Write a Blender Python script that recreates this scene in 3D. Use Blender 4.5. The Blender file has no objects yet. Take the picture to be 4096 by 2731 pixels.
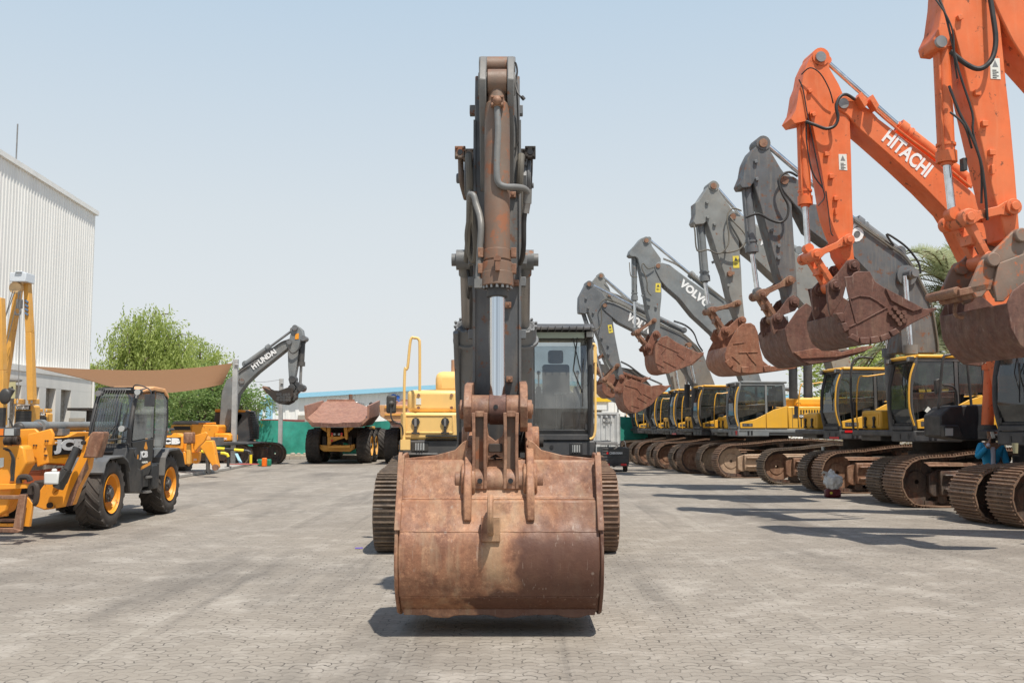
import bpy, bmesh, math, random
from mathutils import Vector, Matrix
R = math.radians
random.seed(7)
sc = bpy.context.scene
COL = sc.collection

# ------------------------------------------------------------------ camera, light
CAMZ = 1.75
FPX = 35.0 / 36.0 * 4096
TH = math.atan(341.3 / FPX)
CT, ST = math.cos(TH), math.sin(TH)
cam_d = bpy.data.cameras.new('camera')
cam_d.lens = 35; cam_d.sensor_width = 36; cam_d.clip_end = 2000; cam_d.clip_start = 0.1
cam = bpy.data.objects.new('camera', cam_d); COL.objects.link(cam)
cam.location = (0, 0, CAMZ); cam.rotation_euler = (R(90) + TH, 0, 0)
sc.camera = cam

SUN = Vector((0.22, -0.40, 1)).normalized()
w = bpy.data.worlds.new('World'); sc.world = w; w.use_nodes = True
nt = w.node_tree; nt.nodes.clear()
sky = nt.nodes.new('ShaderNodeTexSky'); sky.sky_type = 'NISHITA'; sky.sun_disc = False
sky.sun_elevation = math.asin(SUN.z); sky.sun_rotation = math.atan2(SUN.x, SUN.y)
sky.air_density = 1.0; sky.dust_density = 4.0; sky.ozone_density = 1.0; sky.altitude = 0
hsv = nt.nodes.new('ShaderNodeHueSaturation'); hsv.inputs['Saturation'].default_value = 0.62; hsv.inputs['Value'].default_value = 1.0
bg = nt.nodes.new('ShaderNodeBackground'); bg.inputs['Strength'].default_value = 0.13
wo = nt.nodes.new('ShaderNodeOutputWorld')
tcw = nt.nodes.new('ShaderNodeTexCoord'); sp = nt.nodes.new('ShaderNodeSeparateXYZ'); mrw = nt.nodes.new('ShaderNodeMapRange')
mrw.inputs[1].default_value = -0.02; mrw.inputs[2].default_value = 1.0
rw = nt.nodes.new('ShaderNodeValToRGB')      # dusty haze of the hot sky, pale at the horizon
rw.color_ramp.elements[0].color = (0.79, 0.80, 0.80, 1); rw.color_ramp.elements[1].color = (0.18, 0.27, 0.45, 1); rw.color_ramp.elements[1].position = 1.0
e_ = rw.color_ramp.elements.new(0.22); e_.color = (0.66, 0.72, 0.76, 1)
e_ = rw.color_ramp.elements.new(0.42); e_.color = (0.49, 0.62, 0.745, 1)
e_ = rw.color_ramp.elements.new(0.62); e_.color = (0.28, 0.40, 0.58, 1)
vm = nt.nodes.new('ShaderNodeVectorMath'); vm.operation = 'SCALE'; vm.inputs['Scale'].default_value = 1 / 0.13
mxw = nt.nodes.new('ShaderNodeMixRGB'); mxw.inputs[0].default_value = 0.88
nt.links.new(tcw.outputs['Generated'], sp.inputs[0]); nt.links.new(sp.outputs['Z'], mrw.inputs[0]); nt.links.new(mrw.outputs[0], rw.inputs[0]); nt.links.new(rw.outputs[0], vm.inputs[0])
nt.links.new(sky.outputs[0], hsv.inputs['Color']); nt.links.new(hsv.outputs[0], mxw.inputs[1]); nt.links.new(vm.outputs[0], mxw.inputs[2]); nt.links.new(mxw.outputs[0], bg.inputs[0]); nt.links.new(bg.outputs[0], wo.inputs[0])
sd = bpy.data.lights.new('sun', 'SUN'); sd.energy = 4.9; sd.angle = R(0.7); sd.color = (1, 0.94, 0.85)
so = bpy.data.objects.new('sun', sd); COL.objects.link(so)
so.rotation_euler = SUN.to_track_quat('Z', 'Y').to_euler()
sc.view_settings.view_transform = 'Standard'; sc.view_settings.look = 'None'
sc.view_settings.gamma = 1; sc.view_settings.exposure = 0.14
sc.view_settings.use_curve_mapping = False
sc.cycles.max_bounces = 6; sc.cycles.transparent_max_bounces = 24

# ------------------------------------------------------------------ photo geometry helpers
CAM = Vector((0, 0, CAMZ))
def ray(px, py):
    return Vector((px - 2048, FPX * CT - (1365.5 - py) * ST, (1365.5 - py) * CT + FPX * ST))
def W(px, py, Y):
    d = ray(px, py); return CAM + d * (Y / d.y)
def GR(px, py):
    d = ray(px, py); p = CAM + d * (-CAMZ / d.z); return p
def crop(x0, y0, s):
    return lambda pts: [(x0 + x / s, y0 + y / s) for x, y in pts]
P1 = crop(2300, 1050, 2.4117); P2 = crop(2700, 700, 1.845); P3 = crop(2900, 500, 1.5683)
P4 = crop(3100, 800, 2.24); P5 = crop(3100, 0, 1.5683); P6 = crop(3600, 0, 1.0444)
PQ = crop(2250, 900, 1.4933); PS = crop(600, 1200, 2.0909); PJ = crop(0, 1450, 2.24)
PU = crop(640, 1550, 4.4804); PV = crop(1100, 1500, 3.92); PZ = crop(0, 0, 2352 / 4096.0)
class Frame:
    def __init__(s, x, y, a):
        s.M = Matrix.Translation((x, y, 0)) @ Matrix.Rotation(a, 4, 'Z'); s.I = s.M.inverted(); s.x = x; s.y = y; s.a = a
    def T(s, p, v):
        o = s.I @ CAM; d = s.I.to_3x3() @ ray(*p); t = (v - o.y) / d.y
        q = o + d * t; return (q.x, q.z)
    def TT(s, pts, v): return [s.T(p, v) for p in pts]

# ------------------------------------------------------------------ mesh builder
class MB:
    def __init__(s): s.v = []; s.f = []; s.c = []
    def add(s, vs, fs):
        n = len(s.v); s.c.append((n, len(vs), len(s.f), len(fs))); s.v += [tuple(p) for p in vs]; s.f += [tuple(i + n for i in f) for f in fs]; return s
    def b(s, x0, x1, y0, y1, z0, z1):
        return s.add([(x0,y0,z0),(x1,y0,z0),(x1,y1,z0),(x0,y1,z0),(x0,y0,z1),(x1,y0,z1),(x1,y1,z1),(x0,y1,z1)],
              [(0,3,2,1),(4,5,6,7),(0,1,5,4),(1,2,6,5),(2,3,7,6),(3,0,4,7)])
    def ob(s, c, ax, ay, az):
        c = Vector(c); ax = Vector(ax); ay = Vector(ay); az = Vector(az); vs = []
        for k in (-1, 1):
            for i, j in ((-1,-1),(1,-1),(1,1),(-1,1)): vs.append(c + ax*i + ay*j + az*k)
        return s.add(vs, [(0,3,2,1),(4,5,6,7),(0,1,5,4),(1,2,6,5),(2,3,7,6),(3,0,4,7)])
    def bar(s, p0, p1, wd, ht, up=(0,0,1)):
        p0 = Vector(p0); p1 = Vector(p1); d = p1 - p0; u = Vector(up)
        sdv = d.cross(u)
        if sdv.length < 1e-6: sdv = d.cross(Vector((1,0,0)))
        sdv.normalize(); u = sdv.cross(d).normalized()
        return s.ob((p0 + p1) / 2, d / 2, sdv * wd / 2, u * ht / 2)
    def prism(s, pts, a, b, ax='y'):
        n = len(pts)
        g = {'y': lambda p, t: (p[0], t, p[1]), 'x': lambda p, t: (t, p[0], p[1]), 'z': lambda p, t: (p[0], p[1], t)}[ax]
        vs = [g(p, a) for p in pts] + [g(p, b) for p in pts]
        return s.add(vs, [tuple(range(n)), tuple(range(2*n-1, n-1, -1))] + [(i, (i+1) % n, n + (i+1) % n, n + i) for i in range(n)])
    def cyl(s, p0, p1, r, r2=None, n=14, caps=True):
        p0 = Vector(p0); p1 = Vector(p1); r2 = r if r2 is None else r2
        d = (p1 - p0).normalized(); e = d.orthogonal().normalized(); g = d.cross(e)
        vs = []
        for p, q in ((p0, r), (p1, r2)):
            for i in range(n):
                t = 2*math.pi*i/n; vs.append(p + (e*math.cos(t) + g*math.sin(t)) * q)
        fs = [(i, (i+1) % n, n + (i+1) % n, n + i) for i in range(n)]
        if caps: fs += [tuple(range(n-1, -1, -1)), tuple(range(n, 2*n))]
        return s.add(vs, fs)
    def tube(s, pts, r, n=7, smooth=True):
        pts = [Vector(p) for p in pts]
        if smooth and len(pts) > 2: pts = spline(pts, 4)
        prev = None; vs = []; m = len(pts)
        for k, p in enumerate(pts):
            d = (pts[min(k+1, m-1)] - pts[max(k-1, 0)]).normalized()
            if prev is None: e = d.orthogonal().normalized()
            else:
                e = prev - d * prev.dot(d)
                e = e.normalized() if e.length > 1e-5 else d.orthogonal().normalized()
            prev = e; g = d.cross(e)
            for i in range(n):
                t = 2*math.pi*i/n; vs.append(p + (e*math.cos(t) + g*math.sin(t)) * r)
        fs = [(k*n+i, k*n+(i+1) % n, (k+1)*n+(i+1) % n, (k+1)*n+i) for k in range(m-1) for i in range(n)]
        fs += [tuple(range(n-1, -1, -1)), tuple(range((m-1)*n, m*n))]
        return s.add(vs, fs)
    def ball(s, c, rx, ry=None, rz=None, n=10, m=7):
        ry = ry or rx; rz = rz or rx; vs = []
        for j in range(m+1):
            t = math.pi*j/m
            for i in range(n):
                f = 2*math.pi*i/n; vs.append((c[0]+rx*math.sin(t)*math.cos(f), c[1]+ry*math.sin(t)*math.sin(f), c[2]+rz*math.cos(t)))
        return s.add(vs, [(j*n+i, j*n+(i+1) % n, (j+1)*n+(i+1) % n, (j+1)*n+i) for j in range(m) for i in range(n)])
    def quad(s, a, b, c, d): return s.add([a, b, c, d], [(0, 1, 2, 3)])
    def lathe(s, prof, c, axis='x', n=28):
        vs = []; m = len(prof)
        for (h, r) in prof:
            for i in range(n):
                t = 2*math.pi*i/n; a, b = r*math.cos(t), r*math.sin(t)
                vs.append({'x': (c[0]+h, c[1]+a, c[2]+b), 'y': (c[0]+a, c[1]+h, c[2]+b), 'z': (c[0]+a, c[1]+b, c[2]+h)}[axis])
        return s.add(vs, [(k*n+i, k*n+(i+1) % n, (k+1)*n+(i+1) % n, (k+1)*n+i) for k in range(m-1) for i in range(n)])
def spline(P, k):
    out = []; n = len(P)
    for i in range(n-1):
        a = P[max(i-1, 0)]; b = P[i]; c = P[i+1]; d = P[min(i+2, n-1)]
        for j in range(k):
            t = j / k
            out.append(0.5*((2*b)+(c-a)*t+(2*a-5*b+4*c-d)*t*t+(3*b-a-3*c+d)*t**3))
    out.append(P[-1]); return out
def worldmat(o):
    M = Matrix.Identity(4)
    while o is not None:
        M = o.matrix_basis @ M; o = o.parent
    return M
def pieces(mb):
    bx = []
    for a, n, f, k in mb.c:
        P = mb.v[a:a+n]; lo = [min(p[i] for p in P) for i in range(3)]; hi = [max(p[i] for p in P) for i in range(3)]; bx.append((lo, hi, max(hi[i]-lo[i] for i in range(3))))
    n = len(bx); g = list(range(n))
    def fd(i):
        while g[i] != i: i = g[i]
        return i
    for i in range(n):
        for j in range(i):
            if fd(i) == fd(j): continue
            d = math.sqrt(sum(max(0, bx[i][0][k]-bx[j][1][k], bx[j][0][k]-bx[i][1][k])**2 for k in range(3)))
            if d <= max(0.02, 0.5*max(bx[i][2], bx[j][2])): g[fd(i)] = fd(j)
    out = {}
    for i in range(n): out.setdefault(fd(i), []).append(i)
    return list(out.values())
def obj(name, mb, m, par=None, world=False, bev=0, fix=True, smooth=True, seg=2, nosplit=False):
    if par is not None and not nosplit and 1 < len(mb.c) <= 120:
        gs = pieces(mb)
        if 1 < len(gs) <= 40:
            res = None
            for g in gs:
                q = MB()
                for i in g:
                    a, n, f, k = mb.c[i]; q.add(mb.v[a:a+n], [tuple(x-a for x in ff) for ff in mb.f[f:f+k]])
                o = obj(name, q, m, par, world, bev, fix, smooth, seg, True); res = res or o
            return res
    me = bpy.data.meshes.new(name); vs = mb.v
    if world and par is not None:
        I = worldmat(par).inverted(); vs = [I @ Vector(p) for p in vs]
    me.from_pydata([tuple(p) for p in vs], [], mb.f)
    if fix:
        bm = bmesh.new(); bm.from_mesh(me)
        bmesh.ops.remove_doubles(bm, verts=bm.verts, dist=1e-5)
        bmesh.ops.recalc_face_normals(bm, faces=bm.faces)
        if smooth:
            for f in bm.faces: f.smooth = True
            for e in bm.edges:
                if len(e.link_faces) == 2:
                    if e.calc_face_angle(0) > 0.6: e.smooth = False
                else: e.smooth = False
        bm.to_mesh(me); bm.free()
    me.materials.append(m)
    o = bpy.data.objects.new(name, me); COL.objects.link(o)
    if par is not None: o.parent = par
    if bev:
        md = o.modifiers.new('bevel', 'BEVEL'); md.width = bev; md.segments = seg; md.limit_method = 'ANGLE'; md.angle_limit = R(38)
    return o
def tag(o, label=None, cat=None, group=None, kind=None):
    if label: o['label'] = label
    if cat: o['category'] = cat
    if group: o['group'] = group
    if kind: o['kind'] = kind
    return o
def thing(name, label, cat, loc=(0,0,0), rz=0, group=None):
    o = bpy.data.objects.new(name, None); COL.objects.link(o); o.location = loc; o.rotation_euler = (0, 0, rz)
    o.empty_display_size = 0.3
    o.matrix_basis = Matrix.Translation(loc) @ Matrix.Rotation(rz, 4, 'Z')
    return tag(o, label, cat, group)
def text(s, p0, d, up, width, height, m, par, world=False, name='lettering', bold=0.03, depth=0.004):
    cu = bpy.data.curves.new('t', 'FONT'); cu.body = s; cu.size = 1; cu.offset = bold; cu.extrude = 0.01; cu.resolution_u = 3
    t = bpy.data.objects.new('t', cu); COL.objects.link(t)
    dg = bpy.context.evaluated_depsgraph_get(); me = bpy.data.meshes.new_from_object(t.evaluated_get(dg))
    bpy.data.objects.remove(t)
    xs = [v.co.x for v in me.vertices]; ys = [v.co.y for v in me.vertices]
    x0, x1, y0, y1 = min(xs), max(xs), min(ys), max(ys)
    d = Vector(d).normalized(); up = Vector(up).normalized(); n = d.cross(up); p0 = Vector(p0)
    mb = MB()
    mb.v = [p0 + d*((v.co.x-x0)/(x1-x0)*width) + up*((v.co.y-y0)/(y1-y0)*height) + n*(v.co.z/0.01*depth) for v in me.vertices]
    mb.f = [tuple(p.vertices) for p in me.polygons]
    bpy.data.meshes.remove(me)
    return obj(name, mb, m, par, world, fix=False)

# ------------------------------------------------------------------ materials
def newmat(name):
    m = bpy.data.materials.new(name); m.use_nodes = True; n = m.node_tree; n.nodes.clear()
    o = n.nodes.new('ShaderNodeOutputMaterial'); b = n.nodes.new('ShaderNodeBsdfPrincipled')
    n.links.new(b.outputs[0], o.inputs[0]); return m, n, b
def node(n, t, **k):
    x = n.nodes.new('ShaderNode' + t)
    for a, v in k.items(): setattr(x, a, v)
    return x
def noise(n, co, scale, detail=6, rough=0.6, lo=0.3, hi=0.7, a=0.0, b=1.0):
    t = node(n, 'TexNoise'); t.inputs['Scale'].default_value = scale; t.inputs['Detail'].default_value = detail; t.inputs['Roughness'].default_value = rough
    n.links.new(co, t.inputs['Vector'])
    r = node(n, 'MapRange'); r.clamp = True
    for i, v in enumerate((lo, hi, a, b)): r.inputs[i+1].default_value = v
    n.links.new(t.outputs['Fac'], r.inputs[0]); return r.outputs[0]
def mixc(n, f, a, b, mode='MIX'):
    x = node(n, 'MixRGB', blend_type=mode)
    for i, v in ((0, f), (1, a), (2, b)):
        if hasattr(v, 'is_linked') or hasattr(v, 'links'): n.links.new(v, x.inputs[i])
        else: x.inputs[i].default_value = v if i == 0 else (*v, 1)
    return x.outputs[0]
def stretched(n, sx, sy, sz):
    tc = node(n, 'TexCoord'); mp = node(n, 'Mapping'); mp.inputs['Scale'].default_value = (sx, sy, sz)
    n.links.new(tc.outputs['Object'], mp.inputs[0]); return mp.outputs[0]
def paint(name, col, rough=0.45, metal=0.0, dirt=0.35, dirtcol=(0.34,0.28,0.21), chip=0.0, chipcol=(0.2,0.075,0.035), var=0.25, bump=0.15, sc_=1.0, streak=0.0):
    m, n, b = newmat(name)
    tc = node(n, 'TexCoord'); co = tc.outputs['Object']
    c = mixc(n, noise(n, co, 2.3*sc_, 8), tuple(x*(1-var) for x in col), tuple(min(1, x*(1+var*0.5)) for x in col))
    if dirt > 0:
        c = mixc(n, noise(n, co, 1.1*sc_, 10, 0.7, 0.42, 0.75, 0, dirt), c, dirtcol)
    if streak > 0:
        c = mixc(n, noise(n, stretched(n, 9, 9, 0.9), 1.6*sc_, 5, 0.6, 0.5, 0.8, 0, streak), c, dirtcol)
    if chip > 0:
        c = mixc(n, noise(n, co, 5*sc_, 12, 0.72, 0.64-chip*0.25, 0.68-chip*0.22), c, chipcol)
    n.links.new(c, b.inputs['Base Color'])
    n.links.new(noise(n, co, 5, 8, 0.6, 0.3, 0.7, rough-0.1, min(1, rough+0.25)), b.inputs['Roughness'])
    b.inputs['Metallic'].default_value = metal
    if bump:
        bp = node(n, 'Bump'); bp.inputs['Strength'].default_value = bump; bp.inputs['Distance'].default_value = 0.01
        t = node(n, 'TexNoise'); t.inputs['Scale'].default_value = 30; t.inputs['Detail'].default_value = 6
        n.links.new(co, t.inputs['Vector']); n.links.new(t.outputs['Fac'], bp.inputs['Height']); n.links.new(bp.outputs[0], b.inputs['Normal'])
    return m
def flat(name, col, rough=0.6, metal=0.0, spec=None):
    m, n, b = newmat(name); b.inputs['Base Color'].default_value = (*col, 1); b.inputs['Roughness'].default_value = rough; b.inputs['Metallic'].default_value = metal
    return m
def glass(name, tint=(0.45,0.52,0.5), refl=0.38, sheen=0.16):
    m = bpy.data.materials.new(name); m.use_nodes = True; n = m.node_tree; n.nodes.clear()
    o = node(n, 'OutputMaterial'); tr = node(n, 'BsdfTransparent'); tr.inputs[0].default_value = (*tint, 1)
    gl = node(n, 'BsdfGlossy'); gl.inputs['Roughness'].default_value = 0.03; gl.inputs[0].default_value = (0.9, 0.95, 1, 1)
    df = node(n, 'BsdfDiffuse'); df.inputs[0].default_value = (0.5, 0.5, 0.47, 1)  # reflected sky put into the glass as a pale diffuse colour
    lw = node(n, 'LayerWeight'); lw.inputs[0].default_value = refl
    tc = node(n, 'TexCoord')
    m1 = node(n, 'MixShader'); m2 = node(n, 'MixShader')
    n.links.new(lw.outputs['Fresnel'], m1.inputs[0]); n.links.new(tr.outputs[0], m1.inputs[1]); n.links.new(gl.outputs[0], m1.inputs[2])
    n.links.new(noise(n, tc.outputs['Object'], 2.5, 6, 0.6, 0.4, 0.9, sheen*0.3, sheen), m2.inputs[0]); n.links.new(m1.outputs[0], m2.inputs[1]); n.links.new(df.outputs[0], m2.inputs[2])
    n.links.new(m2.outputs[0], o.inputs[0]); return m
M = {}
M['grey'] = paint('charcoal_paint', (0.15,0.16,0.17), 0.45, dirt=0.32, chip=0.16)
M['grey2'] = paint('worn_grey_paint', (0.23,0.235,0.225), 0.5, dirt=0.4, chip=0.2)
M['grey3'] = paint('dusty_grey_paint', (0.19,0.205,0.21), 0.5, dirt=0.3, chip=0.12)
M['greyrust'] = paint('rusty_grey_paint', (0.105,0.112,0.12), 0.5, dirt=0.28, chip=0.32, chipcol=(0.17,0.08,0.045), streak=0.35)
M['greytop'] = paint('light_grey_paint', (0.16,0.165,0.165), 0.45, dirt=0.4, chip=0.22, chipcol=(0.22,0.10,0.05))
M['cylrust'] = paint('rust_flaked_cylinder', (0.165,0.125,0.095), 0.5, dirt=0.85, dirtcol=(0.25,0.115,0.06), chip=0.40, chipcol=(0.27,0.105,0.05), streak=0.5)
M['black'] = paint('black_plastic', (0.022,0.023,0.025), 0.5, dirt=0.2, chip=0)
M['dark'] = paint('dark_grey_frame', (0.05,0.052,0.056), 0.5, dirt=0.25)
M['rubber'] = paint('hose_rubber', (0.018,0.018,0.019), 0.5, dirt=0.15, bump=0)
M['hosedust'] = paint('dusty_hose', (0.13,0.12,0.10), 0.6, dirt=0.4, bump=0)
M['yellow'] = paint('yellow_paint', (0.80,0.42,0.035), 0.35, dirt=0.22, dirtcol=(0.50,0.33,0.12), var=0.08, bump=0.03, streak=0.25)
M['paleyel'] = paint('sunbleached_yellow', (0.90,0.58,0.20), 0.4, dirt=0.2, dirtcol=(0.62,0.42,0.2), var=0.06, bump=0.03, streak=0.2)
M['orange'] = paint('orange_paint', (0.74,0.155,0.042), 0.42, dirt=0.35, dirtcol=(0.74,0.28,0.13), chip=0.16, chipcol=(0.22,0.07,0.03), var=0.16, bump=0.08, streak=0.35)
M['orangelow'] = paint('worn_orange_paint', (0.70,0.16,0.05), 0.5, dirt=0.3, chip=0.3, var=0.1)
M['jcb'] = paint('amber_paint', (0.86,0.33,0.018), 0.38, dirt=0.12, chip=0.14, chipcol=(0.25,0.10,0.03), var=0.06, bump=0.05)
M['cat'] = paint('ochre_paint', (0.72,0.36,0.06), 0.45, dirt=0.2, chip=0.1, var=0.1)
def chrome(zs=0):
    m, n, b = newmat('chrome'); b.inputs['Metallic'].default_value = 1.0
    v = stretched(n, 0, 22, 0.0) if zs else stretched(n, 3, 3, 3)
    c = mixc(n, noise(n, v, 1.6, 4, 0.6, 0.40, 0.60), (0.78,0.79,0.80), (0.52,0.52,0.53) if zs else (0.6,0.6,0.6))  # with zs, bands of reflected light and dark are painted along the rod
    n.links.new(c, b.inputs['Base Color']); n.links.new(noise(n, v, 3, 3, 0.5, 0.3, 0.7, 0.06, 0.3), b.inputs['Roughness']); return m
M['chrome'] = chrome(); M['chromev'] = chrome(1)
M['steel'] = paint('worn_steel', (0.32,0.31,0.30), 0.35, 0.7, dirt=0.3)
M['tyre'] = paint('tyre_rubber', (0.045,0.04,0.036), 0.75, dirt=0.75, dirtcol=(0.13,0.105,0.085), bump=0.3)
M['white'] = flat('white_lettering', (0.8,0.8,0.79), 0.5)
M['blackp'] = flat('black_panel', (0.02,0.02,0.022), 0.4)
M['glass'] = glass('cab_glass', (0.62,0.68,0.69), 0.5, 0.42); M['dglass'] = glass('tinted_glass', (0.2,0.26,0.25), 0.35)
M['lamp'] = flat('lamp_lens', (0.42,0.43,0.42), 0.12)
M['amber'] = flat('amber_lens', (0.8,0.2,0.02), 0.3)
M['red'] = flat('red_reflector', (0.6,0.015,0.02), 0.35)
M['seat'] = flat('seat_fabric', (0.06,0.065,0.075), 0.9)
M['label'] = flat('yellow_decal', (0.75,0.6,0.08), 0.5)
M['wlabel'] = flat('white_decal', (0.72,0.72,0.66), 0.5)
M['mirror'] = flat('mirror_face', (0.35,0.4,0.42), 0.05, 1.0)
def rustmat(name, c1, c2, c3, dust=0.3, stain=False, vs=1.0):
    m, n, b = newmat(name); tc = node(n, 'TexCoord'); co = tc.outputs['Object']
    c = mixc(n, noise(n, co, 1.6*vs, 12, 0.65, 0.35, 0.65), c1, c2)
    c = mixc(n, noise(n, co, 4.0*vs, 12, 0.7, 0.48, 0.66, 0, 0.9), c, c3)
    c = mixc(n, noise(n, co, 9*vs, 14, 0.8, 0.46, 0.60, 0, 0.55), c, tuple(x*0.52 for x in c1))
    c = mixc(n, noise(n, co, 13*vs, 14, 0.8, 0.52, 0.64, 0, 0.5), c, tuple(min(1, x*1.45) for x in c2))
    c = mixc(n, noise(n, co, 45, 6, 0.75, 0.56, 0.66, 0, 0.5), c, tuple(x*0.35 for x in c1))
    c = mixc(n, noise(n, stretched(n, 7, 7, 0.7), 1.3, 8, 0.6, 0.5, 0.75, 0, dust), c, (0.42,0.30,0.19))
    if stain:
        sep = node(n, 'SeparateXYZ'); n.links.new(co, sep.inputs[0])
        def mr(s, lo, hi):
            r = node(n, 'MapRange'); r.clamp = True; r.inputs[1].default_value = lo; r.inputs[2].default_value = hi; n.links.new(s, r.inputs[0]); return r.outputs[0]
        def mt(op, a, b_):
            x = node(n, 'Math', operation=op)
            for i, v in enumerate((a, b_)):
                if isinstance(v, (int, float)): x.inputs[i].default_value = v
                else: n.links.new(v, x.inputs[i])
            return x.outputs[0]
        nz = node(n, 'TexNoise'); nz.inputs['Scale'].default_value = 2.6; nz.inputs['Detail'].default_value = 9; n.links.new(co, nz.inputs['Vector'])
        wob = mt('MULTIPLY', mt('SUBTRACT', nz.outputs['Fac'], 0.5), 0.5)
        # bare oiled steel on the machine's left half of the belly, spreading along the bottom edge
        xw = mt('ADD', mt('MULTIPLY', sep.outputs['Y'], -1), wob)       # -v : viewer right
        zz = mt('ADD', sep.outputs['Z'], mt('MULTIPLY', wob, 0.7))
        right = mt('MULTIPLY', mr(xw, -1.27, -1.20), mr(zz, 1.02, 0.80))
        low = mt('MULTIPLY', mr(zz, 0.40, 0.37), mr(xw, -1.62, -1.58))
        right2 = mt('MULTIPLY', mt('MULTIPLY', mr(xw, -1.1, -0.75), mr(zz, 1.7, 0.9)), 0.62)
        st = mt('MAXIMUM', mt('MAXIMUM', right, low), right2)
        c = mixc(n, mt('MULTIPLY', st, 0.88), c, (0.085,0.036,0.024))
        # pale dried run of cement down the middle and chalk spots
        cen = mt('MULTIPLY', mt('MULTIPLY', mr(mt('ABSOLUTE', mt('ADD', xw, 1.40), 0), 0.14, 0.05), mr(zz, 0.42, 0.52)), mr(zz, 1.2, 0.95))
        c = mixc(n, mt('MULTIPLY', cen, 0.38), c, (0.46,0.34,0.20))
        vo = node(n, 'TexVoronoi'); vo.inputs['Scale'].default_value = 9; n.links.new(co, vo.inputs['Vector'])
        c = mixc(n, mt('MULTIPLY', mr(vo.outputs['Distance'], 0.16, 0.05), mt('MULTIPLY', noise(n, co, 1.5, 3, 0.5, 0.52, 0.62), 0.4)), c, (0.42,0.35,0.29))
    for ang, sc2 in ((24, 2.2), (-38, 2.9), (75, 2.5)):      # directional scrapes
        mp = node(n, 'Mapping'); mp.inputs['Rotation'].default_value = (R(ang), R(ang*.7), R(ang)); mp.inputs['Scale'].default_value = (26, 26, 1.5); n.links.new(co, mp.inputs[0])
        c = mixc(n, noise(n, mp.outputs[0], sc2*.5*vs, 5, 0.6, 0.66, 0.70, 0, 0.4), c, (0.40,0.31,0.25))
    n.links.new(c, b.inputs['Base Color'])
    n.links.new(noise(n, co, 6, 8, 0.6, 0.3, 0.7, 0.42, 0.85), b.inputs['Roughness'])
    bp = node(n, 'Bump'); bp.inputs['Strength'].default_value = 0.5; bp.inputs['Distance'].default_value = 0.008
    b2 = node(n, 'Bump'); b2.inputs['Strength'].default_value = 0.5; b2.inputs['Distance'].default_value = 0.03; t2 = node(n, 'TexNoise'); t2.inputs['Scale'].default_value = 3.2; t2.inputs['Detail'].default_value = 3; n.links.new(co, t2.inputs['Vector']); n.links.new(t2.outputs['Fac'], b2.inputs['Height']); n.links.new(b2.outputs[0], bp.inputs['Normal'])
    t = node(n, 'TexNoise'); t.inputs['Scale'].default_value = 14; t.inputs['Detail'].default_value = 10; t.inputs['Roughness'].default_value = 0.7
    n.links.new(co, t.inputs['Vector']); n.links.new(t.outputs['Fac'], bp.inputs['Height']); n.links.new(bp.outputs[0], b.inputs['Normal'])
    return m
M['bucket'] = rustmat('bucket_rust_main', (0.29,0.128,0.07), (0.44,0.235,0.13), (0.15,0.062,0.038), 0.65, True)
M['rust'] = rustmat('linkage_rust', (0.22,0.098,0.055), (0.33,0.18,0.11), (0.11,0.048,0.032), 0.4)
M['rustb'] = rustmat('bucket_rust', (0.21,0.078,0.045), (0.28,0.125,0.078), (0.15,0.06,0.04), 0.3)
M['rustd'] = rustmat('bucket_dark_rust', (0.13,0.058,0.042), (0.17,0.082,0.058), (0.09,0.045,0.035), 0.2)
M['rusto'] = rustmat('bucket_orange_rust', (0.27,0.10,0.05), (0.32,0.15,0.09), (0.19,0.075,0.045), 0.3)
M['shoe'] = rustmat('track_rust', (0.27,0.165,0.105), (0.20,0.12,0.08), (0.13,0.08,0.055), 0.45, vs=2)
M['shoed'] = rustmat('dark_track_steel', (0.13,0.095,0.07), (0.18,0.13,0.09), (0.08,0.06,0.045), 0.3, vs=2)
M['frame'] = rustmat('track_frame_mud', (0.24,0.12,0.07), (0.32,0.19,0.12), (0.17,0.08,0.05), 0.4)
M['frames'] = rustmat('track_frame_sand', (0.42,0.30,0.20), (0.36,0.24,0.16), (0.28,0.17,0.11), 0.4)
M['framed'] = rustmat('track_frame_dark', (0.06,0.045,0.04), (0.11,0.08,0.06), (0.17,0.07,0.04), 0.2)
M['tub'] = rustmat('dump_body_rust', (0.30,0.145,0.10), (0.36,0.19,0.13), (0.26,0.12,0.085), 0.3, vs=0.5)
M['under'] = paint('greasy_undercarriage', (0.03,0.026,0.023), 0.7, dirt=0.4, dirtcol=(0.12,0.07,0.045))
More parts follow.
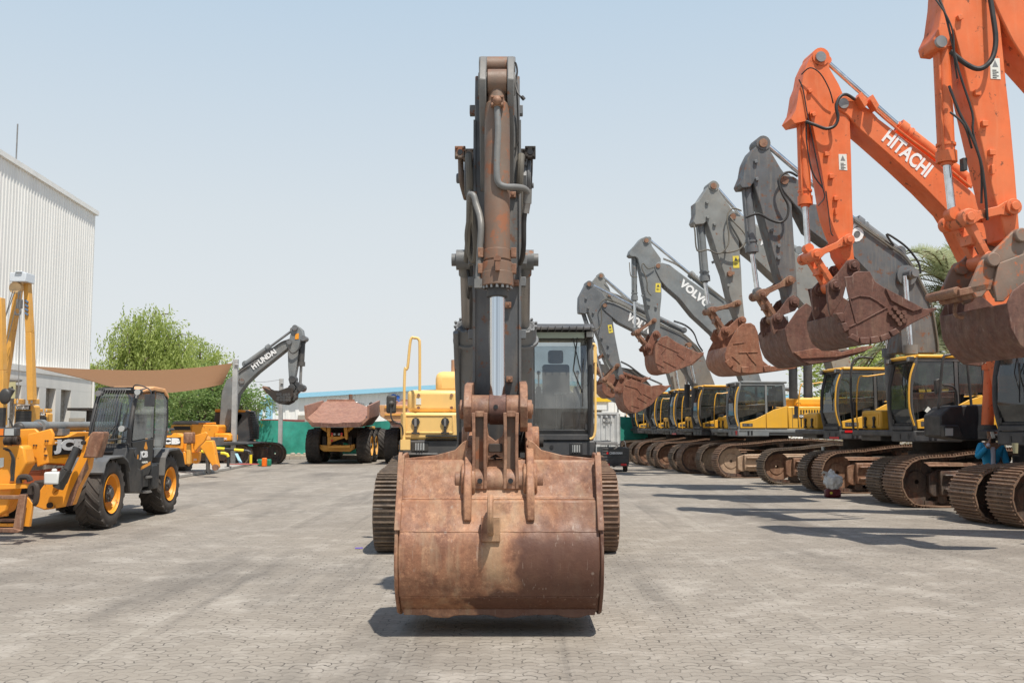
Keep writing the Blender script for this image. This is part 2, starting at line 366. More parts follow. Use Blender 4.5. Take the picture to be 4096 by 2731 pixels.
# ------------------------------------------------------------------ ground and setting
def ground_mat():
    m, n, b = newmat('paver_ground'); tc = node(n, 'TexCoord'); co = tc.outputs['Object']
    # zig-zag interlocking pavers: rows wave sideways
    sep = node(n, 'SeparateXYZ'); n.links.new(co, sep.inputs[0])
    def mt(op, *a):
        x = node(n, 'Math', operation=op)
        for i, v in enumerate(a):
            if isinstance(v, (int, float)): x.inputs[i].default_value = v
            else: n.links.new(v, x.inputs[i])
        return x.outputs[0]
    wn = node(n, 'TexNoise'); wn.inputs['Scale'].default_value = 7; wn.inputs['Detail'].default_value = 3; n.links.new(co, wn.inputs['Vector'])
    wob = mt('MULTIPLY', mt('SUBTRACT', wn.outputs['Fac'], 0.5), 0.10)
    yy = mt('ADD', mt('ADD', sep.outputs['Y'], mt('MULTIPLY', mt('SINE', mt('MULTIPLY', sep.outputs['X'], 2*math.pi/0.17)), 0.022)), wob)
    xx = mt('ADD', mt('ADD', sep.outputs['X'], mt('MULTIPLY', mt('SINE', mt('MULTIPLY', sep.outputs['Y'], 2*math.pi/0.20)), 0.014)), wob)
    cb = node(n, 'CombineXYZ'); n.links.new(xx, cb.inputs[0]); n.links.new(yy, cb.inputs[1])
    br = node(n, 'TexBrick'); br.inputs['Scale'].default_value = 1; br.inputs['Brick Width'].default_value = 0.17; br.inputs['Row Height'].default_value = 0.10
    br.inputs['Mortar Size'].default_value = 0.006; br.inputs['Mortar Smooth'].default_value = 0.3; br.inputs['Bias'].default_value = 0
    br.inputs['Color1'].default_value = (0,0,0,1); br.inputs['Color2'].default_value = (1,1,1,1)
    n.links.new(cb.outputs[0], br.inputs['Vector'])
    c = mixc(n, br.outputs['Color'], (0.29,0.262,0.228), (0.37,0.34,0.30))
    c = mixc(n, noise(n, co, 0.35, 10, 0.65, 0.4, 0.65, 0, 0.7), c, (0.34,0.305,0.262))
    c = mixc(n, noise(n, co, 1.3, 12, 0.72, 0.50, 0.64, 0, 0.65), c, (0.50,0.465,0.42))     # chalky dust drifts
    c = mixc(n, noise(n, co, 0.22, 8, 0.6, 0.52, 0.66, 0, 0.6), c, (0.19,0.168,0.145))     # oil-dark areas
    st = node(n, 'Mapping'); st.inputs['Scale'].default_value = (0.5, 0.10, 1); st.inputs['Rotation'].default_value = (0, 0, R(28)); n.links.new(co, st.inputs[0])
    c = mixc(n, noise(n, st.outputs[0], 1.1, 6, 0.6, 0.53, 0.66, 0, 0.55), c, (0.13,0.118,0.105))
    for ang, w0, s0 in ((12, 0.9, 0.025), (-35, 1.1, 0.03), (70, 0.7, 0.035)):     # long scuffs left by tyres and tracks
        s2 = node(n, 'Mapping'); s2.inputs['Scale'].default_value = (w0*3, s0*3, 1); s2.inputs['Rotation'].default_value = (0, 0, R(ang)); n.links.new(co, s2.inputs[0])
        c = mixc(n, noise(n, s2.outputs[0], 1.0, 8, 0.65, 0.60, 0.68, 0, 0.32), c, (0.12,0.11,0.10) if ang != 12 else (0.50,0.47,0.42))
    vd = node(n, 'TexVoronoi'); vd.inputs['Scale'].default_value = 0.9; vd.inputs['Randomness'].default_value = 1; n.links.new(co, vd.inputs['Vector'])
    dr = node(n, 'MapRange'); dr.clamp = True; dr.inputs[1].default_value = 0.10; dr.inputs[2].default_value = 0.02; n.links.new(vd.outputs['Distance'], dr.inputs[0])
    c = mixc(n, mt('MULTIPLY', dr.outputs[0], noise(n, co, 0.5, 3, 0.5, 0.5, 0.6, 0, 0.6)), c, (0.09,0.08,0.07))  # tyre marks
    joint = mt('MULTIPLY', br.outputs['Fac'], noise(n, co, 3.0, 8, 0.7, 0.44, 0.62))
    far = node(n, 'MapRange'); far.clamp = True; far.inputs[1].default_value = 60; far.inputs[2].default_value = 20; n.links.new(sep.outputs['Y'], far.inputs[0])
    c = mixc(n, 1.0, c, (0.81,0.785,0.75), 'MULTIPLY'); c = mixc(n, mt('MULTIPLY', joint, 0.9), c, (0.05,0.043,0.036))
    n.links.new(c, b.inputs['Base Color']); b.inputs['Roughness'].default_value = 0.85
    bp = node(n, 'Bump'); bp.inputs['Strength'].default_value = 0.7; bp.inputs['Distance'].default_value = 0.006
    t = node(n, 'TexNoise'); t.inputs['Scale'].default_value = 45; t.inputs['Detail'].default_value = 8; n.links.new(co, t.inputs['Vector'])
    h = mt('SUBTRACT', mt('ADD', mt('MULTIPLY', t.outputs['Fac'], 0.5), mt('MULTIPLY', br.outputs['Color'], 0.5)), mt('MULTIPLY', br.outputs['Fac'], 1.6))
    n.links.new(h, bp.inputs['Height']); n.links.new(bp.outputs[0], b.inputs['Normal'])
    return m
M['ground'] = ground_mat()
g = MB(); g.quad((-450,-30,0),(450,-30,0),(450,900,0),(-450,900,0))
tag(obj('ground', g, M['ground'], fix=False), kind='structure')
M['concrete'] = paint('pale_concrete', (0.42,0.40,0.365), 0.85, dirt=0.3, bump=0.2)
M['kerb'] = paint('kerb_block', (0.40,0.36,0.30), 0.85, dirt=0.5, bump=0.3)
# raised apron the barriers stand on
ap = [GR(*p) for p in ((560,1935),(700,1915),(905,1882),(1000,1862),(1010,1845),(880,1835),(500,1850),(420,1890))]
s = MB(); s.prism([(p.x, p.y) for p in ap], 0.004, 0.12, 'z')
tag(obj('pavement', s, M['concrete'], bev=0.02), kind='structure')
# kerb and rubble strip under the fence
k = MB()
for i in range(70):
    x = -17 + i*0.62; k.b(x, x+0.6, 54.2, 54.45, 0.004, 0.17 + random.uniform(-.02, .02))
tag(obj('kerb', k, M['kerb']), kind='structure')
k = MB(); k.b(-30, 30, 54.47, 57.4, 0.004, 0.2)
tag(obj('verge', k, paint('sandy_verge', (0.45,0.37,0.27), 0.95, dirt=0.5, dirtcol=(0.2,0.17,0.12), bump=0.5)), kind='structure')

# --- building on the left
def wallmat(name, col, ribs):
    m, n, b = newmat(name); tc = node(n, 'TexCoord')
    c = mixc(n, noise(n, stretched(n, 1, 1, 0.15), 1.2, 8, 0.6, 0.35, 0.8), col, tuple(x*0.86 for x in col))
    n.links.new(c, b.inputs['Base Color']); b.inputs['Roughness'].default_value = 0.6; return m
M['clad'] = wallmat('white_cladding', (0.84,0.83,0.79), 1)
M['render'] = wallmat('pale_render', (0.78,0.76,0.71), 0)
bc = W(382, 857, 50); bn = W(0, 612, 38.9)
dirn = Vector((bn.x - bc.x, bn.y - bc.y, 0)).normalized(); outn = Vector((-dirn.y, dirn.x, 0))
if outn.x < 0: outn = -outn
Hh = (bc.z + bn.z) / 2
bld = thing('warehouse', 'tall white ribbed metal warehouse rising at the left edge', 'warehouse', (bc.x, bc.y, 0))
def bl(t, h, o): p = Vector((bc.x, bc.y, 0)) + dirn*t + outn*o; return (p.x, p.y, h)
s = MB(); L = 34; rib = 0.30; N = int(L/rib)
for i in range(N):
    t = i*rib
    a = [(t, 0), (t+0.14, 0), (t+0.18, 0.03), (t+0.26, 0.03), (t+0.30, 0)]
    for (t0, o0), (t1, o1) in zip(a[:-1], a[1:]):
        s.quad(bl(t0, 4.3, o0), bl(t1, 4.3, o1), bl(t1, Hh-0.1, o1), bl(t0, Hh-0.1, o0))
obj('cladding', s, M['clad'], bld, True, fix=False)
s = MB()
def blbox(s, t0, t1, o0, o1, h0, h1):
    s.add([bl(t0,h0,o0), bl(t1,h0,o0), bl(t1,h0,o1), bl(t0,h0,o1), bl(t0,h1,o0), bl(t1,h1,o0), bl(t1,h1,o1), bl(t0,h1,o1)],
          [(0,3,2,1),(4,5,6,7),(0,1,5,4),(1,2,6,5),(2,3,7,6),(3,0,4,7)])
blbox(s, 0.0, L, -25, -0.02, 4.3, Hh-0.12); obj('rear_walls', s, M['render'], bld, True)
s = MB(); blbox(s, -0.12, L, -25.1, 0.14, Hh-0.1, Hh+0.12); obj('roof', s, M['clad'], bld, True)
s = MB(); blbox(s, -0.1, L, 0.06, 0.32, 4.05, 4.3); obj('gutter', s, M['render'], bld, True)
# lower wall with recessed bays: piers + lintel + plinth
sh = []
for x0, x1 in ((243,283),(183,222),(120,156),(40,84)):
    r = []
    for px in (x0, x1):
        d = ray(px, 1600); t = (Vector((bc.x,bc.y,0)) + outn*0.28 - CAM).dot(outn) / d.dot(outn); p = CAM + d*t
        r.append((p - Vector((bc.x,bc.y,0))).dot(dirn))
    sh.append((min(r), max(r)))
sh += [(sh[-1][0]+3.1*k, sh[-1][1]+3.1*k) for k in (1, 2, 3, 4)]
s = MB(); prev = 0
for a, b_ in sh:
    blbox(s, prev, a, -0.6, 0.28, 0, 3.46); prev = b_
blbox(s, prev, L, -0.6, 0.28, 0, 3.46); blbox(s, 0, L, -0.6, 0.282, 3.46, 4.05)
obj('lower_wall', s, M['render'], bld, True)
M['shut'] = paint('roller_shutter', (0.36,0.33,0.28), 0.6, dirt=0.3)
for a, b_ in sh:
    s = MB()
    for j in range(28): blbox(s, a, b_, -0.1, -0.02 if j % 2 else 0.0, 0.02+j*0.123, 0.02+(j+1)*0.123)
    obj('roller_shutter', s, M['shut'], bld, True)
s = MB(); s.cyl(bl(0.5, 4.05, 0.36), bl(0.5, 0.0, 0.36), 0.05); obj('downpipe', s, M['render'], bld, True)
s = MB(); s.cyl(bl(8.9, Hh, -0.3), bl(8.9, Hh+1.9, -0.3), 0.03); obj('antenna', s, M['steel'], bld, True)
# street lamp head on wall
s = MB(); a = W(50,1523,36); s.tube([a+Vector((-.8,0,-.1)), a+Vector((-.3,0,0)), a], 0.05); s.ball(a+Vector((0.05,0,0.02)), 0.32, 0.14, 0.08)
o = obj('wall_lamp', s, M['steel'], bld, True)
s = MB(); q = W(38,1560,34)
s.b(q.x-.2, q.x+.2, q.y, q.y+.02, q.z-.28, q.z+.28)
sg = obj('bay_sign', s, paint('faded_sign', (0.5,0.46,0.25), 0.6), bld, True)
text('16', (q.x-.16, q.y-.006, q.z-.13), (1,0,0), (0,0,1), .32, .26, M['blackp'], sg, True)
# shed
sdh = thing('shed', 'small dark open shed beside the white warehouse corner', 'shed', (W(340,1700,45).x, 45, 0))
s = MB(); a = W(300, 1632, 45); b_ = W(378, 1640, 45)
s.b(a.x, b_.x+.1, 44.2, 46.4, a.z-.12, a.z); obj('roof', s, M['under'], sdh, True)
s = MB(); s.b(b_.x-.1, b_.x, 44.4, 46.2, 0, a.z-.12); s.b(a.x+.05, b_.x-.1, 46.1, 46.2, 0, a.z-.12); obj('wall', s, M['under'], sdh, True)
s = MB(); s.b(a.x+.05, a.x+.75, 44.3, 44.36, 0, a.z-.45)
for j in range(14): s.b(a.x+.1, a.x+.7, 44.26, 44.3, .3+j*.13, .35+j*.13)
obj('grille_door', s, M['shut'], sdh, True)

# --- far warehouse with blue eave
M['blue'] = flat('blue_trim', (0.30,0.58,0.74), 0.5)
fw = thing('far_warehouse', 'long low white warehouse with pale blue roof trim far behind the dump trucks', 'warehouse', (20, 92, 0))
e0 = W(1130, 1590, 95); e1 = W(1672, 1557, 85)
sl = (e1.z - e0.z) / (e1.x - e0.x)
X0, X1 = e0.x, 8.0; yA, yB = 90, 90
e0 = W(1130,1590,90); e1 = W(1672,1557,90); sl = (e1.z-e0.z)/(e1.x-e0.x)
zt = lambda x: e0.z + sl*(x-e0.x) if x < 2 else e0.z + sl*(2-e0.x) - sl*(x-2)
s = MB(); x = X0
while x < 26:
    for (a, o0), (b_, o1) in (((0,0),(.5,0)), ((.5,0),(.56,-.07)), ((.56,-.07),(.84,-.07)), ((.84,-.07),(.9,0))):
        s.quad((x+a,90+o0,0),(x+b_,90+o1,0),(x+b_,90+o1,zt(x+b_)),(x+a,90+o0,zt(x+a)))
    x += 0.9
s.b(X0, 26, 90.02, 120, 0, zt(X0)-.1)
obj('wall', s, M['clad'], fw, True, fix=False)
s = MB()
s.prism([(X0-.3, zt(X0)-.12), (2, zt(2)-.12), (26.3, zt(26.3)-.12), (26.3, zt(26.3)+.28), (2, zt(2)+.28), (X0-.3, zt(X0)+.28)], 89.5, 121)
obj('roof_trim', s, M['blue'], fw, True)
s = MB(); s.b(X0-.25, X0+.3, 89.6, 90, 0, zt(X0)-.13); obj('corner_trim', s, M['blue'], fw, True)
s = MB(); a = W(1192,1660,89.8); s.b(a.x, a.x+2.3, 89.75, 89.9, a.z-2.6, a.z); obj('window', s, M['shut'], fw, True)
s = MB(); a = W(1510,1640,89.8)
text('U', (a.x-.5, 89.85, a.z-.1), (1,0,0), (0,0,1), .42, .5, flat('sign_blue', (0.08,0.16,0.33)), fw, True)
s = MB(); a = W(1574,1588,89.7)
s.cyl(a, a+Vector((0,.1,0)), 0.3, n=7); s.cyl(a+Vector((.35,0,-.45)), a+Vector((.35,.1,-.45)), .26, n=5); s.cyl(a+Vector((.4,0,.0)), a+Vector((.4,.1,.0)), .18, n=6)
obj('emblem', s, flat('emblem_blue', (0.03,0.13,0.5)), fw, True)
# low grey hall between tree and warehouse
gh = thing('grey_hall', 'low blue grey hall beyond the fence at the tree', 'building', (-27, 100, 0))
a = W(990,1655,100); b_ = W(1085,1652,100)
s = MB(); s.b(a.x, b_.x+.5, 100, 112, 0, a.z+.4); obj('wall', s, flat('grey_blue_cladding', (0.48,0.52,0.56)), gh, True)
s = MB(); s.b(a.x-.2, b_.x+.8, 99.6, 112.4, a.z+.4, a.z+.6); obj('roof', s, M['clad'], gh, True)
s = MB(); s.b(a.x+1, b_.x-.6, 99.94, 99.99, a.z-.6, a.z-.1); obj('window', s, flat('dull_window', (0.25,0.3,0.34), 0.2), gh, True)
wh = thing('white_annex', 'white annex with blue edges left of the far warehouse', 'building', (-21, 96, 0))
a = W(1045,1618,96); b_ = W(1122,1618,96)
s = MB(); s.b(a.x, b_.x, 96, 104, 0, a.z-.05); obj('wall', s, M['clad'], wh, True)
s = MB(); s.b(a.x-.1, b_.x+.1, 95.8, 104.2, a.z-.05, a.z+.25); s.b(a.x-.12, a.x+.15, 95.85, 95.99, 0, a.z-.06); obj('roof_trim', s, M['blue'], wh, True)
# red container roofs behind the fence
rc = MB(); a = W(1040,1681,70); rc.b(a.x, a.x+1.9, 70, 76, 0, a.z+.08)
tag(obj('red_container', rc, flat('red_oxide', (0.25,0.04,0.03)), bev=0.02), 'dull red shipping container top showing above the green fence', 'container')

# --- green mesh fence
M['mesh'] = paint('green_shade_net', (0.03,0.30,0.23), 0.8, dirt=0.25, dirtcol=(0.12,0.42,0.34), var=0.3, bump=0.4)
def fence(x0, x1, y, top, label, loc, ph=0, low=0.22):
    t = thing('mesh_fence', label, 'fence', loc)
    s = MB(); n = int((x1-x0)/0.35)
    def P(i, z):
        x = x0 + (x1-x0)*i/n
        o = 0.10*math.sin(x*2.1+ph) + 0.06*math.sin(x*5.3+z*3)
        return (x, y + o*math.sin(math.pi*(z-low)/(top-low)*0.9+0.2), z + (0.05*math.sin(x*1.7) if z == top else 0))
    zs = [low + (top-low)*j/5 for j in range(6)]
    for i in range(n):
        for j in range(5): s.quad(P(i,zs[j]), P(i+1,zs[j]), P(i+1,zs[j+1]), P(i,zs[j+1]))
    obj('net', s, M['mesh'], t, True)
    x = x0
    while x < x1 + .1:
        p = MB(); p.cyl((x, y+.2, 0), (x, y+.2, top+.45), 0.035, n=6); p.tube([(x,y+.2,top+.4),(x-.12,y+.05,top+.75)], .02, 5); p.tube([(x,y+.2,top+.4),(x+.14,y+.3,top+.8)], .02, 5)
        obj('post', p, M['under'], t, True); x += 5.2
    return t
fence(W(560,1700,57).x, W(2330,1700,57).x, 57, 2.08, 'green netting fence running behind the dump trucks and the small tree', (-8,57,0))
fence(W(2474,1700,52).x, W(2600,1700,52).x, 52, 2.3, 'short green netting fence piece beside the white container', (6,52,0), 1)
def pole(px, top, Y, r, label):
    b_ = W(px, 1700, Y); t = W(px, top, Y)
    s = MB(); s.b(b_.x-r, b_.x+r, Y-r, Y+r, 0, t.z)
    s.b(b_.x-r*2.2, b_.x+r*2.2, Y-r*2.2, Y+r*2.2, 0.004, 0.03)
    s.cyl((b_.x, Y-r*1.4, t.z-.25), (b_.x+r*1.6, Y-r*1.4, t.z-.25), 0.03)
    return tag(obj('steel_post', s, paint('galvanised_steel', (0.42,0.42,0.41), 0.5, dirt=0.2, bump=0), bev=0.01), label, 'post')
pole(937, 1437, 45.2, 0.11, 'tall square grey steel post holding the brown shade sail')
pole(1122, 1514, 53, 0.10, 'thinner grey steel post standing before the green fence')
c0 = W(1122,1518,53); c1 = W(960,1519,50)
s = MB(); s.tube([c0, (c0+c1)/2+Vector((0,0,-.12)), c1], 0.012, 4); tag(obj('wire', s, M['steel'], fix=False), 'thin wire strung from the slimmer steel post to the trees', 'wire')
# --- shade sail
top = [(128,1464),(300,1474),(450,1479),(620,1480),(780,1470),(930,1452)]; bot = [(128,1467),(330,1512),(450,1548),(610,1573),(770,1560),(890,1537)]
def sail():
    s = MB(); n = 24; mrow = 6; ys0, ys1 = 40, 47
    def lp(L, t):
        k = t*(len(L)-1); i = min(int(k), len(L)-2); f = k-i
        a, b_, c, d = (Vector((*L[max(i-1,0)],0)), Vector((*L[i],0)), Vector((*L[i+1],0)), Vector((*L[min(i+2,len(L)-1)],0)))
        v = 0.5*((2*b_)+(c-a)*f+(2*a-5*b_+4*c-d)*f*f+(3*b_-a-3*c+d)*f**3); return v.x, v.y
    rows = []
    for i in range(n+1):
        t = i/n; a = W(*lp(top,t), ys0+(ys1-ys0)*t); b_ = W(*lp(bot,t), ys0+(ys1-ys0)*t-3.5*math.sin(math.pi*(0.1+0.8*t)))
        rows.append([a.lerp(b_, j/mrow)+Vector((0,0,-.25*math.sin(math.pi*j/mrow)*math.sin(math.pi*t))) for j in range(mrow+1)])
    for i in range(n):
        for j in range(mrow): s.quad(rows[i][j], rows[i+1][j], rows[i+1][j+1], rows[i][j+1])
    return s
m, n_, b_s = newmat('brown_sail_cloth'); b_s.inputs['Base Color'].default_value = (0.25,0.135,0.068,1); b_s.inputs['Roughness'].default_value = 0.9
trl = node(n_, 'BsdfTranslucent'); trl.inputs[0].default_value = (0.26,0.13,0.055,1); mx = node(n_, 'MixShader'); mx.inputs[0].default_value = 0.3
out = [x for x in n_.nodes if x.type == 'OUTPUT_MATERIAL'][0]
n_.links.new(b_s.outputs[0], mx.inputs[1]); n_.links.new(trl.outputs[0], mx.inputs[2]); n_.links.new(mx.outputs[0], out.inputs[0])
tag(obj('shade_sail', sail(), m), 'brown shade sail sagging between the warehouse and the grey post', 'shade sail')

# --- container and site office behind the row
M['cont'] = paint('container_white', (0.60,0.61,0.60), 0.55, dirt=0.2)
t = thing('shipping_container', 'pale grey corrugated shipping container behind the tricycle', 'container', (4.5, 50, 0))
a = W(2372,1648,50); b_ = W(2474,1648,50); x0, x1, zt_ = a.x-2.0, b_.x, a.z
s = MB(); x = x0
while x < x1-.05:
    for (c0_, o0), (c1_, o1) in (((0,0),(.08,0)), ((.08,0),(.12,.05)), ((.12,.05),(.2,.05)), ((.2,.05),(.24,0))):
        s.quad((x+c0_,50+o0,.1),(x+c1_,50+o1,.1),(x+c1_,50+o1,zt_-.08),(x+c0_,50+o0,zt_-.08))
    x += .24
s.b(x0, x1, 50.06, 56, .1, zt_-.02); s.b(x0, x1, 49.97, 50.05, zt_-.1, zt_); s.b(x0, x1, 49.97, 50.05, .02, .12); s.b(x1-.1, x1, 49.96, 50.04, .1, zt_)
obj('body', s, M['cont'], t, True)
text('MJKU', (W(2410,1690,50).x, 49.96, W(2410,1678,50).z), (1,0,0), (0,0,1), .42, .12, M['dark'], t, True)
text('705651 5', (W(2408,1690,50).x, 49.96, W(2410,1694,50).z), (1,0,0), (0,0,1), .5, .12, M['dark'], t, True)
t = thing('site_office', 'cream portable office with air conditioner vents above the pale container', 'building', (4, 60, 0))
a = W(2360,1600,60); b_ = W(2432,1626,60)
s = MB(); s.b(a.x-3, b_.x-.4, 60, 66, 0, b_.z-.2); obj('wall', s, flat('cream_wall', (0.66,0.6,0.45)), t, True)
s = MB(); s.b(a.x-3.2, b_.x-.1, 59.8, 66.2, b_.z-.2, b_.z+.1); obj('roof', s, M['clad'], t, True)
s = MB(); q = W(2385,1650,59.9)
for j in range(8): s.b(q.x-.4, q.x+.35, 59.9, 59.97, q.z-.3+j*.07, q.z-.26+j*.07)
obj('vent', s, M['shut'], t, True)
t = thing('yellow_canopy', 'yellow edged canopy roof far behind the pale container', 'building', (7, 80, 0))
a = W(2300,1588,80); b_ = W(2445,1606,80)
s = MB(); s.b(a.x, b_.x, 80, 90, b_.z, a.z); obj('fascia', s, flat('fascia_yellow', (0.8,0.5,0.02)), t, True)
s = MB(); s.b(a.x+.2, b_.x-.2, 80.3, 90, 0, b_.z); obj('wall', s, M['clad'], t, True)

# ------------------------------------------------------------------ trees
def leafmat(name, c1, c2):
    m, n, b = newmat(name); tc = node(n, 'TexCoord')
    c = mixc(n, noise(n, tc.outputs['Object'], 1.3, 4, 0.6, 0.35, 0.65), c1, c2)
    n.links.new(c, b.inputs['Base Color']); b.inputs['Roughness'].default_value = 0.6
    tr = node(n, 'BsdfTranslucent'); n.links.new(c, tr.inputs[0]); mx = node(n, 'MixShader'); mx.inputs[0].default_value = 0.5
    out = [x for x in n.nodes if x.type == 'OUTPUT_MATERIAL'][0]
    n.links.new(b.outputs[0], mx.inputs[1]); n.links.new(tr.outputs[0], mx.inputs[2]); n.links.new(mx.outputs[0], out.inputs[0])
    return m
M['leaf'] = leafmat('willow_leaf', (0.34,0.42,0.10), (0.50,0.57,0.19)); M['leaf2'] = leafmat('acacia_leaf', (0.17,0.28,0.08), (0.30,0.40,0.14)); M['leaf3'] = leafmat('palm_leaf', (0.33,0.38,0.20), (0.50,0.52,0.33)); M['dryleaf'] = leafmat('dry_leaf', (0.30,0.23,0.12), (0.22,0.19,0.09))
M['bark'] = paint('bark', (0.10,0.07,0.05), 0.9, bump=0.5)
def leaf(s, p, sz, down=False):
    sz *= random.uniform(.6, 1.05)
    a = random.uniform(0, 6.28); t = random.uniform(-1, 1)
    if down: d = Vector((random.gauss(0,.25), random.gauss(0,.25), -1))
    else: d = Vector((math.cos(a), math.sin(a), t*0.7))
    d.normalize(); e = d.cross(Vector((random.gauss(0,1), random.gauss(0,1), random.gauss(0,1)))).normalized()
    s.quad(p-d*sz, p+e*sz*0.38, p+d*sz, p-e*sz*0.38)
def tree(label, base, blobs, mat, nper=900, sz=.13, weep=0.0, seed=1, trunk_r=.22, forks=None):
    random.seed(seed)
    t = thing('tree', label, 'tree', (base[0], base[1], 0))
    s = MB(); s2 = MB(); B = Vector(base)
    mid = Vector((base[0], base[1], 1.6))
    s2.cyl(B, mid, trunk_r, trunk_r*.8, 8)
    for (c, r) in blobs:
        c = Vector(c); q = mid.lerp(c, .5) + Vector((random.uniform(-.3,.3), 0, -.3))
        s2.tube([mid, q, c], trunk_r*.35, 6)
        n = int(nper * 2.7 * r[0]*r[2] / 2.5); sz_ = sz
        ncl = max(6, n//40)
        for k in range(ncl):
            v = Vector((random.gauss(0,1), random.gauss(0,1), random.gauss(0,1))).normalized() * random.uniform(.45, 1.05)
            cc = c + Vector((v.x*r[0], v.y*r[1], v.z*r[2]))
            rr = random.uniform(.35, .75)
            if random.random() < .12: s2.tube([c, c.lerp(cc,.6)+Vector((0,0,.2)), cc], .03, 4)
            m_ = 40
            if random.random() < weep:
                for q_ in range(5):
                    st = cc + Vector((random.gauss(0,rr*.5), random.gauss(0,rr*.5), random.gauss(0,.2))); L_ = random.uniform(.7, 1.9)
                    sx, sy = random.gauss(0,.12), random.gauss(0,.12)
                    for j in range(9):
                        f = j/9; leaf(s, st + Vector((sx*f*L_*2 + random.gauss(0,.06), sy*f*L_*2+random.gauss(0,.06), -f*L_)), sz*1.1, True)
            else:
                for q_ in range(m_):
                    leaf(s, cc + Vector((random.gauss(0,rr*.55), random.gauss(0,rr*.55), random.gauss(0,rr*.35))), sz)
    obj('crown', s, mat, t, True, fix=False); obj('trunk', s2, M['bark'], t, True)
    return t
def C3(px, py, Y): p = W(px, py, Y); return (p.x, p.y, p.z)
tree('tall drooping bright green tree behind the brown shade sail', (W(610,1700,62).x, 62, 0),
     [(C3(600,1300,62),(1.7,1.7,1.2)),(C3(520,1370,62),(1.5,1.5,1.2)),(C3(680,1370,62),(1.5,1.5,1.4)),(C3(610,1440,62),(2.6,2,1.6)),(C3(500,1480,62),(1.4,1.5,1.2)),(C3(700,1490,62),(1.8,1.5,1.6)),(C3(640,1560,62),(2.4,1.8,1.3))], M['leaf'], 1150, .12, .75, 3)
tree('rounded light green tree right of the tallest tree above the sail', (W(790,1700,66).x, 66, 0),
     [(C3(800,1400,66),(1.2,1.2,.9)),(C3(780,1470,66),(1.8,1.5,1.3)),(C3(850,1480,66),(1.5,1.4,1.2)),(C3(810,1560,66),(2.2,1.8,1.3))], M['leaf'], 1100, .12, .6, 5)
tree('low pale green tree against the white warehouse corner', (W(420,1700,64).x, 64, 0),
     [(C3(390,1480,64),(.8,1.0,.7)),(C3(420,1540,64),(1.7,1.4,1.3)),(C3(400,1640,64),(1.6,1.4,1.5)),(C3(460,1600,64),(1.6,1.4,1.6)),(C3(560,1640,64),(1.8,1.4,1.3))], M['leaf'], 1000, .12, .5, 9)
tree('spreading darker acacia tree behind the grey armed digger', (W(795,1700,56).x, 56.2, 0),
     [(C3(720,1610,57),(1.9,1.5,1.0)),(C3(840,1580,57),(1.8,1.5,1.1)),(C3(790,1650,57),(1.6,1.5,.9)),(C3(930,1580,57),(1.5,1.5,1.0)),(C3(1010,1600,57),(1.2,1.2,.7)),(C3(1050,1630,57),(.6,.8,.45)),(C3(900,1650,57),(1.3,1.3,.7)),(C3(700,1680,57),(1.5,1.4,.7)),(C3(860,1500,57),(1.0,1.0,.6))], M['leaf2'], 1000, .12, .15, 11)
# palm
def palm(label, px, py, Y, seed, nf=34, L=2.9):
    random.seed(seed); c = W(px, py, Y); t = thing('palm_tree', label, 'palm tree', (c.x, c.y, 0))
    s = MB()
    for k in range(9): s.cyl((c.x, c.y, c.z*k/9), (c.x, c.y, c.z*(k+1)/9), .24, .2, 9)
    obj('trunk', s, M['bark'], t, True)
    s = MB(); s2 = MB()
    for k in range(nf):
        a = k*2.399; el = R(random.uniform(-25, 82)); d = Vector((math.cos(a)*math.cos(el), math.sin(a)*math.cos(el), math.sin(el)))
        LL = L*random.uniform(.8, 1.1); pts = []
        for j in range(15):
            f = j/14; p = Vector((c.x, c.y, c.z)) + d*LL*f + Vector((0, 0, -LL*.55*f*f)); pts.append(p)
        s2.tube(pts, .025, 4, False)
        tgt = s2 if False else s
        for j in range(2, 15):
            for q in range(3):
                p = pts[j-1].lerp(pts[j], q/3); tg = (pts[j]-pts[j-1]).normalized(); sd_ = tg.cross(Vector((0,0,1))).normalized(); up = sd_.cross(tg)
                ll = .52*math.sin(math.pi*(j/15)**.7)+.1
                for sg in (-1, 1):
                    dd = (sd_*sg*.8 + tg*.55 + up*.25 + Vector((0,0,random.uniform(-.25,.1)))).normalized(); wv = tg*.022
                    s.quad(p-wv, p+wv, p+dd*ll+wv*.2, p+dd*ll-wv*.2)
    obj('crown', s, M['leaf3'], t, True, fix=False); obj('frond_stems', s2, M['dryleaf'], t, True)
palm('feathery date palm rising behind the black boom at the right', 3800, 1150, 33, 21, 60, 3.5)
palm('second date palm with drooping fronds lower behind the black boom', 3730, 1380, 33, 22, 60, 3.1)
tree('yellow green bush mound beyond the yellow cab roofs', (W(3430,1700,48).x, 48, 0),
     [(C3(3350,1480,48),(1.6,1.6,1.1)),(C3(3450,1440,48),(1.7,1.6,1.2)),(C3(3560,1500,48),(1.8,1.6,1.4)),(C3(3650,1520,48),(1.6,1.6,1.4)),(C3(3420,1600,48),(3,1.6,1.8))], M['leaf'], 900, .12, .0, 14)
random.seed(31)
s = MB()
for i in range(9000):
    x = random.uniform(11, 34); leaf(s, Vector((x, 58+random.gauss(0,.5), abs(random.gauss(.7,.5)))), .09)
tag(obj('dry_hedge', s, M['dryleaf'], fix=False), 'straggly dry brown hedge seen beneath the parked excavators', 'hedge', kind='stuff')
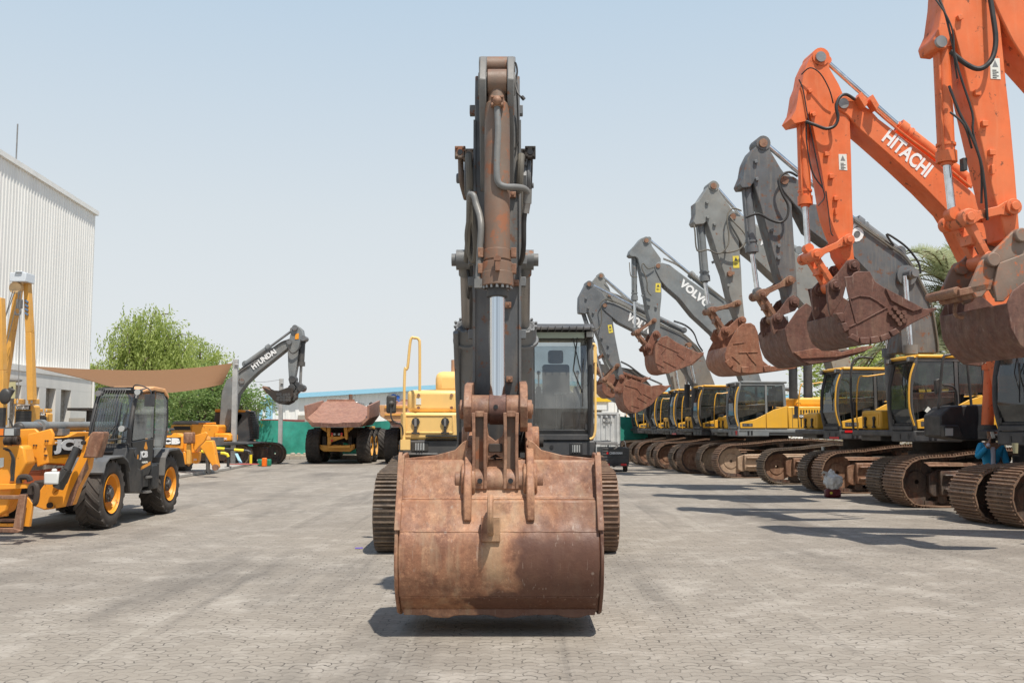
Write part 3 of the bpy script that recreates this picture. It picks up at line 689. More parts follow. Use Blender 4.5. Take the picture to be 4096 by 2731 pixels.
# ------------------------------------------------------------------ excavator kit (local: x back, y to the machine's right, z up; origin under the cab's near front corner)
def strip(pts, y0, y1):
    s = MB()
    for a, b_ in zip(pts[:-1], pts[1:]): s.quad((a[0], y0, a[1]), (b_[0], y0, b_[1]), (b_[0], y1, b_[1]), (a[0], y1, a[1]))
    return s
def cab(t, zb, zt, roof, low, fm, glassm, guard=False, main=False, name='cab', Wd=1.02, badge=True):
    H = zt - zb; P = lambda u, h: (u, zb + h*H)
    fp = [P(.04,0), P(-.05,.28), P(-.03,.6), P(.10,.93)]
    s = MB()
    for y in (.05, Wd-.05):
        s.tube([(u, y, z) for u, z in fp], .05, 8)
        s.b(.98, 1.06, y-.03, y+.03, zb+.05, zt-.1)
        s.bar((1.72, y, zb+.02), (1.66, y, zt-.12), .07, .1, (1,0,0))
        s.bar((.08, y, zt-.11), (1.68, y, zt-.11), .07, .09)
        s.bar((.05, y, zb+.48*H), (1.0, y, zb+.52*H), .03, .03)
    s.b(0.0, 1.76, 0.02, Wd-.02, zb, zb+.05); s.prism([P(.05,.01), P(.0,.09), P(.05,.09), P(.1,.01)], .03, Wd-.03); s.bar((-.045,.06,zb+.285*H), (-.045,Wd-.06,zb+.285*H), .015, .018)
    for sy in (.09, Wd-.09): s.ob((-.0,sy,zb+.11*H), (.012,0,-.01), (0,.045,0), (0,0,.05))
    s.b(0.02, 1.74, Wd-.07, Wd, zb+.05, zb+.42*H)
    s.b(1.66, 1.76, 0.06, Wd-.06, zb+.05, zb+.45*H)
    s.b(-.04, .05, .06, Wd-.06, zb+.0, zb+.09)
    s.bar((.09, .05, zt-.12), (.09, Wd-.05, zt-.12), .09, .09)
    c = obj(name, s, fm, t, bev=.012)
    s = MB(); s.b(.12, 1.78, -.01, Wd+.01, zt-.08, zt); s.b(-.02, .12, .04, Wd-.04, zt-.1, zt-.03)
    obj('roof', s, roof, c, bev=.03)
    obj('windshield', strip([P(.045,.07)]+[(u-.012, z) for u, z in fp[1:-1]]+[P(.085,.91)], .09, Wd-.09), glassm, c, fix=False)
    def win(pts, y, nm='side_window'):
        s = MB(); s.add([(u, y, z) for u, z in pts], [tuple(range(len(pts)))]); obj(nm, s, glassm, c, fix=False)
    win([P(.0,.22), P(-.01,.5), P(.96,.5), P(.96,.38)], .03); win([P(.0,.53), P(.03,.75), P(.12,.92), P(.96,.92), P(.96,.53)], .03)
    win([P(1.08,.47), P(1.64,.5), P(1.6,.92), P(1.08,.92)], .03); win([P(.0,.3), P(.12,.92), P(1.6,.92), P(1.6,.45)], Wd-.03)
    s = MB(); s.quad((1.70,.1,zb+.47*H),(1.70,Wd-.1,zb+.47*H),(1.67,Wd-.1,zt-.15),(1.67,.1,zt-.15)); obj('rear_window', s, glassm, c, fix=False)
    s = MB(); s.prism([P(.06,.02), P(.05,.13), P(.62,.21), P(.98,.31), P(.98,.02)], -.02, .03)
    s.prism([P(1.0,.02), P(1.0,.32), P(1.27,.40), P(1.76,.48), P(1.76,.02)], -.02, .03)
    dp = obj('door_panel', s, low, c, bev=.008)
    if badge:
        s = MB(); s.b(.13, .5, -.026, -.018, zb+.05*H, zb+.115*H); obj('badge_plate', s, M['dark'], c)
        s = MB(); s.cyl((.41,-.03,zb+.083*H), (.41,-.026,zb+.083*H), .04); s.b(.2,.23,-.03,-.026,zb+.06*H,zb+.105*H); s.b(.25,.28,-.03,-.026,zb+.06*H,zb+.105*H)
        obj('badge_mark', s, M['steel'], c)
    # seat and console
    s = MB(); s.b(.75, 1.25, .28, .78, zb+.2, zb+.42*H); s.prism([(1.18,zb+.36*H),(1.33,zb+.36*H),(1.45,zb+.72*H),(1.3,zb+.72*H)], .3, .76)
    s.prism([(1.33,zb+.73*H),(1.46,zb+.73*H),(1.48,zb+.86*H),(1.36,zb+.86*H)], .4, .66)
    s.b(.7, 1.2, .16, .25, zb+.1, zb+.5*H); s.b(.7, 1.2, .8, .88, zb+.1, zb+.5*H)
    obj('seat', s, M['seat'], c, bev=.04)
    s = MB()
    for y in (.2, .84): s.tube([(.78,y,zb+.48*H), (.74,y,zb+.6*H)], .015, 6); s.ball((.73,y,zb+.62*H), .035)
    for y in (.47, .57): s.tube([(.35,y,zb+.06), (.33,y,zb+.42*H)], .012, 6); s.b(.28,.33,y-.06,y+.03,zb+.41*H,zb+.43*H); s.b(.12,.3,y-.09,y-.01,zb+.05,zb+.16)
    s.b(.12,.3,.7,.8,zb+.05,zb+.14); s.b(.12,.3,.2,.3,zb+.05,zb+.14)
    obj('control_levers', s, M['steel'], c)
    # wiper, lamps
    s = MB(); s.tube([(-.03,.25,zt-.16), (-.09,.32,zb+.62*H), (-.10,.18,zb+.42*H)], .011, 5, False); s.tube([(-.03,.32,zt-.16), (-.08,.2,zb+.6*H)], .009, 5, False)
    s.bar((-.09,.16,zb+.72*H), (-.11,.18,zb+.30*H), .012, .02, (1,0,0)); obj('wiper', s, M['black'], c)
    for y in (.06, Wd-.06):
        s = MB(); s.b(-.07, .04, y-.065, y+.065, zt-.16, zt-.05); l = obj('work_lamp', s, M['black'], c, bev=.01)
        s = MB(); s.b(-.078, -.07, y-.05, y+.05, zt-.148, zt-.062); obj('lens', s, M['lamp'], l)
    if main:
        s = MB(); s.prism([(-.02,zt-.02), (-.3,zt-.06), (-.3,zt-.02), (0.05,zt+.07), (0.1,zt+.07), (.1,zt)], .0, Wd)
        for k in range(9): s.b(-.32, -.0, .05+k*.11, .065+k*.11, zt-.07, zt-.0)
        obj('sun_visor', s, M['dark'], c, bev=.006)
        s = MB(); s.b(-.02, .05, .14, Wd-.12, zt-.16, zt-.07); obj('roof_hatch', s, flat('pale_green_hatch', (0.55,0.66,0.56), 0.4), c)
    return c
def handrail(t, pts, m, name='handrail', r=.018):
    s = MB(); s.tube(pts, r, 7); return obj(name, s, m, t)
def toolbox(t, zb, top, u0, u1, v0, v1, m, skirtm, zs, main=False):
    s = MB(); s.b(u0, u1, v0, v1, zb, top); o = obj('toolbox', s, m, t, bev=.06, seg=3)
    s = MB(); s.b(u0-.02, u1, v0, v1, zs, zb-.003); obj('toolbox_step', s, skirtm, t, bev=.02)
    for k in (.3, .75):
        y = v0 + (v1-v0)*k; zc = zb+(top-zb)*.5
        s = MB(); s.cyl((u0-.035, y, zc+.03), (u0, y, zc+.03), .055); s.b(u0-.045, u0, y-.02, y+.02, zc-.16, zc+.03); s.b(u0-.05, u0, y-.06, y+.06, zc-.19, zc-.15)
        obj('latch', s, M['black'], o)
    s = MB()
    y0, y1, z0, z1 = v0+.1, v1-.1, zb+.12, top-.1
    for a, b_ in (((y0,z0),(y1,z0)), ((y1,z0),(y1,z1)), ((y1,z1),(y0,z1)), ((y0,z1),(y0,z0))): s.bar((u0-.003,a[0],a[1]), (u0-.003,b_[0],b_[1]), .02, .02, (1,0,0))
    obj('lid_edge', s, m, o, bev=.006)
    return o
def upper(t, deck0=0, box=True, zb=1.68, zt=3.33, zs=1.42, roof='yellow', low='yellow', fm='dark', body='yellow', boxm='yellow', vents=True, glassm='dglass', red=False, rail='yellow', boxtop=2.15, badge=True, length=4.9, exhaust=True):
    cab(t, zb, zt, M[roof], M[low], M[fm], M[glassm], badge=badge)
    s = MB(); s.b(deck0, length, 1.03, 2.98, zs+.12, zb-.004); s.b(0, length, .0, 1.03, zs+.12, zb-.004); s.b(-.02, 1.1, 0.0, 1.02, zs, zb-.006); s.b(max(1.1, deck0), length-.1, .05, 2.9, zs+.04, zs+.12)
    h = obj('house_deck', s, M[fm], t, bev=.03)
    s = MB()
    for k in (.25, .62): s.b(-.03, -.018, k-.03, k+.03, zs+.06, zs+.17)
    for k in (.35,.47): s.b(k-.03, k+.03, -.012, -.002, zs+.05, zs+.19)
    obj('deck_slots', s, M['blackp'], h)
    if red:
        s = MB(); s.b(-.034,-.022,.05,.6,zs+.01,zs+.07); s.b(.12,.9,-.012,-.003,zb-.08,zb-.02); obj('reflector_strip', s, M['red'], h)
    if box: toolbox(t, zb, boxtop, .25, 1.5, 2.0, 2.98, M[boxm], M[fm], zs)
    # hood, side doors, counterweight
    s = MB(); s.b(1.8, length-.75, .03, 2.95, zb, zb+.78); hd = obj('engine_cover', s, M[body], t, bev=.04)
    s = MB(); s.b(2.3, length-.6, .6, 2.3, zb+.78, zb+1.12); obj('hood_dome', s, M[body], t, bev=.1, seg=3)
    s = MB(); s.prism([(length-.75,.0),(length,.05),(length+.45,.5),(length+.6,1.5),(length+.45,2.5),(length,2.93),(length-.75,2.98)], zs-.05, zb+.95, 'z')
    obj('counterweight', s, M[fm], t, bev=.08, seg=3)
    if vents:
        s = MB()
        for r_, (za, zc) in enumerate(((zb+.5,zb+.66),(zb+.07,zb+.4))):
            for k in range(16): s.b(2.15+k*.1, 2.19+k*.1, .016, .027, za, zc)
        obj('louvre', s, M['blackp'], hd)
    s = MB(); s.b(1.95,1.96,.02,.027,zb+.05,zb+.75); s.b(1.98,2.95,.018,.026,zb+.38,zb+.5); pl = obj('name_plate', s, M['dark'], hd)
    if body in ('yellow', 'paleyel'): text('VOLVO', (2.1,.012,zb+.4), (1,0,0), (0,0,1), .5, .075, M['white'], pl, bold=.06)
    if exhaust:
        s = MB(); s.cyl((3.4,2.2,zb+1.05),(3.4,2.2,zb+1.35),.06); s.cyl((3.4,2.2,zb+1.32),(3.34,2.1,zb+1.48),.06); obj('exhaust_pipe', s, M['rust'], t)
    s = MB(); s.tube([(1.75,.35,zt-.25),(2.1,.4,zt-.3),(2.5,.7,zt-.55),(2.75,.95,zt-.75)], .07, 10); obj('air_duct', s, M['grey'], t)
    # front rail over the toolbox and long cab grab rail
    if rail:
        handrail(t, [(.15,2.95,zb-.1),(.12,2.95,zb+.5),(.2,2.95,zb+1.25),(.45,2.95,zb+1.32),(1.5,2.95,zb+1.36),(1.6,2.95,zb+.5)], M[rail])
        handrail(t, [(-.03,-.03,zb+.1),(-.13,-.03,zb+.5),(-.1,-.03,zb+1.1),(.02,-.03,zt-.2)], M[rail], 'grab_rail', .022)
    if box:
        s = MB(); s.tube([(.2,2.95,zb+.75),(.1,3.05,zb+.75),(.08,3.05,zb+.5)], .012, 5); s.b(.06,.1,2.93,3.13,zb+.35,zb+.68); obj('mirror', s, M['black'], t, bev=.01)
    # boom foot brackets
    s = MB()
    for y in (1.12, 1.72): s.prism([(.9,zb),(1.05,zb+.55),(1.35,zb+.65),(1.6,zb+.45),(2.0,zb)], y, y+.07)
    obj('boom_foot_bracket', s, M[fm], t)
    s = MB(); s.cyl((1.6,1.5,.95),(1.6,1.5,zs+.1),.75,n=28); s.cyl((1.6,1.5,1.05),(1.6,1.5,1.2),.85,n=28); obj('turntable', s, M['under'], t)
def track(t, u0, v0, w, L=5.2, h=1.12, fm='frame', sm='shoe', near=True, rise=.1, slack=True):
    """crawler track: chain of triple-grouser shoes round an idler and a sprocket"""
    r = h*.46; zc = r + .03
    pts = []
    n1 = 9
    for k in range(n1+1):                      # front idler, from bottom to top
        a = R(-115) - R(150)*k/n1; pts.append((u0 + r + r*math.cos(a), zc + r*math.sin(a)))
    path = [(u0+L-r*1.0, .03)] + [(u0+r*1.5, .03)] + pts + [(u0+1.25, h*.93+rise*.6), (u0+L*.42, h+rise), (u0+L*.62, h+rise), (u0+L-r*1.2, h*.97)]
    for k in range(n1+1):
        a = R(80) - R(165)*k/n1; path.append((u0+L-r + r*.98*math.cos(a), zc+.04 + r*.98*math.sin(a)))
    # resample
    segs = []; tot = 0
    P = [Vector((x, 0, z)) for x, z in path]; P.append(P[0])
    for a, b_ in zip(P[:-1], P[1:]): segs.append((tot, a, b_)); tot += (b_-a).length
    pitch = .205; N = int(tot/pitch); pitch = tot/N
    def at(q):
        q %= tot
        for (q0, a, b_) in reversed(segs):
            if q >= q0: return a + (b_-a)*((q-q0)/max(1e-6, (b_-a).length))
    tr = MB(); ln = MB(); hl = MB()
    cen = Vector((u0+L/2, 0, h/2))
    for i in range(N):
        a = at(i*pitch); b_ = at((i+1)*pitch); d = (b_-a); c = (a+b_)/2; ex = d.normalized(); nz = Vector((-ex.z, 0, ex.x))
        if nz.dot(Vector((c.x, 0, c.z)) - Vector((min(max(c.x, u0+r), u0+L-r), 0, zc))) < 0: nz = -nz
        cy = Vector((c.x, v0+w/2, c.z))
        jit = random.uniform(-.006, .006)
        tr.ob(cy + nz*(.012+jit), ex*pitch*.49, Vector((0, w/2, 0)), nz*.012)
        for k in (-1, 0, 1): tr.ob(cy + ex*pitch*.36*k + nz*(.042+jit), ex*.012, Vector((0, w/2*(.97 if k else .94), 0)), nz*.022)
        for sgn in (-1, 1): ln.ob(cy + nz*(.0265+jit) + Vector((0, sgn*.055, 0)) + ex*pitch*.17*(1 if i % 2 else -1), ex*pitch*.09, Vector((0,.022,0)), nz*.001)
        for sgn in (-1, 1): ln.ob(cy - nz*.055 + Vector((0, sgn*.09, 0)), ex*pitch*.46, Vector((0,.022,0)), nz*.045)
    ct = obj('crawler_track', tr, M[sm], t, smooth=False)
    obj('track_chain', ln, M['framed'], ct, smooth=False)
    ym = v0 + w/2; s = MB()
    y0, y1 = (v0 + .06, ym + .2) if near else (ym - .2, v0 + w - .06)
    ya, yb = ym-.17, ym+.17
    s.prism([(u0+.75,.30),(u0+.85,.22),(u0+L-.9,.22),(u0+L-.8,.38),(u0+L-.8,.72),(u0+L-1.1,.82),(u0+1.0,.82),(u0+.75,.72)], ya, yb)
    ys = ya-.13 if near else yb
    s.b(u0+.95, u0+2.15, ys, ys+.13, .26, .80); s.b(u0+2.35, u0+3.55, ys+.03, ys+.13, .3, .75)
    for zz in (.72, .42): s.b(u0+1.0, u0+2.2, ys-.1 if near else ys+.13, ys if near else ys+.23, zz-.05, zz)
    fr = obj('track_frame', s, M[fm], ct, bev=.025)
    s = MB(); s.b(u0+1.35, u0+1.62, ys-.004, ys+.01, .56, .61); obj('frame_slot', s, M['blackp'], ct)
    s = MB(); s.lathe([(-.07,.05),(-.07,r*.45),(-.05,r*.5),(-.06,r*.82),(-.06,r*.9),(.06,r*.9),(.06,r*.82),(.05,r*.5),(.07,r*.45),(.07,.05)], (u0+r, ym, zc), 'y', 26)
    obj('idler', s, M[fm], ct)
    s = MB(); cz = (u0+L-r, ym, zc+.04)
    s.lathe([(-.06,.05),(-.14,.1),(-.14,r*.55),(-.05,r*.6),(-.04,r*.88),(.04,r*.88),(.05,r*.6),(.14,r*.55),(.14,.05)], cz, 'y', 26)
    for k in range(20):
        a = 2*math.pi*k/20; s.ob((cz[0]+r*.9*math.cos(a), ym, cz[2]+r*.9*math.sin(a)), (.035*math.cos(a),0,.035*math.sin(a)), (0,.035,0), (-.03*math.sin(a),0,.03*math.cos(a)))
    obj('sprocket', s, M[fm], ct)
    s = MB(); n = 8
    for k in range(n):
        x = u0+1.05+(L-2.1)*k/(n-1); s.cyl((x, ym-.17, .17), (x, ym+.17, .17), .11, n=12)
    s.cyl((u0+L*.42, ym-.12, h-.07+rise-.08), (u0+L*.42, ym+.12, h-.07+rise-.08), .09); s.cyl((u0+L*.62, ym-.12, h-.07+rise-.08), (u0+L*.62, ym+.12, h-.07+rise-.08), .09)
    obj('track_rollers', s, M['framed'], ct)
    return ct
def ram(par, fr, v, a, g, b_, rb, rr, mb, name='cylinder', pin=True, pipe=True):
    """hydraulic ram traced on the plane v: a barrel end, g gland, b rod end"""
    A = fr.T(a, v); G = fr.T(g, v); B = fr.T(b_, v)
    p = lambda q: Vector((q[0], v, q[1])); A, G, B = p(A), p(G), p(B)
    s = MB(); s.cyl(A, G, rb, n=18); d = (G-A).normalized(); s.cyl(G-d*.16, G-d*.0, rb*1.22, n=18); s.cyl(G-d*.28, G-d*.24, rb*1.15, n=18)
    s.cyl(A+Vector((0,-rb*1.1,0)), A+Vector((0,rb*1.1,0)), rb*1.05)
    if pipe: s.tube([A+d*.2+Vector((-rb*.9,-rb*.9,0)), A+d*.5+Vector((-rb*.9,-rb*.9,0)), G-d*.3+Vector((-rb*.9,-rb*.9,0)), G-d*.12+Vector((-rb*.5,-rb*.6,0))], .02, 6)
    c = obj(name, s, M[mb], par)
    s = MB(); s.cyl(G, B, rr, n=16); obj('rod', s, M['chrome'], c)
    s = MB(); s.cyl(B-Vector((0,rr*1.5,0)), B+Vector((0,rr*1.5,0)), rr*1.6); s.cyl(G, G+d*.04, rr*1.5, n=14); obj('rod_eye', s, M[mb], c)
    return c
def pinz(s, fr, p, v0, v1, r):
    q = fr.T(p, v0); s.cyl((q[0], v0, q[1]), (q[0], v1, q[1]), r, n=16)
def hose(par, fr, v, pts, r, m='rubber', name='hose', out=0.0):
    s = MB(); q = fr.TT(pts, v); n = len(q)
    s.tube([(x, v - out*math.sin(math.pi*i/(n-1)), z) for i, (x, z) in enumerate(q)], r, 10); return obj(name, s, M[m], par)
def plate(par, fr, pts, v0, v1, m, name, bev=.015):
    s = MB(); s.prism(fr.TT(pts, v0), v0, v1); return obj(name, s, m if not isinstance(m, str) else M[m], par, bev=bev)
def bolts(par, fr, pts, v, r, m, name='bolt', h=.03):
    s = MB()
    for p in pts:
        q = fr.T(p, v); s.cyl((q[0], v-h, q[1]), (q[0], v, q[1]), r, n=6)
    return obj(name, s, M[m], par)
def bucket(t, fr, side, belly, v0, v1, m, ears, earpins, teeth=None, segs=None, ribs=None, name='bucket', wallt=.03):
    """hollow bucket: side = outline of the near side plate; belly = index range of the outline that carries the wrapper"""
    q = fr.TT(side, v0); i0, i1 = belly; n = len(q)
    wrap = []; i = i0
    while True:
        wrap.append(q[i % n])
        if i % n == i1 % n: break
        i += 1
    cx = sum(x for x, z in q)/n; cz = sum(z for x, z in q)/n
    s = MB(); s.prism(q, v0, v0+wallt); s.prism(q, v1-wallt, v1)
    wv = [Vector((x, 0, z)) for x, z in wrap]; sm = spline(wv, 3)
    inn = []
    for k, p in enumerate(sm):
        d = (sm[min(k+1, len(sm)-1)] - sm[max(k-1, 0)]).normalized(); nn = Vector((-d.z, 0, d.x))
        if nn.dot(Vector((cx, 0, cz)) - p) < 0: nn = -nn
        inn.append(p + nn*.03)
    s.prism([(p.x, p.z) for p in sm] + [(p.x, p.z) for p in reversed(inn)], v0+wallt*.5, v1-wallt*.5)
    b_ = obj(name, s, M[m], t, bev=.012)
    if ears:
        for va in ((v0+v1)/2 - .36, (v0+v1)/2 + .30):
            # ears traced on the near ear's plane
            qe = fr.TT(ears, (v0+v1)/2 - .36); s = MB(); s.prism(qe, va, va+.06)
            for p in earpins:
                e = fr.T(p, (v0+v1)/2-.36); s.cyl((e[0], va-.05, e[1]), (e[0], va+.11, e[1]), .11, n=18); s.cyl((e[0], va-.09, e[1]), (e[0], va+.13, e[1]), .06, n=14)
            obj('bucket_ear', s, M[m], b_, bev=.01)
    if teeth:                                    # teeth = (root px, tip px)
        a, c = [Vector((*fr.T(p, v0),)) for p in teeth]
        A = Vector((a.x, 0, a.y)); C_ = Vector((c.x, 0, c.y)); d = (C_-A); up = Vector((-d.z, 0, d.x)).normalized()
        for k in range(5):
            y = v0 + .08 + (v1-v0-.16)*k/4; s = MB()
            o = Vector((0, y, 0)); hw = .07
            s.add([A+o+Vector((0,-hw,0))-up*.07, A+o+Vector((0,hw,0))-up*.07, A+o+Vector((0,hw,0))+up*.07, A+o+Vector((0,-hw,0))+up*.07,
                   C_+o+Vector((0,-hw*.6,0))-up*.015, C_+o+Vector((0,hw*.6,0))-up*.015, C_+o+Vector((0,hw*.6,0))+up*.015, C_+o+Vector((0,-hw*.6,0))+up*.015],
                  [(0,3,2,1),(4,5,6,7),(0,1,5,4),(1,2,6,5),(2,3,7,6),(3,0,4,7)])
            obj('tooth', s, M[m], b_, bev=.008)
    if segs:                                     # wear shrouds following the near lower edge
        for a, c, e, f in segs:
            s = MB(); s.prism(fr.TT([a, c, e, f], v0-.03), v0-.04, v0+.10); obj('wear_shroud', s, M[m], b_, bev=.015)
    if ribs:
        s = MB()
        for a, c in ribs:
            A, C_ = fr.T(a, v0), fr.T(c, v0); s.bar((A[0], v0-.008, A[1]), (C_[0], v0-.008, C_[1]), .022, .02, (0,1,0))
        obj('side_rib', s, M[m], b_, bev=.005)
    return b_
def linkage(t, fr, v, side_arm, link_pin, hbot, m, r=.09, vb=None):
    """side links from the arm to the rod pin, H link from the rod pin down to the bucket"""
    vm = v
    for va in (vm-.28, vm+.24):
        A = fr.T(side_arm, vm-.28); B = fr.T(link_pin, vm-.28); s = MB()
        d = Vector((B[0]-A[0], 0, B[1]-A[1])); ln = d.length; d.normalize(); nn = Vector((-d.z, 0, d.x))
        P = lambda f, o: (A[0]+d.x*ln*f+nn.x*o, A[1]+d.z*ln*f+nn.z*o)
        s.prism([P(-.04,r), P(.12,r*.95), P(.3,r*.6), P(.75,r*.6), P(.9,r), P(1.05,r), P(1.05,-r), P(.9,-r), P(.75,-r*.55), P(.3,-r*.55), P(.12,-r*.9), P(-.04,-r)], va, va+.05)
        for q in (A, B): s.cyl((q[0], va-.05, q[1]), (q[0], va+.08, q[1]), r*1.05, n=16); s.cyl((q[0], va-.09, q[1]), (q[0], va-.04, q[1]), r*.6, n=10)
        obj('side_link', s, M[m], t, bev=.008)
    A = fr.T(link_pin, vm-.2); B = fr.T(hbot, vm-.2); s = MB()
    s.cyl((A[0], vm-.24, A[1]), (A[0], vm+.24, A[1]), r*1.15, n=16); s.cyl((B[0], vm-.22, B[1]), (B[0], vm+.22, B[1]), r*1.1, n=16)
    for y in (vm-.15, vm+.15): s.bar((A[0], y, A[1]), (B[0], y, B[1]), .1, .13, (0,1,0))
    mid = ((A[0]+B[0])/2, (A[1]+B[1])/2); s.ob((mid[0], vm, mid[1]), (.09,0,0), (0,.14,0), (0,0,.07))
    obj('bucket_link', s, M[m], t, bev=.012)
# ------------------------------------------------------------------ main excavator in the middle (faces the camera)
MX, MY = 1.277, 15.6
me_ = thing('excavator', 'rusty grey armed excavator facing the camera with a wide brown bucket lowered', 'excavator', (MX, MY, 0), R(90))
def wx(px, py, Y): return W(px*1.7415, py*1.7415, Y)          # 2352-wide pixel units
upz = dict(zb=1.545, zt=3.30, zs=1.30)
cab(me_, 1.545, 3.30, M['dark'], M['dark'], M['dark'], M['glass'], main=True, badge=False)
s = MB(); s.b(-.02, 1.1, -.03, 1.06, 1.29, 1.54); s.b(1.1, 5.0, .0, 2.98, 1.36, 1.54); s.b(0.0, 1.1, 1.06, 2.98, 1.40, 1.52)
hd_ = obj('house_deck', s, M['dark'], me_, bev=.03)
for (yy, w_) in ((.28,.16),):
    s = MB(); s.b(-.035, -.02, yy-.1, yy+.1, 1.33, 1.5); l_ = obj('step_lamp', s, M['black'], hd_, bev=.01)
    s = MB(); s.b(-.045, -.036, yy-.06, yy+.06, 1.36, 1.47); obj('lens', s, M['lamp'], l_)
s = MB()
for y_ in (.24,.28,.32): s.b(-.062,-.048,y_-.005,y_+.005,1.34,1.49)
obj('lamp_guard', s, M['dark'], hd_)
s = MB(); s.cyl((-.03,.66,1.44),(-.018,.66,1.44),.03); obj('slot', s, M['blackp'], hd_)
s = MB(); s.b(-.1, .3, -.36, -.03, 1.48, 1.52); s.tube([(.1,-.36,1.48),(.1,-.38,1.45),(.1,-.32,1.41)],.015,6); obj('catwalk', s, M['steel'], me_, bev=.006)
# left front boxes (viewer's left)
for nm, (u0, u1, v0, v1, z0, z1), mt_ in (('toolbox', (0.0,1.6,2.10,3.02,1.55,1.975), 'paleyel'), ('battery_box', (0.12,1.6,2.12,2.93,1.98,2.33), 'paleyel')):
    s = MB(); s.b(u0,u1,v0,v1,z0,z1); bx_ = obj(nm, s, M[mt_], me_, bev=.07 if nm == 'battery_box' else .045, seg=3)
    if nm == 'toolbox':
        for y in (2.78, 2.32):
            s = MB(); s.cyl((-.03,y,1.83),(0,y,1.83),.065,n=8); s.b(-.045,0,y-.022,y+.022,1.66,1.83); s.b(-.05,0,y-.06,y+.06,1.64,1.67); lt = obj('latch', s, M['black'], bx_)
            s = MB(); s.b(-.05,-.046,y-.018,y+.018,1.76,1.88); obj('latch_plate', s, M['chrome'], lt) if False else obj('latch_plate', s, M['steel'], bx_)
        s = MB(); y0, y1, z0, z1 = 2.2, 2.94, 1.66, 1.93
        for a, b_ in (((y0,z0),(y1,z0)), ((y1,z0),(y1,z1)), ((y1,z1),(y0,z1)), ((y0,z1),(y0,z0))): s.bar((-.002,a[0],a[1]), (-.002,b_[0],b_[1]), .022, .022, (1,0,0))
        obj('lid_edge', s, M['paleyel'], bx_, bev=.006)
        s = MB(); s.b(-.08,.0,2.12,2.62,1.60,1.625); s.b(-.06,.0,2.12,2.62,1.56,1.575); obj('step', s, M['black'], bx_)
    else:
        s = MB()
        for y in (2.75,2.23):
            for z in (2.05,2.25): s.cyl((.10,y,z),(.12,y,z),.024,n=10)
        obj('bolt', s, M['rust'], bx_)
        s = MB(); s.b(.113,.119,2.71,2.79,2.10,2.2); obj('decal', s, M['wlabel'], bx_)
s = MB(); s.b(-.02,1.6,2.08,3.04,1.30,1.546); s.b(-.05,0,2.42,2.98,1.30,1.35); sk = obj('toolbox_step', s, M['dark'], me_, bev=.025)
s = MB(); s.b(-.035,-.02,2.58,2.84,1.37,1.52); l_ = obj('step_lamp', s, M['black'], sk, bev=.012)
s = MB(); s.b(-.045,-.036,2.64,2.78,1.39,1.5); obj('lens', s, M['lamp'], l_)
s = MB()
for y in (2.67,2.71,2.75): s.b(-.062,-.05,y-.006,y+.006,1.37,1.52)
obj('lamp_guard', s, M['dark'], sk)
# engine cover
s = MB(); s.b(1.7, 4.6, .1, 2.95, 1.545, 2.3); s.b(1.8, 4.4, 1.4, 2.62, 2.3, 2.72); obj('engine_cover', s, M['paleyel'], me_, bev=.12, seg=3)
s = MB(); s.prism([(4.6,.0),(5.1,.3),(5.3,1.5),(5.1,2.7),(4.6,2.98)], 1.3, 2.5, 'z'); obj('counterweight', s, M['dark'], me_, bev=.08)
s = MB(); a = W(1780,1500,18.2); s.cyl((2.6, 2.32, 2.6), (2.6, 2.32, 2.97), .07); o = obj('exhaust_pipe', s, paint('pale_rust_pipe', (0.55,0.33,0.22), 0.7), me_)
# handrail with the kink, mirror
q = [wx(x, y, 15.5) for x, y in ((928,1028),(928,940),(930,850),(936,845),(943,782),(952,776),(962,780),(964,800),(964,898))]
s = MB(); s.tube(q, .022, 8); s.b(q[0].x-.05, q[0].x+.1, 15.44, 15.5, q[0].z-.03, q[0].z+.13); obj('handrail', s, M['paleyel'], me_, True)
q = [wx(x, y, 15.4) for x, y in ((1361,790),(1368,800),(1367,880),(1367,990),(1355,1008))]
s = MB(); s.tube(q, .020, 8); a = wx(1366,815,15.42); s.b(a.x-.02,a.x+.03,15.38,15.44,a.z-.12,a.z+.12); obj('grab_rail', s, M['paleyel'], me_, True)
s = MB(); a = wx(888,908,15.3); b_ = wx(910,949,15.3); s.b(a.x, b_.x, 15.25, 15.34, b_.z, a.z); mi = obj('mirror', s, M['black'], me_, True, bev=.03, seg=3)
s = MB(); c_ = wx(899,926,15.24); s.ball((c_.x, c_.y, c_.z), .04); s.tube([c_, wx(898,955,15.25), wx(905,968,15.3), wx(922,976,15.4), wx(926,1000,15.5)], .013, 6); obj('mirror_arm', s, M['dark'], mi, True)
s = MB(); s.cyl((1.6,1.42,.8),(1.6,1.42,1.4),.8,n=28); s.b(.2,3.6,.5,2.4,.45,.85); s.b(-1.1,4.0,1.0,1.9,.5,.8); obj('turntable', s, M['under'], me_)
track(me_, -1.8, -.20, .62, 5.5, 1.12, 'framed', 'shoe', True); track(me_, -1.8, 2.57, .62, 5.5, 1.12, 'framed', 'shoed', False)
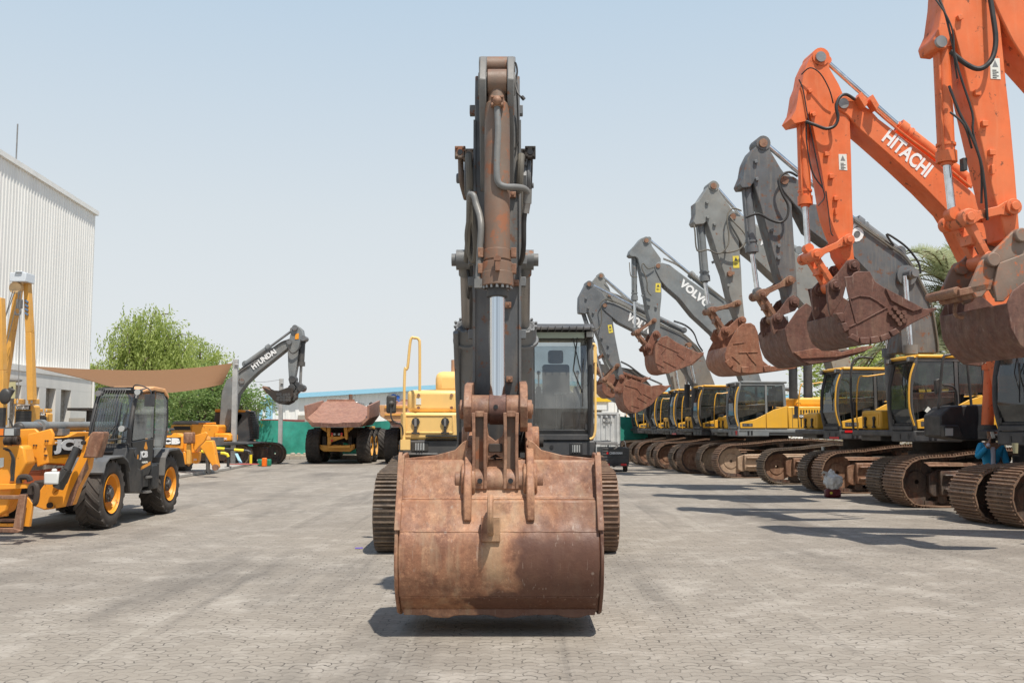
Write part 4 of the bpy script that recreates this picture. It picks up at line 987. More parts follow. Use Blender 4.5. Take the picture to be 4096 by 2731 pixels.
# ---- boom (profile in Y, z; extruded over X)
XC = wx(1142, 700, 9.5).x
def xprism(pts, x0, x1): s = MB(); return s.prism(pts, x0, x1, 'x')
bp_ = [(16.9,1.75),(16.6,2.25),(15.6,3.05),(14.2,3.95),(12.9,4.42),(11.6,4.45),(9.75,4.34),(9.62,4.2),(9.75,4.05),(11.4,3.85),(12.9,3.55),(14.4,2.9),(15.6,2.15),(16.3,1.65)]
s = xprism([(y, z) for y, z in bp_ if y > 10.3] + [], XC-.24, XC+.24); boom = obj('boom', s, M['grey'], me_, True, bev=.02)
pz = wx(1142, 410, 9.75).z
for sg in (-1, 1):
    s = MB(); x = XC + sg*.258
    s.prism([(9.55,pz-.02),(9.62,pz+.16),(9.8,pz+.22),(10.5,pz+.18),(11.2,pz+.1),(11.2,pz-.35),(10.4,pz-.3),(9.75,pz-.22),(9.58,pz-.12)], x-.032, x+.032, 'x')
    s.cyl((x+sg*.032,9.75,pz),(x+sg*.07,9.75,pz),.19,n=22)
    if sg < 0: s.cyl((x-.07,9.75,pz),(x-.115,9.75,pz),.085,n=6); s.cyl((x-.115,9.75,pz),(x-.155,9.75,pz),.05,n=12)
    else: s.cyl((x+.07,9.75,pz),(x+.085,9.75,pz),.11,n=16); s.cyl((x+.085,9.72,pz-.08),(x+.10,9.72,pz-.08),.03,n=6)
    obj('boom_fork', s, M['grey'], boom, True, bev=.012)
# boom cylinders
for sg, px in ((-1, 1068), (1, 1206)):
    A = wx(px, 597, 12.6); B = wx(1079 if sg < 0 else 1203, 1075, 14.9); G_ = wx(1072 if sg < 0 else 1205, 748, 13.25)
    d = (B-G_).normalized(); s = MB(); s.cyl(B, G_, .125, n=20); s.cyl(G_-d*.0, G_+d*.22, .16, n=20); s.cyl(G_+d*.22, G_+d*.26, .19, n=20); s.tube([G_+Vector((-.14,-.14,-.1)), G_+d*.6+Vector((-.14,-.14,0)), B+Vector((-.14,-.14,.2))], .035, 8)
    for k in range(10):
        a = k*.628; e = d.orthogonal().normalized(); f = d.cross(e); p = G_ + (e*math.cos(a)+f*math.sin(a))*.16; s.cyl(p, p-d*.03, .018, n=6)
    c_ = obj('boom_cylinder', s, M['grey'], me_, True)
    s = MB(); s.cyl(G_, A, .068, n=18); obj('rod', s, M['steel'], c_, True)
    s = MB(); s.cyl(A-Vector((.11,0,0)), A+Vector((.11,0,0)), .13, n=18); s.cyl(A-Vector((.17,0,0)), A+Vector((.17,0,0)), .08, n=14); s.cyl(A, A+d*.22, .085, n=14); obj('rod_eye', s, M['greytop'], c_, True)
# ---- arm
zt_ = wx(1142, 168, 9.5).z; zb_ = wx(1142, 1035, 9.5).z; AW = .218
s = MB(); s.prism([(9.42,zb_+.1),(9.42,zt_-.25),(9.47,zt_-.04),(9.62,zt_),(9.85,zt_-.12),(10.15,zt_-.6),(10.25,pz+.1),(10.1,pz-.5),(9.85,zb_+.25),(9.72,zb_-.05),(9.5,zb_-.08)], XC-AW, XC+AW, 'x')
arm = obj('arm', s, M['greyrust'], me_, True, bev=.012)
# folded edges of the arm's front face
s = MB()
for sg in (-1, 1): s.b(XC+sg*AW-.012, XC+sg*AW+.012, 9.395, 9.43, zb_+.15, zt_-.5)
obj('edge_flange', s, M['greyrust'], arm, True, bev=.004)
# top lugs
lz0 = wx(1116,435,9.3).z; lz1 = wx(1116,128,9.3).z
for sg in (-1, 1):
    x = XC + sg*.131; s = MB()
    pts = [(9.42,lz0),(9.36,lz0+.1),(9.22,wx(0,300,9.2).z),(9.05,wx(0,235,9.1).z),(9.0,wx(0,190,9.1).z),(9.06,wx(0,165,9.1).z),(9.2,lz1-.05),(9.32,lz1),(9.5,lz1-.04),(9.6,lz1-.2),(9.6,lz0)]
    s.prism(pts, x-.033, x+.033, 'x')
    zc_ = wx(1142,192,9.15).z; s.cyl((x-.045,9.17,zc_),(x+.045,9.17,zc_),.11,n=20); zc2 = wx(1142,148,9.3).z; s.cyl((x-.045,9.38,zc2),(x+.045,9.38,zc2),.1,n=20)
    obj('top_lug', s, M['greytop'], arm, True, bev=.01)
s = MB(); s.cyl((XC-.1,9.38,zc2),(XC+.1,9.38,zc2),.10,n=22); obj('top_pin_boss', s, M['cylrust'], arm, True)
s = MB(); zz = wx(1142,181,9.3).z; s.cyl((XC-.1,9.44,zz-.02),(XC+.1,9.44,zz-.02),.13,n=22); obj('cross_tube', s, M['greytop'], arm, True)
# small brackets on the arm
s = MB()
for px, py in ((1086,255),(1194,255),(1079,372),(1203,372),(1083,598),(1203,598),(1083,648),(1201,648),(1083,768),(1201,768)):
    p = wx(px, py, 9.6); s.ob(p, (.03,0,0), (0,.05,0), (0,0,.045))
obj('bracket', s, M['grey'], arm, True, bev=.006)
s = MB()
for px, py in ((1174,358),(1088,448),(1178,448),(1185,650),(1167,701),(1170,871)):
    p = wx(px, py, 9.40); s.ob(p, (.03,0,0), (0,.03,0), (0,0,.028)); s.cyl(p, p+Vector((0,-.045,0)), .014, n=8)
obj('hose_clamp', s, M['rust'], arm, True, bev=.004)
# ---- bucket cylinder in front of the arm
CT_ = wx(1142,192,9.15); CG = wx(1142,665,8.98); CR = wx(1143,940,8.86)
d = (CG-CT_).normalized(); s = MB()
s.cyl(CT_+Vector((-.09,0,0)), CT_+Vector((.09,0,0)), .13, n=22); s.cyl(CT_+d*.05, CT_+d*.26, .09, .1, n=16)
s.cyl(CT_+d*.22, CG-d*.15, .118, n=26); s.cyl(CT_+d*.2, CT_+d*.24, .10, .118, n=26)
z = lambda py: (wx(1142,py,9).z - CT_.z)/d.z
s.cyl(CT_+d*z(575), CT_+d*z(600), .128, n=26); s.cyl(CT_+d*z(605), CT_+d*z(650), .142, n=26); s.cyl(CT_+d*z(628), CT_+d*z(660), .148, n=26)
bc_ = obj('bucket_cylinder', s, M['cylrust'], me_, True, bev=.006)
s = MB(); s.cyl(CT_+d*z(654), CT_+d*z(683), .095, n=20); s.cyl(CT_+d*z(678), CT_+d*z(684), .088, n=20); obj('gland', s, M['dark'], bc_, True)
s = MB()
for k in range(16):
    a = k*math.pi/8; p = CT_+d*z(657)+Vector((.127*math.cos(a), .127*math.sin(a), 0)); s.cyl(p, p+d*.03, .014, n=6)
obj('bolt', s, M['steel'], bc_, True)
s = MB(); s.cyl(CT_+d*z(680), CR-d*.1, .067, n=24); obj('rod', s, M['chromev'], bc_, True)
s = MB(); s.cyl(CT_+d*z(898), CT_+d*z(918), .075, .06, n=20); s.cyl(CR+Vector((-.072,0,0)), CR+Vector((.072,0,0)), .135, n=24); obj('rod_eye', s, M['rustd'], bc_, True)
for yy in (575, 612):
    s = MB(); p = CT_+d*z(yy)
    for sg in (-1,1): s.b(p.x+sg*.15-.025, p.x+sg*.15+.025, p.y-.05, p.y+.02, p.z-.07, p.z+.02)
    obj('clamp', s, M['rust'], bc_, True, bev=.004)
s = MB(); p = wx(1143,604,8.83); s.b(p.x-.02,p.x+.02,p.y-.03,p.y+.02,p.z-.07,p.z+.06); s.b(p.x-.035,p.x+.03,p.y-.035,p.y,p.z+.02,p.z+.05); obj('clamp_bolt', s, M['rust'], bc_, True)
# pipes
YF = 8.92
s = MB(); s.tube([wx(x,y,Y) for x,y,Y in ((1142,228,9.0),(1142,245,8.98),(1144,300,8.95),(1142,350,8.93),(1141,395,8.92),(1145,420,8.92),(1160,429,8.93),(1185,430,8.98),(1205,434,9.05),(1213,446,9.1),(1211,462,9.12))], .030, 12)
s.cyl(wx(1212,440,9.1)+Vector((0,0,.02)), wx(1211,468,9.12), .04); pp = obj('steel_pipe', s, M['greytop'], bc_, True)
p = wx(1142,234,8.98); s = MB(); s.b(p.x-.06,p.x+.06,p.y-.03,p.y+.03,p.z-.05,p.z+.05)
for sx in (-1,1):
    for sz in (-1,1): s.cyl((p.x+sx*.045,p.y-.05,p.z+sz*.035),(p.x+sx*.045,p.y-.03,p.z+sz*.035),.014,n=8)
s.ball((p.x,p.y-.03,p.z), .045); obj('pipe_flange', s, M['rust'], bc_, True, bev=.004)
s = MB(); s.tube([wx(x,y,Y) for x,y,Y in ((1079,462,9.2),(1080,448,9.15),(1088,450,9.12),(1094,470,9.1),(1102,495,9.05),(1105,520,9.0),(1103,560,9.0),(1100,610,9.0),(1099,650,8.98),(1108,655,8.95))], .030, 12)
s.b(*(lambda p: (p.x-.04,p.x+.05,p.y-.04,p.y+.04,p.z-.04,p.z+.04))(wx(1100,652,8.97))); obj('steel_pipe', s, M['greytop'], bc_, True)
s = MB(); s.tube([wx(x,y,Y) for x,y,Y in ((1079,462,9.2),(1078,500,9.25),(1073,540,9.3),(1077,580,9.35),(1088,600,9.35),(1092,560,9.3),(1085,500,9.3),(1080,460,9.35),(1078,400,9.5),(1076,358,9.6))], .026, 9); obj('hose', s, M['hosedust'], bc_, True)
s = MB(); s.tube([wx(x,y,Y) for x,y,Y in ((1212,465,9.12),(1204,500,9.15),(1203,560,9.2),(1200,590,9.3),(1194,605,9.4))], .024, 9); obj('hose', s, M['rubber'], bc_, True)
s = MB(); s.cyl(wx(1211,466,9.12), wx(1207,490,9.14), .034, n=12); obj('hose_ferrule', s, M['steel'], bc_, True)
s = MB(); s.tube([wx(x,y,Y) for x,y,Y in ((1178,148,9.2),(1184,145,9.2),(1188,165,9.2),(1184,190,9.2),(1190,215,9.15),(1203,228,9.1))], .009, 6); s.cyl(wx(1198,222,9.1), wx(1204,229,9.1), .018, n=8)
s.tube([wx(x,y,Y) for x,y,Y in ((1186,190,9.3),(1189,250,9.38),(1190,320,9.38),(1180,345,9.38),(1170,360,9.38))], .008, 6); obj('grease_line', s, M['rubber'], arm, True)
# pipe stubs with four bolt flanges beside the arm pin
for sg, xs in ((-1, (1057, 1077)), (1, (1196, 1218))):
    for i, px in enumerate(xs):
        p = wx(px, 351 if i == (0 if sg < 0 else 1) else 357, 9.55); s = MB()
        s.b(p.x-.052,p.x+.052,p.y-.03,p.y+.03,p.z-.06,p.z+.06)
        for sx in (-1,1):
            for sz in (-1,1): s.cyl((p.x+sx*.033,p.y-.045,p.z+sz*.042),(p.x+sx*.033,p.y-.03,p.z+sz*.042),.013,n=8)
        s.tube([p+Vector((0,.03,0)), p+Vector((0,.12,-.05)), p+Vector((-.01*sg,.1,-.25)), p+Vector((sg*-.05,.25,-.4))], .03, 9)
        fl = obj('pipe_flange', s, M['cylrust'] if sg < 0 else M['under'], arm, True, bev=.01)
        s = MB(); s.cyl((p.x,p.y-.034,p.z),(p.x,p.y-.03,p.z),.027,n=14); obj('port', s, M['blackp'], fl, True)
for sg, px in ((-1,1076),(1,1197)):
    s = MB(); s.tube([wx(px, 357, 9.4), wx(px-1*sg, 380, 9.35), wx(px-3*sg, 430, 9.4), wx(px-2*sg, 520, 9.6), wx(px+4*sg, 600, 9.9)], .034, 9); obj('hose', s, M['hosedust'], arm, True)
for px, Y, a, b2 in ((1084,12.4,350,770),(1090,12.2,640,760),(1078,12.6,620,700)):
    s = MB(); s.tube([wx(px-3,a,Y),wx(px,(a+b2)/2,Y),wx(px-3,b2,Y+.6)], .022, 7); obj('hose', s, M['rubber'], boom, True)
# ---- linkage
LP = wx(1143,940,8.86)
s = MB(); s.cyl((wx(1083,940,8.86).x,8.86,LP.z),(CR.x-.075,8.86,LP.z),.128,n=26); s.cyl((CR.x+.075,8.86,LP.z),(wx(1203,940,8.86).x,8.86,LP.z),.128,n=26)
def zq(py, Y): return wx(1142,py,Y).z
for sg in (-1, 1):
    xa = XC + sg*.135
    for o0, o1 in ((-.068,-.038),(.036,.066)):      # flanges either side of a sunk channel
        s.prism([(xa+o0, zq(948,8.82)),(xa+o1, zq(948,8.82)),(xa+o1*.92, zq(1000,8.75)),(xa+o1*.92,zq(1060,8.65)),(xa+o1,zq(1090,8.6)),(xa+o1,zq(1122,8.58)),(xa+o0,zq(1122,8.58)),(xa+o0,zq(1090,8.6)),(xa+o0*.92,zq(1060,8.65)),(xa+o0*.92,zq(1000,8.75))], 8.52, 8.78)
    s.b(xa-.04,xa+.04,8.53,8.62,zq(1122,8.6),zq(1096,8.6)); s.b(xa-.04,xa+.04,8.53,8.7,zq(958,8.8),zq(945,8.82))
s.prism([(XC-.075,zq(975,8.8)),(XC-.06,zq(1000,8.7)),(XC,zq(1012,8.7)),(XC+.06,zq(1000,8.7)),(XC+.075,zq(975,8.8)),(XC+.075,zq(1075,8.65)),(XC+.06,zq(1052,8.65)),(XC,zq(1042,8.65)),(XC-.06,zq(1052,8.65)),(XC-.075,zq(1075,8.65))], 8.60, 8.74)
s.cyl((wx(1086,1105,8.62).x,8.64,zq(1105,8.62)),(wx(1205,1105,8.62).x,8.64,zq(1105,8.62)),.115,n=24)
hl = obj('bucket_link', s, M['rust'], me_, True, bev=.014, seg=3)
s = MB()
for sg in (-1, 1): s.b(XC+sg*.135-.04,XC+sg*.135+.04,8.6,8.72,zq(1110,8.6),zq(950,8.8))
obj('link_channel', s, M['cylrust'], hl, True)
s = MB()
for sg in (-1,1): s.cyl((XC+sg*.13,8.50,zq(1104,8.5)),(XC+sg*.13,8.515,zq(1104,8.5)),.022,n=12)
s.cyl((XC,8.735,LP.z+.02),(XC,8.72,LP.z+.02),.02); obj('grease_hole', s, M['blackp'], hl, True)
s = MB(); s.b(XC-.06,XC+.06,8.585,8.602,zq(1038,8.65),zq(1018,8.65)); obj('web', s, M['under'], hl, True, bev=.008)
for sg in (-1, 1):
    x = XC + sg*.245; s = MB()
    s.prism([(8.72,LP.z-.16),(8.66,LP.z+.02),(8.72,LP.z+.13),(8.85,LP.z+.22),(9.5,LP.z+.28),(9.75,LP.z+.2),(9.78,LP.z-.0),(9.6,LP.z-.06),(9.0,LP.z-.05),(8.86,LP.z-.2)], x-.035, x+.035, 'x')
    s.cyl((x-sg*.03,8.86,LP.z),(x+sg*.075,8.86,LP.z),.085,n=20); s.cyl((x+sg*.07,8.86,LP.z),(x+sg*.085,8.86,LP.z),.05,n=14)
    obj('side_link', s, M['rust'], me_, True, bev=.012)
s = MB(); ap_z = zq(1015,9.5); s.cyl((XC-.36,9.52,ap_z),(XC+.40,9.52,ap_z),.1,n=20); s.cyl((XC+.36,9.52,ap_z),(XC+.44,9.52,ap_z),.05,n=12); obj('arm_tip_pin', s, M['under'], me_, True)
# ---- bucket
bxl, bxr = wx(907,1225,8.36).x, wx(1386,1225,8.36).x
prof = [(8.66,1.46),(8.52,1.16),(8.45,1.13),(8.37,.9),(8.34,.87),(8.31,.74),(8.31,.6),(8.35,.45),(8.40,.355),(8.44,.335),(8.58,.20),(8.73,.165)]
s = MB()
inn = [(y+.045, z+.01) for y, z in prof]
s.prism(prof + [(9.35,.15),(9.35,.20)] + [(p[0]+.0, p[1]) for p in reversed(inn)], bxl+.03, bxr-.03, 'x')
s.b(bxl+.03,bxr-.03,8.66,9.3,1.42,1.465)
bk = obj('bucket', s, M['bucket'], me_, True, bev=.012)
side = [(8.64,1.50),(8.50,1.17),(8.36,.9),(8.325,.87),(8.30,.74),(8.30,.6),(8.34,.45),(8.42,.33),(8.57,.19),(8.72,.15),(9.4,.13),(9.85,.25),(9.9,.36),(9.6,.8),(9.3,1.42),(9.1,1.52)]
for x0, x1, sg in ((bxl, bxl+.03, -1), (bxr-.03, bxr, 1)):
    s = MB(); s.prism(side, x0, x1, 'x'); obj('side_plate', s, M['bucket'], bk, True, bev=.008)
    s = MB(); s.prism([(8.62,1.5),(8.6,1.44),(8.46,1.14),(8.33,.9),(8.31,.9),(8.44,1.18),(8.58,1.51)], x0 + (-.004 if sg < 0 else -.02), x1 + (.004 if sg > 0 else .02), 'x'); obj('side_cutter', s, M['bucket'], bk, True, bev=.006)
    s = MB(); s.cyl((x0-.0, 8.62, 1.49), (x1+.0, 8.62, 1.49), .045, n=14); obj('corner_boss', s, M['bucket'], bk, True)
# sloping top gusset plates rising to the ears
for xa, xb in ((bxl+.02, XC-.24), (bxr-.02, XC+.28)):
    s = MB(); s.prism([(xa,1.44),(xa,1.475),((xa+xb)/2,1.505),(xb-(xb-xa)*.2,1.55),(xb-(xb-xa)*.08,1.62),(xb,1.64),(xb,1.44)], 8.72, 8.75); obj('top_gusset', s, M['bucket'], bk, True, bev=.006)
# weld ridges and wear straps on the belly
def belt(z0, y_off, th, x0, x1, wav=0, seg_n=30):
    s = MB(); pr = []
    for i in range(seg_n+1):
        x = x0 + (x1-x0)*i/seg_n; zz = z0 + wav*math.sin(i*1.3)*.5 + wav*random.uniform(-.4,.4)
        yy = None
        for (ya, za), (yb, zb2) in zip(prof[:-1], prof[1:]):
            if zb2 <= zz <= za: yy = ya + (yb-ya)*((za-zz)/(za-zb2+1e-9)); break
        pr.append((x, (yy if yy else 8.4) - y_off, zz))
    s.tube(pr, th, 6, False); return s
obj('weld_seam', belt(.885,.0,.007,bxl+.03,bxr-.03,.004), M['bucket'], bk, True)
obj('weld_seam', belt(1.145,.0,.009,bxl+.05,bxr-.05,.004), M['bucket'], bk, True)
for x0, x1 in ((bxl+.05,bxl+.2),(bxl+.22,bxl+.42),(bxl+.44,bxl+.62),(bxl+.66,bxl+.9),(bxl+.93,bxl+1.15),(bxl+1.17,bxl+1.34),(bxl+1.36,bxr-.06)):
    obj('weld_seam', belt(.345,.0,.010,x0,x1,.006,8), M['bucket'], bk, True)
s = MB(); n = 26; lip = []
for i in range(n+1):
    x = bxl+.06 + (bxr-bxl-.12)*i/n; lip.append((x, .172 - (.02 if 3 < i % 9 < 7 else 0) + random.uniform(-.004,.004)))
s.prism(lip + [(bxr-.05,.225),(bxl+.05,.225)], 8.55, 8.59); obj('wear_strip', s, M['bucket'], bk, True, bev=.006)
# ears
for sg, px in ((-1,1075),(1,1218)):
    x = wx(px,1100,8.5).x; s = MB()
    s.prism([(9.6,zq(985,9.5)),(9.35,zq(985,9.4)+.06),(9.1,zq(1030,9.0)+.12),(8.75,zq(1050,8.7)+.1),(8.52,zq(1070,8.5)),(8.42,zq(1100,8.5)),(8.37,zq(1150,8.4)),(8.37,zq(1196,8.36)),(8.5,zq(1200,8.4)),(9.0,1.2),(9.6,1.35)], x-.033, x+.033, 'x')
    s.cyl((x-.06,8.64,zq(1104,8.62)),(x+.06,8.64,zq(1104,8.62)),.15,n=24); s.cyl((x-sg*.02,9.52,ap_z),(x+sg*.1,9.52,ap_z),.15,n=22)
    e_ = obj('bucket_ear', s, M['bucket'], bk, True, bev=.012)
    s = MB(); s.cyl((x+sg*.05,8.64,zq(1104,8.62)),(x+sg*.11,8.64,zq(1104,8.62)),.085,n=18); s.cyl((x+sg*.10,8.60,zq(1100,8.6)-.05),(x+sg*.15,8.60,zq(1100,8.6)-.05),.02,n=8)
    obj('bucket_pin', s, M['rust'], bk, True)
# lifting eye
a = wx(1105,1185,8.33); b_ = wx(1149,1243,8.33); s = MB(); s.b(a.x,b_.x,8.295,8.36,b_.z,a.z+.0); obj('eye_base', s, M['bucket'], bk, True, bev=.008)
xm = wx(1127,1190,8.3).x; s = MB()
s.tube([(xm,8.31,zq(1225,8.3)),(xm,8.22,zq(1215,8.25)),(xm,8.17,zq(1190,8.2)),(xm,8.19,zq(1160,8.2)),(xm,8.27,zq(1142,8.25)),(xm,8.36,zq(1150,8.3))], .026, 9); obj('lifting_eye', s, M['bucket'], bk, True)
for k in range(5):
    x = bxl+.15+(bxr-bxl-.3)*k/4; s = MB(); s.prism([(9.35,.1),(9.35,.22),(10.0,.42),(10.02,.38)], x-.07, x+.07, 'x'); obj('tooth', s, M['rust'], bk, True)
s = MB(); s.b(XC-.16,XC+.12,8.86,8.9,zq(1060,8.9),zq(1053,8.9)); s.b(XC-.05,XC-.0,8.84,8.86,zq(1062,8.9),zq(1050,8.9)); obj('grease_block', s, M['under'], bk, True)
# ------------------------------------------------------------------ the row of excavators on the right
AW_ = R(7)
def rowm(label, pxc, Y, a=AW_, name='excavator', rz=None):
    p = W(pxc, 1750, Y); fr = Frame(p.x, Y, a); label = ' '.join(label.split()[:16])
    t = thing(name, label, 'excavator', (p.x, Y, 0), a, 'excavators parked side by side on the right')
    return t, fr
def vbolt(fr, par, pts, v, m='grey', sz=.05):
    s = MB()
    for p in pts:
        q = fr.T(p, v); s.ob((q[0], v-.03, q[1]), (sz*.6,0,sz*.25), (0,.03,0), (-sz*.25,0,sz*.6))
    obj('bracket', s, M[m], par, bev=.005)
def decal(fr, par, pts, v, m='label'):
    q = fr.TT(pts, v); s = MB(); s.prism(q, v-.006, v-.002); d_ = obj('decal', s, M[m], par)
    (x0,z0),(x1,z1),(x2,z2),(x3,z3) = q; s = MB()
    L = lambda a, b_, f: (a[0]+(b_[0]-a[0])*f, a[1]+(b_[1]-a[1])*f)
    P = lambda f, g: L(L(q[0],q[1],f), L(q[3],q[2],f), g)
    tri = [P(.2,.42), P(.8,.42), P(.5,.08)]; s.prism(tri, v-.008, v-.0065)
    obj('decal_mark', s, M['dark'] if m == 'label' else M['steel'], d_)
    s = MB()
    for k in range(3 if m == 'label' else 5):
        a, b_ = P(.2,.58+k*.09), P(.8 if k%2 else .6,.58+k*.09); s.bar((a[0],v-.008,a[1]), (b_[0],v-.008,b_[1]), .012, .003, (0,1,0))
    obj('decal_text', s, M['dark'], d_)
def sign_on(fr, par, txt, a, b_, v, h, m='white', bold=.05):
    A, B = fr.T(a, v), fr.T(b_, v); d = Vector((B[0]-A[0], 0, B[1]-A[1])); up = Vector((-d.z, 0, d.x)).normalized()
    text(txt, (A[0], v-.006, A[1]), d, up, d.length, h, M[m], par, bold=bold)
V0, V1 = 1.22, 1.66           # boom / arm plates
BV0, BV1 = .62, 2.26          # bucket sides
def armset(t, fr, mat_, arm, boom, pins, bcyl, acyl, link, side, earpts, earpins, belly, bm, teeth, ribs=None, segs=None, hoses=(), boltp=(), dec=None, lugm=None, linkm='rust', cylm=None, pr=.085, bv=(BV0, BV1), decm='label', bc_r=(.085,.045), ac_r=(.10,.05), armv=None, rail=True):
    cylm = cylm or mat_; av0, av1 = armv or (V0, V1)
    bo = plate(t, fr, boom, V0-.03, V1+.03, mat_, 'boom', .02)
    ar = plate(t, fr, arm, av0, av1, mat_, 'arm', .02)
    s = MB()
    for p in pins: pinz(s, fr, p, av0-.06, av1+.06, pr)
    obj('pivot_pin', s, M['rust'] if mat_ != 'orange' else M['steel'], ar)
    s = MB()
    for p in pins: pinz(s, fr, p, av0-.02, av1+.02, pr*1.7)
    obj('pin_boss', s, M[mat_], ar)
    if bcyl: ram(t, fr, (V0+V1)/2, *bcyl, *bc_r, cylm, 'bucket_cylinder')
    if acyl: ram(t, fr, (V0+V1)/2, *acyl, *ac_r, cylm, 'arm_cylinder', pipe=False)
    if link: linkage(t, fr, (V0+V1)/2, *link, linkm, pr)
    bucket(t, fr, side, belly, *bv, bm, earpts, earpins, teeth, segs, ribs)
    for i, hp in enumerate(hoses):
        hose(ar, fr, av0-.07, hp[0], hp[1], hp[2], out=.1)
    if boltp: vbolt(fr, ar, boltp, av0, mat_ if mat_ != 'greyrust' else 'grey', .055)
    if dec: decal(fr, ar, dec, av0, decm)
    return bo, ar
def pipes(fr, par, pts, v, r=.018, m='hosedust', n=2, dz=.045):
    for k in range(n):
        q = fr.TT(pts, v); s = MB(); s.tube([(x+dz*k*.5, v-.02+k*.05, z+dz*k) for x, z in q], r, 6); obj('hydraulic_pipe', s, M[m], par)

# --- B: big black excavator, second from the right
t, fr = rowm('big charcoal armed excavator with a white note on its cab door and dark bucket', 3661, 21.7)
upper(t, roof='yellow', low='yellow', fm='dark', body='yellow', boxm='yellow', rail='yellow')
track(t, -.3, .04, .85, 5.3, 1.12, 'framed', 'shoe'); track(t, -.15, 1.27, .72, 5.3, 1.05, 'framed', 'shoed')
s = MB(); s.b(.3,.55,-.03,-.024,2.2,2.2+.01); q = fr.TT([(3712,1625),(3725,1637),(3714,1655),(3698,1643)], -.03); s = MB(); s.prism(q, -.034, -.031); obj('paper_note', s, M['wlabel'], t)
boomB = P3([(340,340),(375,312),(430,322),(470,350)]) + P4([(300,30),(480,50),(700,150),(860,250),(1000,375),(1130,440),(1180,500),(1290,670),(1360,840),(1425,1050),(1480,1370),(1090,1370),(1110,1200),(1040,1010),(960,870),(830,640),(700,505),(470,390),(310,270)]) + P3([(470,540),(420,480),(370,420),(345,375)])
armB = P3([(140,215),(165,165),(200,130),(215,98),(242,88),(264,100),(285,160),(350,270),(415,360),(422,540),(432,700),(446,900),(455,1060),(445,1095),(425,1120),(400,1110),(385,1030),(345,950),(310,830),(270,680),(215,480),(180,360),(160,392),(105,396),(92,372),(118,310),(130,240)])
sideB = P3([(375,1275),(440,1180),(460,1155),(510,1115),(545,1140),(600,1220),(680,1380),(735,1430),(860,1390),(925,1388),(870,1425),(700,1475),(540,1502),(480,1482),(420,1430),(390,1360)])
bo, ar = armset(t, fr, 'greyrust', armB, boomB, P3([(242,112),(375,345)]), (P3([(133,352)])[0], P3([(170,800)])[0], P3([(203,1045)])[0]), (P4([(700,165)])[0] if False else P4([(1100,470)])[0], P4([(720,185)])[0], P3([(250,115)])[0]),
    (P3([(407,975)])[0], P3([(233,1060)])[0], P3([(328,1212)])[0]), sideB, P3([(290,1215),(350,1150),(395,1085),(430,1066),(468,1090),(465,1130),(440,1165),(370,1190),(330,1290),(308,1318),(292,1270)]), P3([(328,1212),(432,1110)]),
    (9, 0), 'rustd', None, hoses=((P3([(455,322),(400,298),(350,320),(330,370),(350,440),(385,510),(380,580),(340,615),(280,600),(205,560),(130,580)]), .028, 'rubber'),), boltp=P3([(190,232),(197,342),(292,662),(335,760),(334,835)]), cylm='grey', pr=.1, bc_r=(.125,.058), ac_r=(.13,.06))
s = MB(); s.prism(fr.TT(P3([(430,1425),(560,1400),(735,1425),(860,1388),(925,1386),(925,1396),(870,1420),(700,1455),(480,1465)]), BV0-.02), BV0-.03, BV0); obj('side_cutter', s, M['rustb'], ar, bev=.008)
sign_on(fr, bo, 'VOLVO', P4([(365,110)])[0], P4([(742,400)])[0], V0-.03, .36)
pipes(fr, bo, P4([(705,190),(1000,400),(1180,540),(1330,800),(1400,950),(1450,1240),(1460,1360)]), V0-.05, .024, 'hosedust', 3)
pipes(fr, bo, P4([(1060,410),(995,310),(1060,340),(1180,430),(1280,560),(1300,660)]), V0-.05, .026, 'rubber', 1)
q = fr.T(P4([(1165,680)])[0], V0); s = MB(); s.cyl((q[0],V0-.42,q[1]),(q[0],V1+.4,q[1]),.12,n=18); s.cyl((q[0],V0-.1,q[1]),(q[0],V0,q[1]),.24,n=24); s.cyl((q[0],V0-.48,q[1]),(q[0],V0-.4,q[1]),.09,n=12); obj('boom_pin', s, M['grey'], bo)
for v_ in (V0-.28, V1+.28):
    A = fr.T(P4([(1165,680)])[0], V0-.28); B = fr.T((3642,1398), V0-.28); C_ = fr.T((3665,1730), V0-.28)
    s = MB(); s.cyl((B[0],v_,B[1]),(C_[0],v_,C_[1]),.12,n=16); s.cyl((B[0],v_,B[1]+.1),(B[0],v_,B[1]-.1),.16,n=16); c_ = obj('boom_cylinder', s, M['grey'], t)
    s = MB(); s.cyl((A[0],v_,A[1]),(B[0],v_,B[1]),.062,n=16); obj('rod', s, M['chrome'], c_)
s = MB(); s.tube([(.05,2.98,1.6),(0,2.98,2.6),(.1,2.98,3.4),(.6,2.98,3.45)], .03, 7); obj('grab_rail', s, M['black'], t)

# --- C: grey excavator behind it
t, fr = rowm('dusty grey armed excavator with red reflector strips and welded blocks on its brown bucket', 3362, 26.3)
upper(t, roof='yellow', low='yellow', red=True)
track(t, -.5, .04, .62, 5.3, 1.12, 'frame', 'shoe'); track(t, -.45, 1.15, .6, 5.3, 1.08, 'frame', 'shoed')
armC = P2([(175,190),(215,130),(240,95),(262,58),(288,50),(312,62),(330,130),(400,220),(470,330),(475,520),(490,700),(497,880),(516,1060),(505,1098),(480,1098),(465,1060),(440,990),(405,900),(365,730),(320,610),(280,480),(235,340),(215,362),(150,368),(135,345),(152,290),(150,205)])
boomC = P2([(398,305),(425,278),(500,300),(640,400),(880,560),(1000,660),(1080,780),(1190,1000),(1330,1490),(1180,1490),(1130,1300),(1030,1050),(900,900),(715,735),(600,625),(520,560),(460,450),(402,350)])
sideC = P2([(385,1265),(430,1180),(460,1130),(500,1095),(560,1090),(590,1110),(612,1160),(625,1260),(650,1370),(700,1410),(905,1412),(890,1428),(700,1452),(500,1467),(430,1445),(385,1400),(368,1340)])
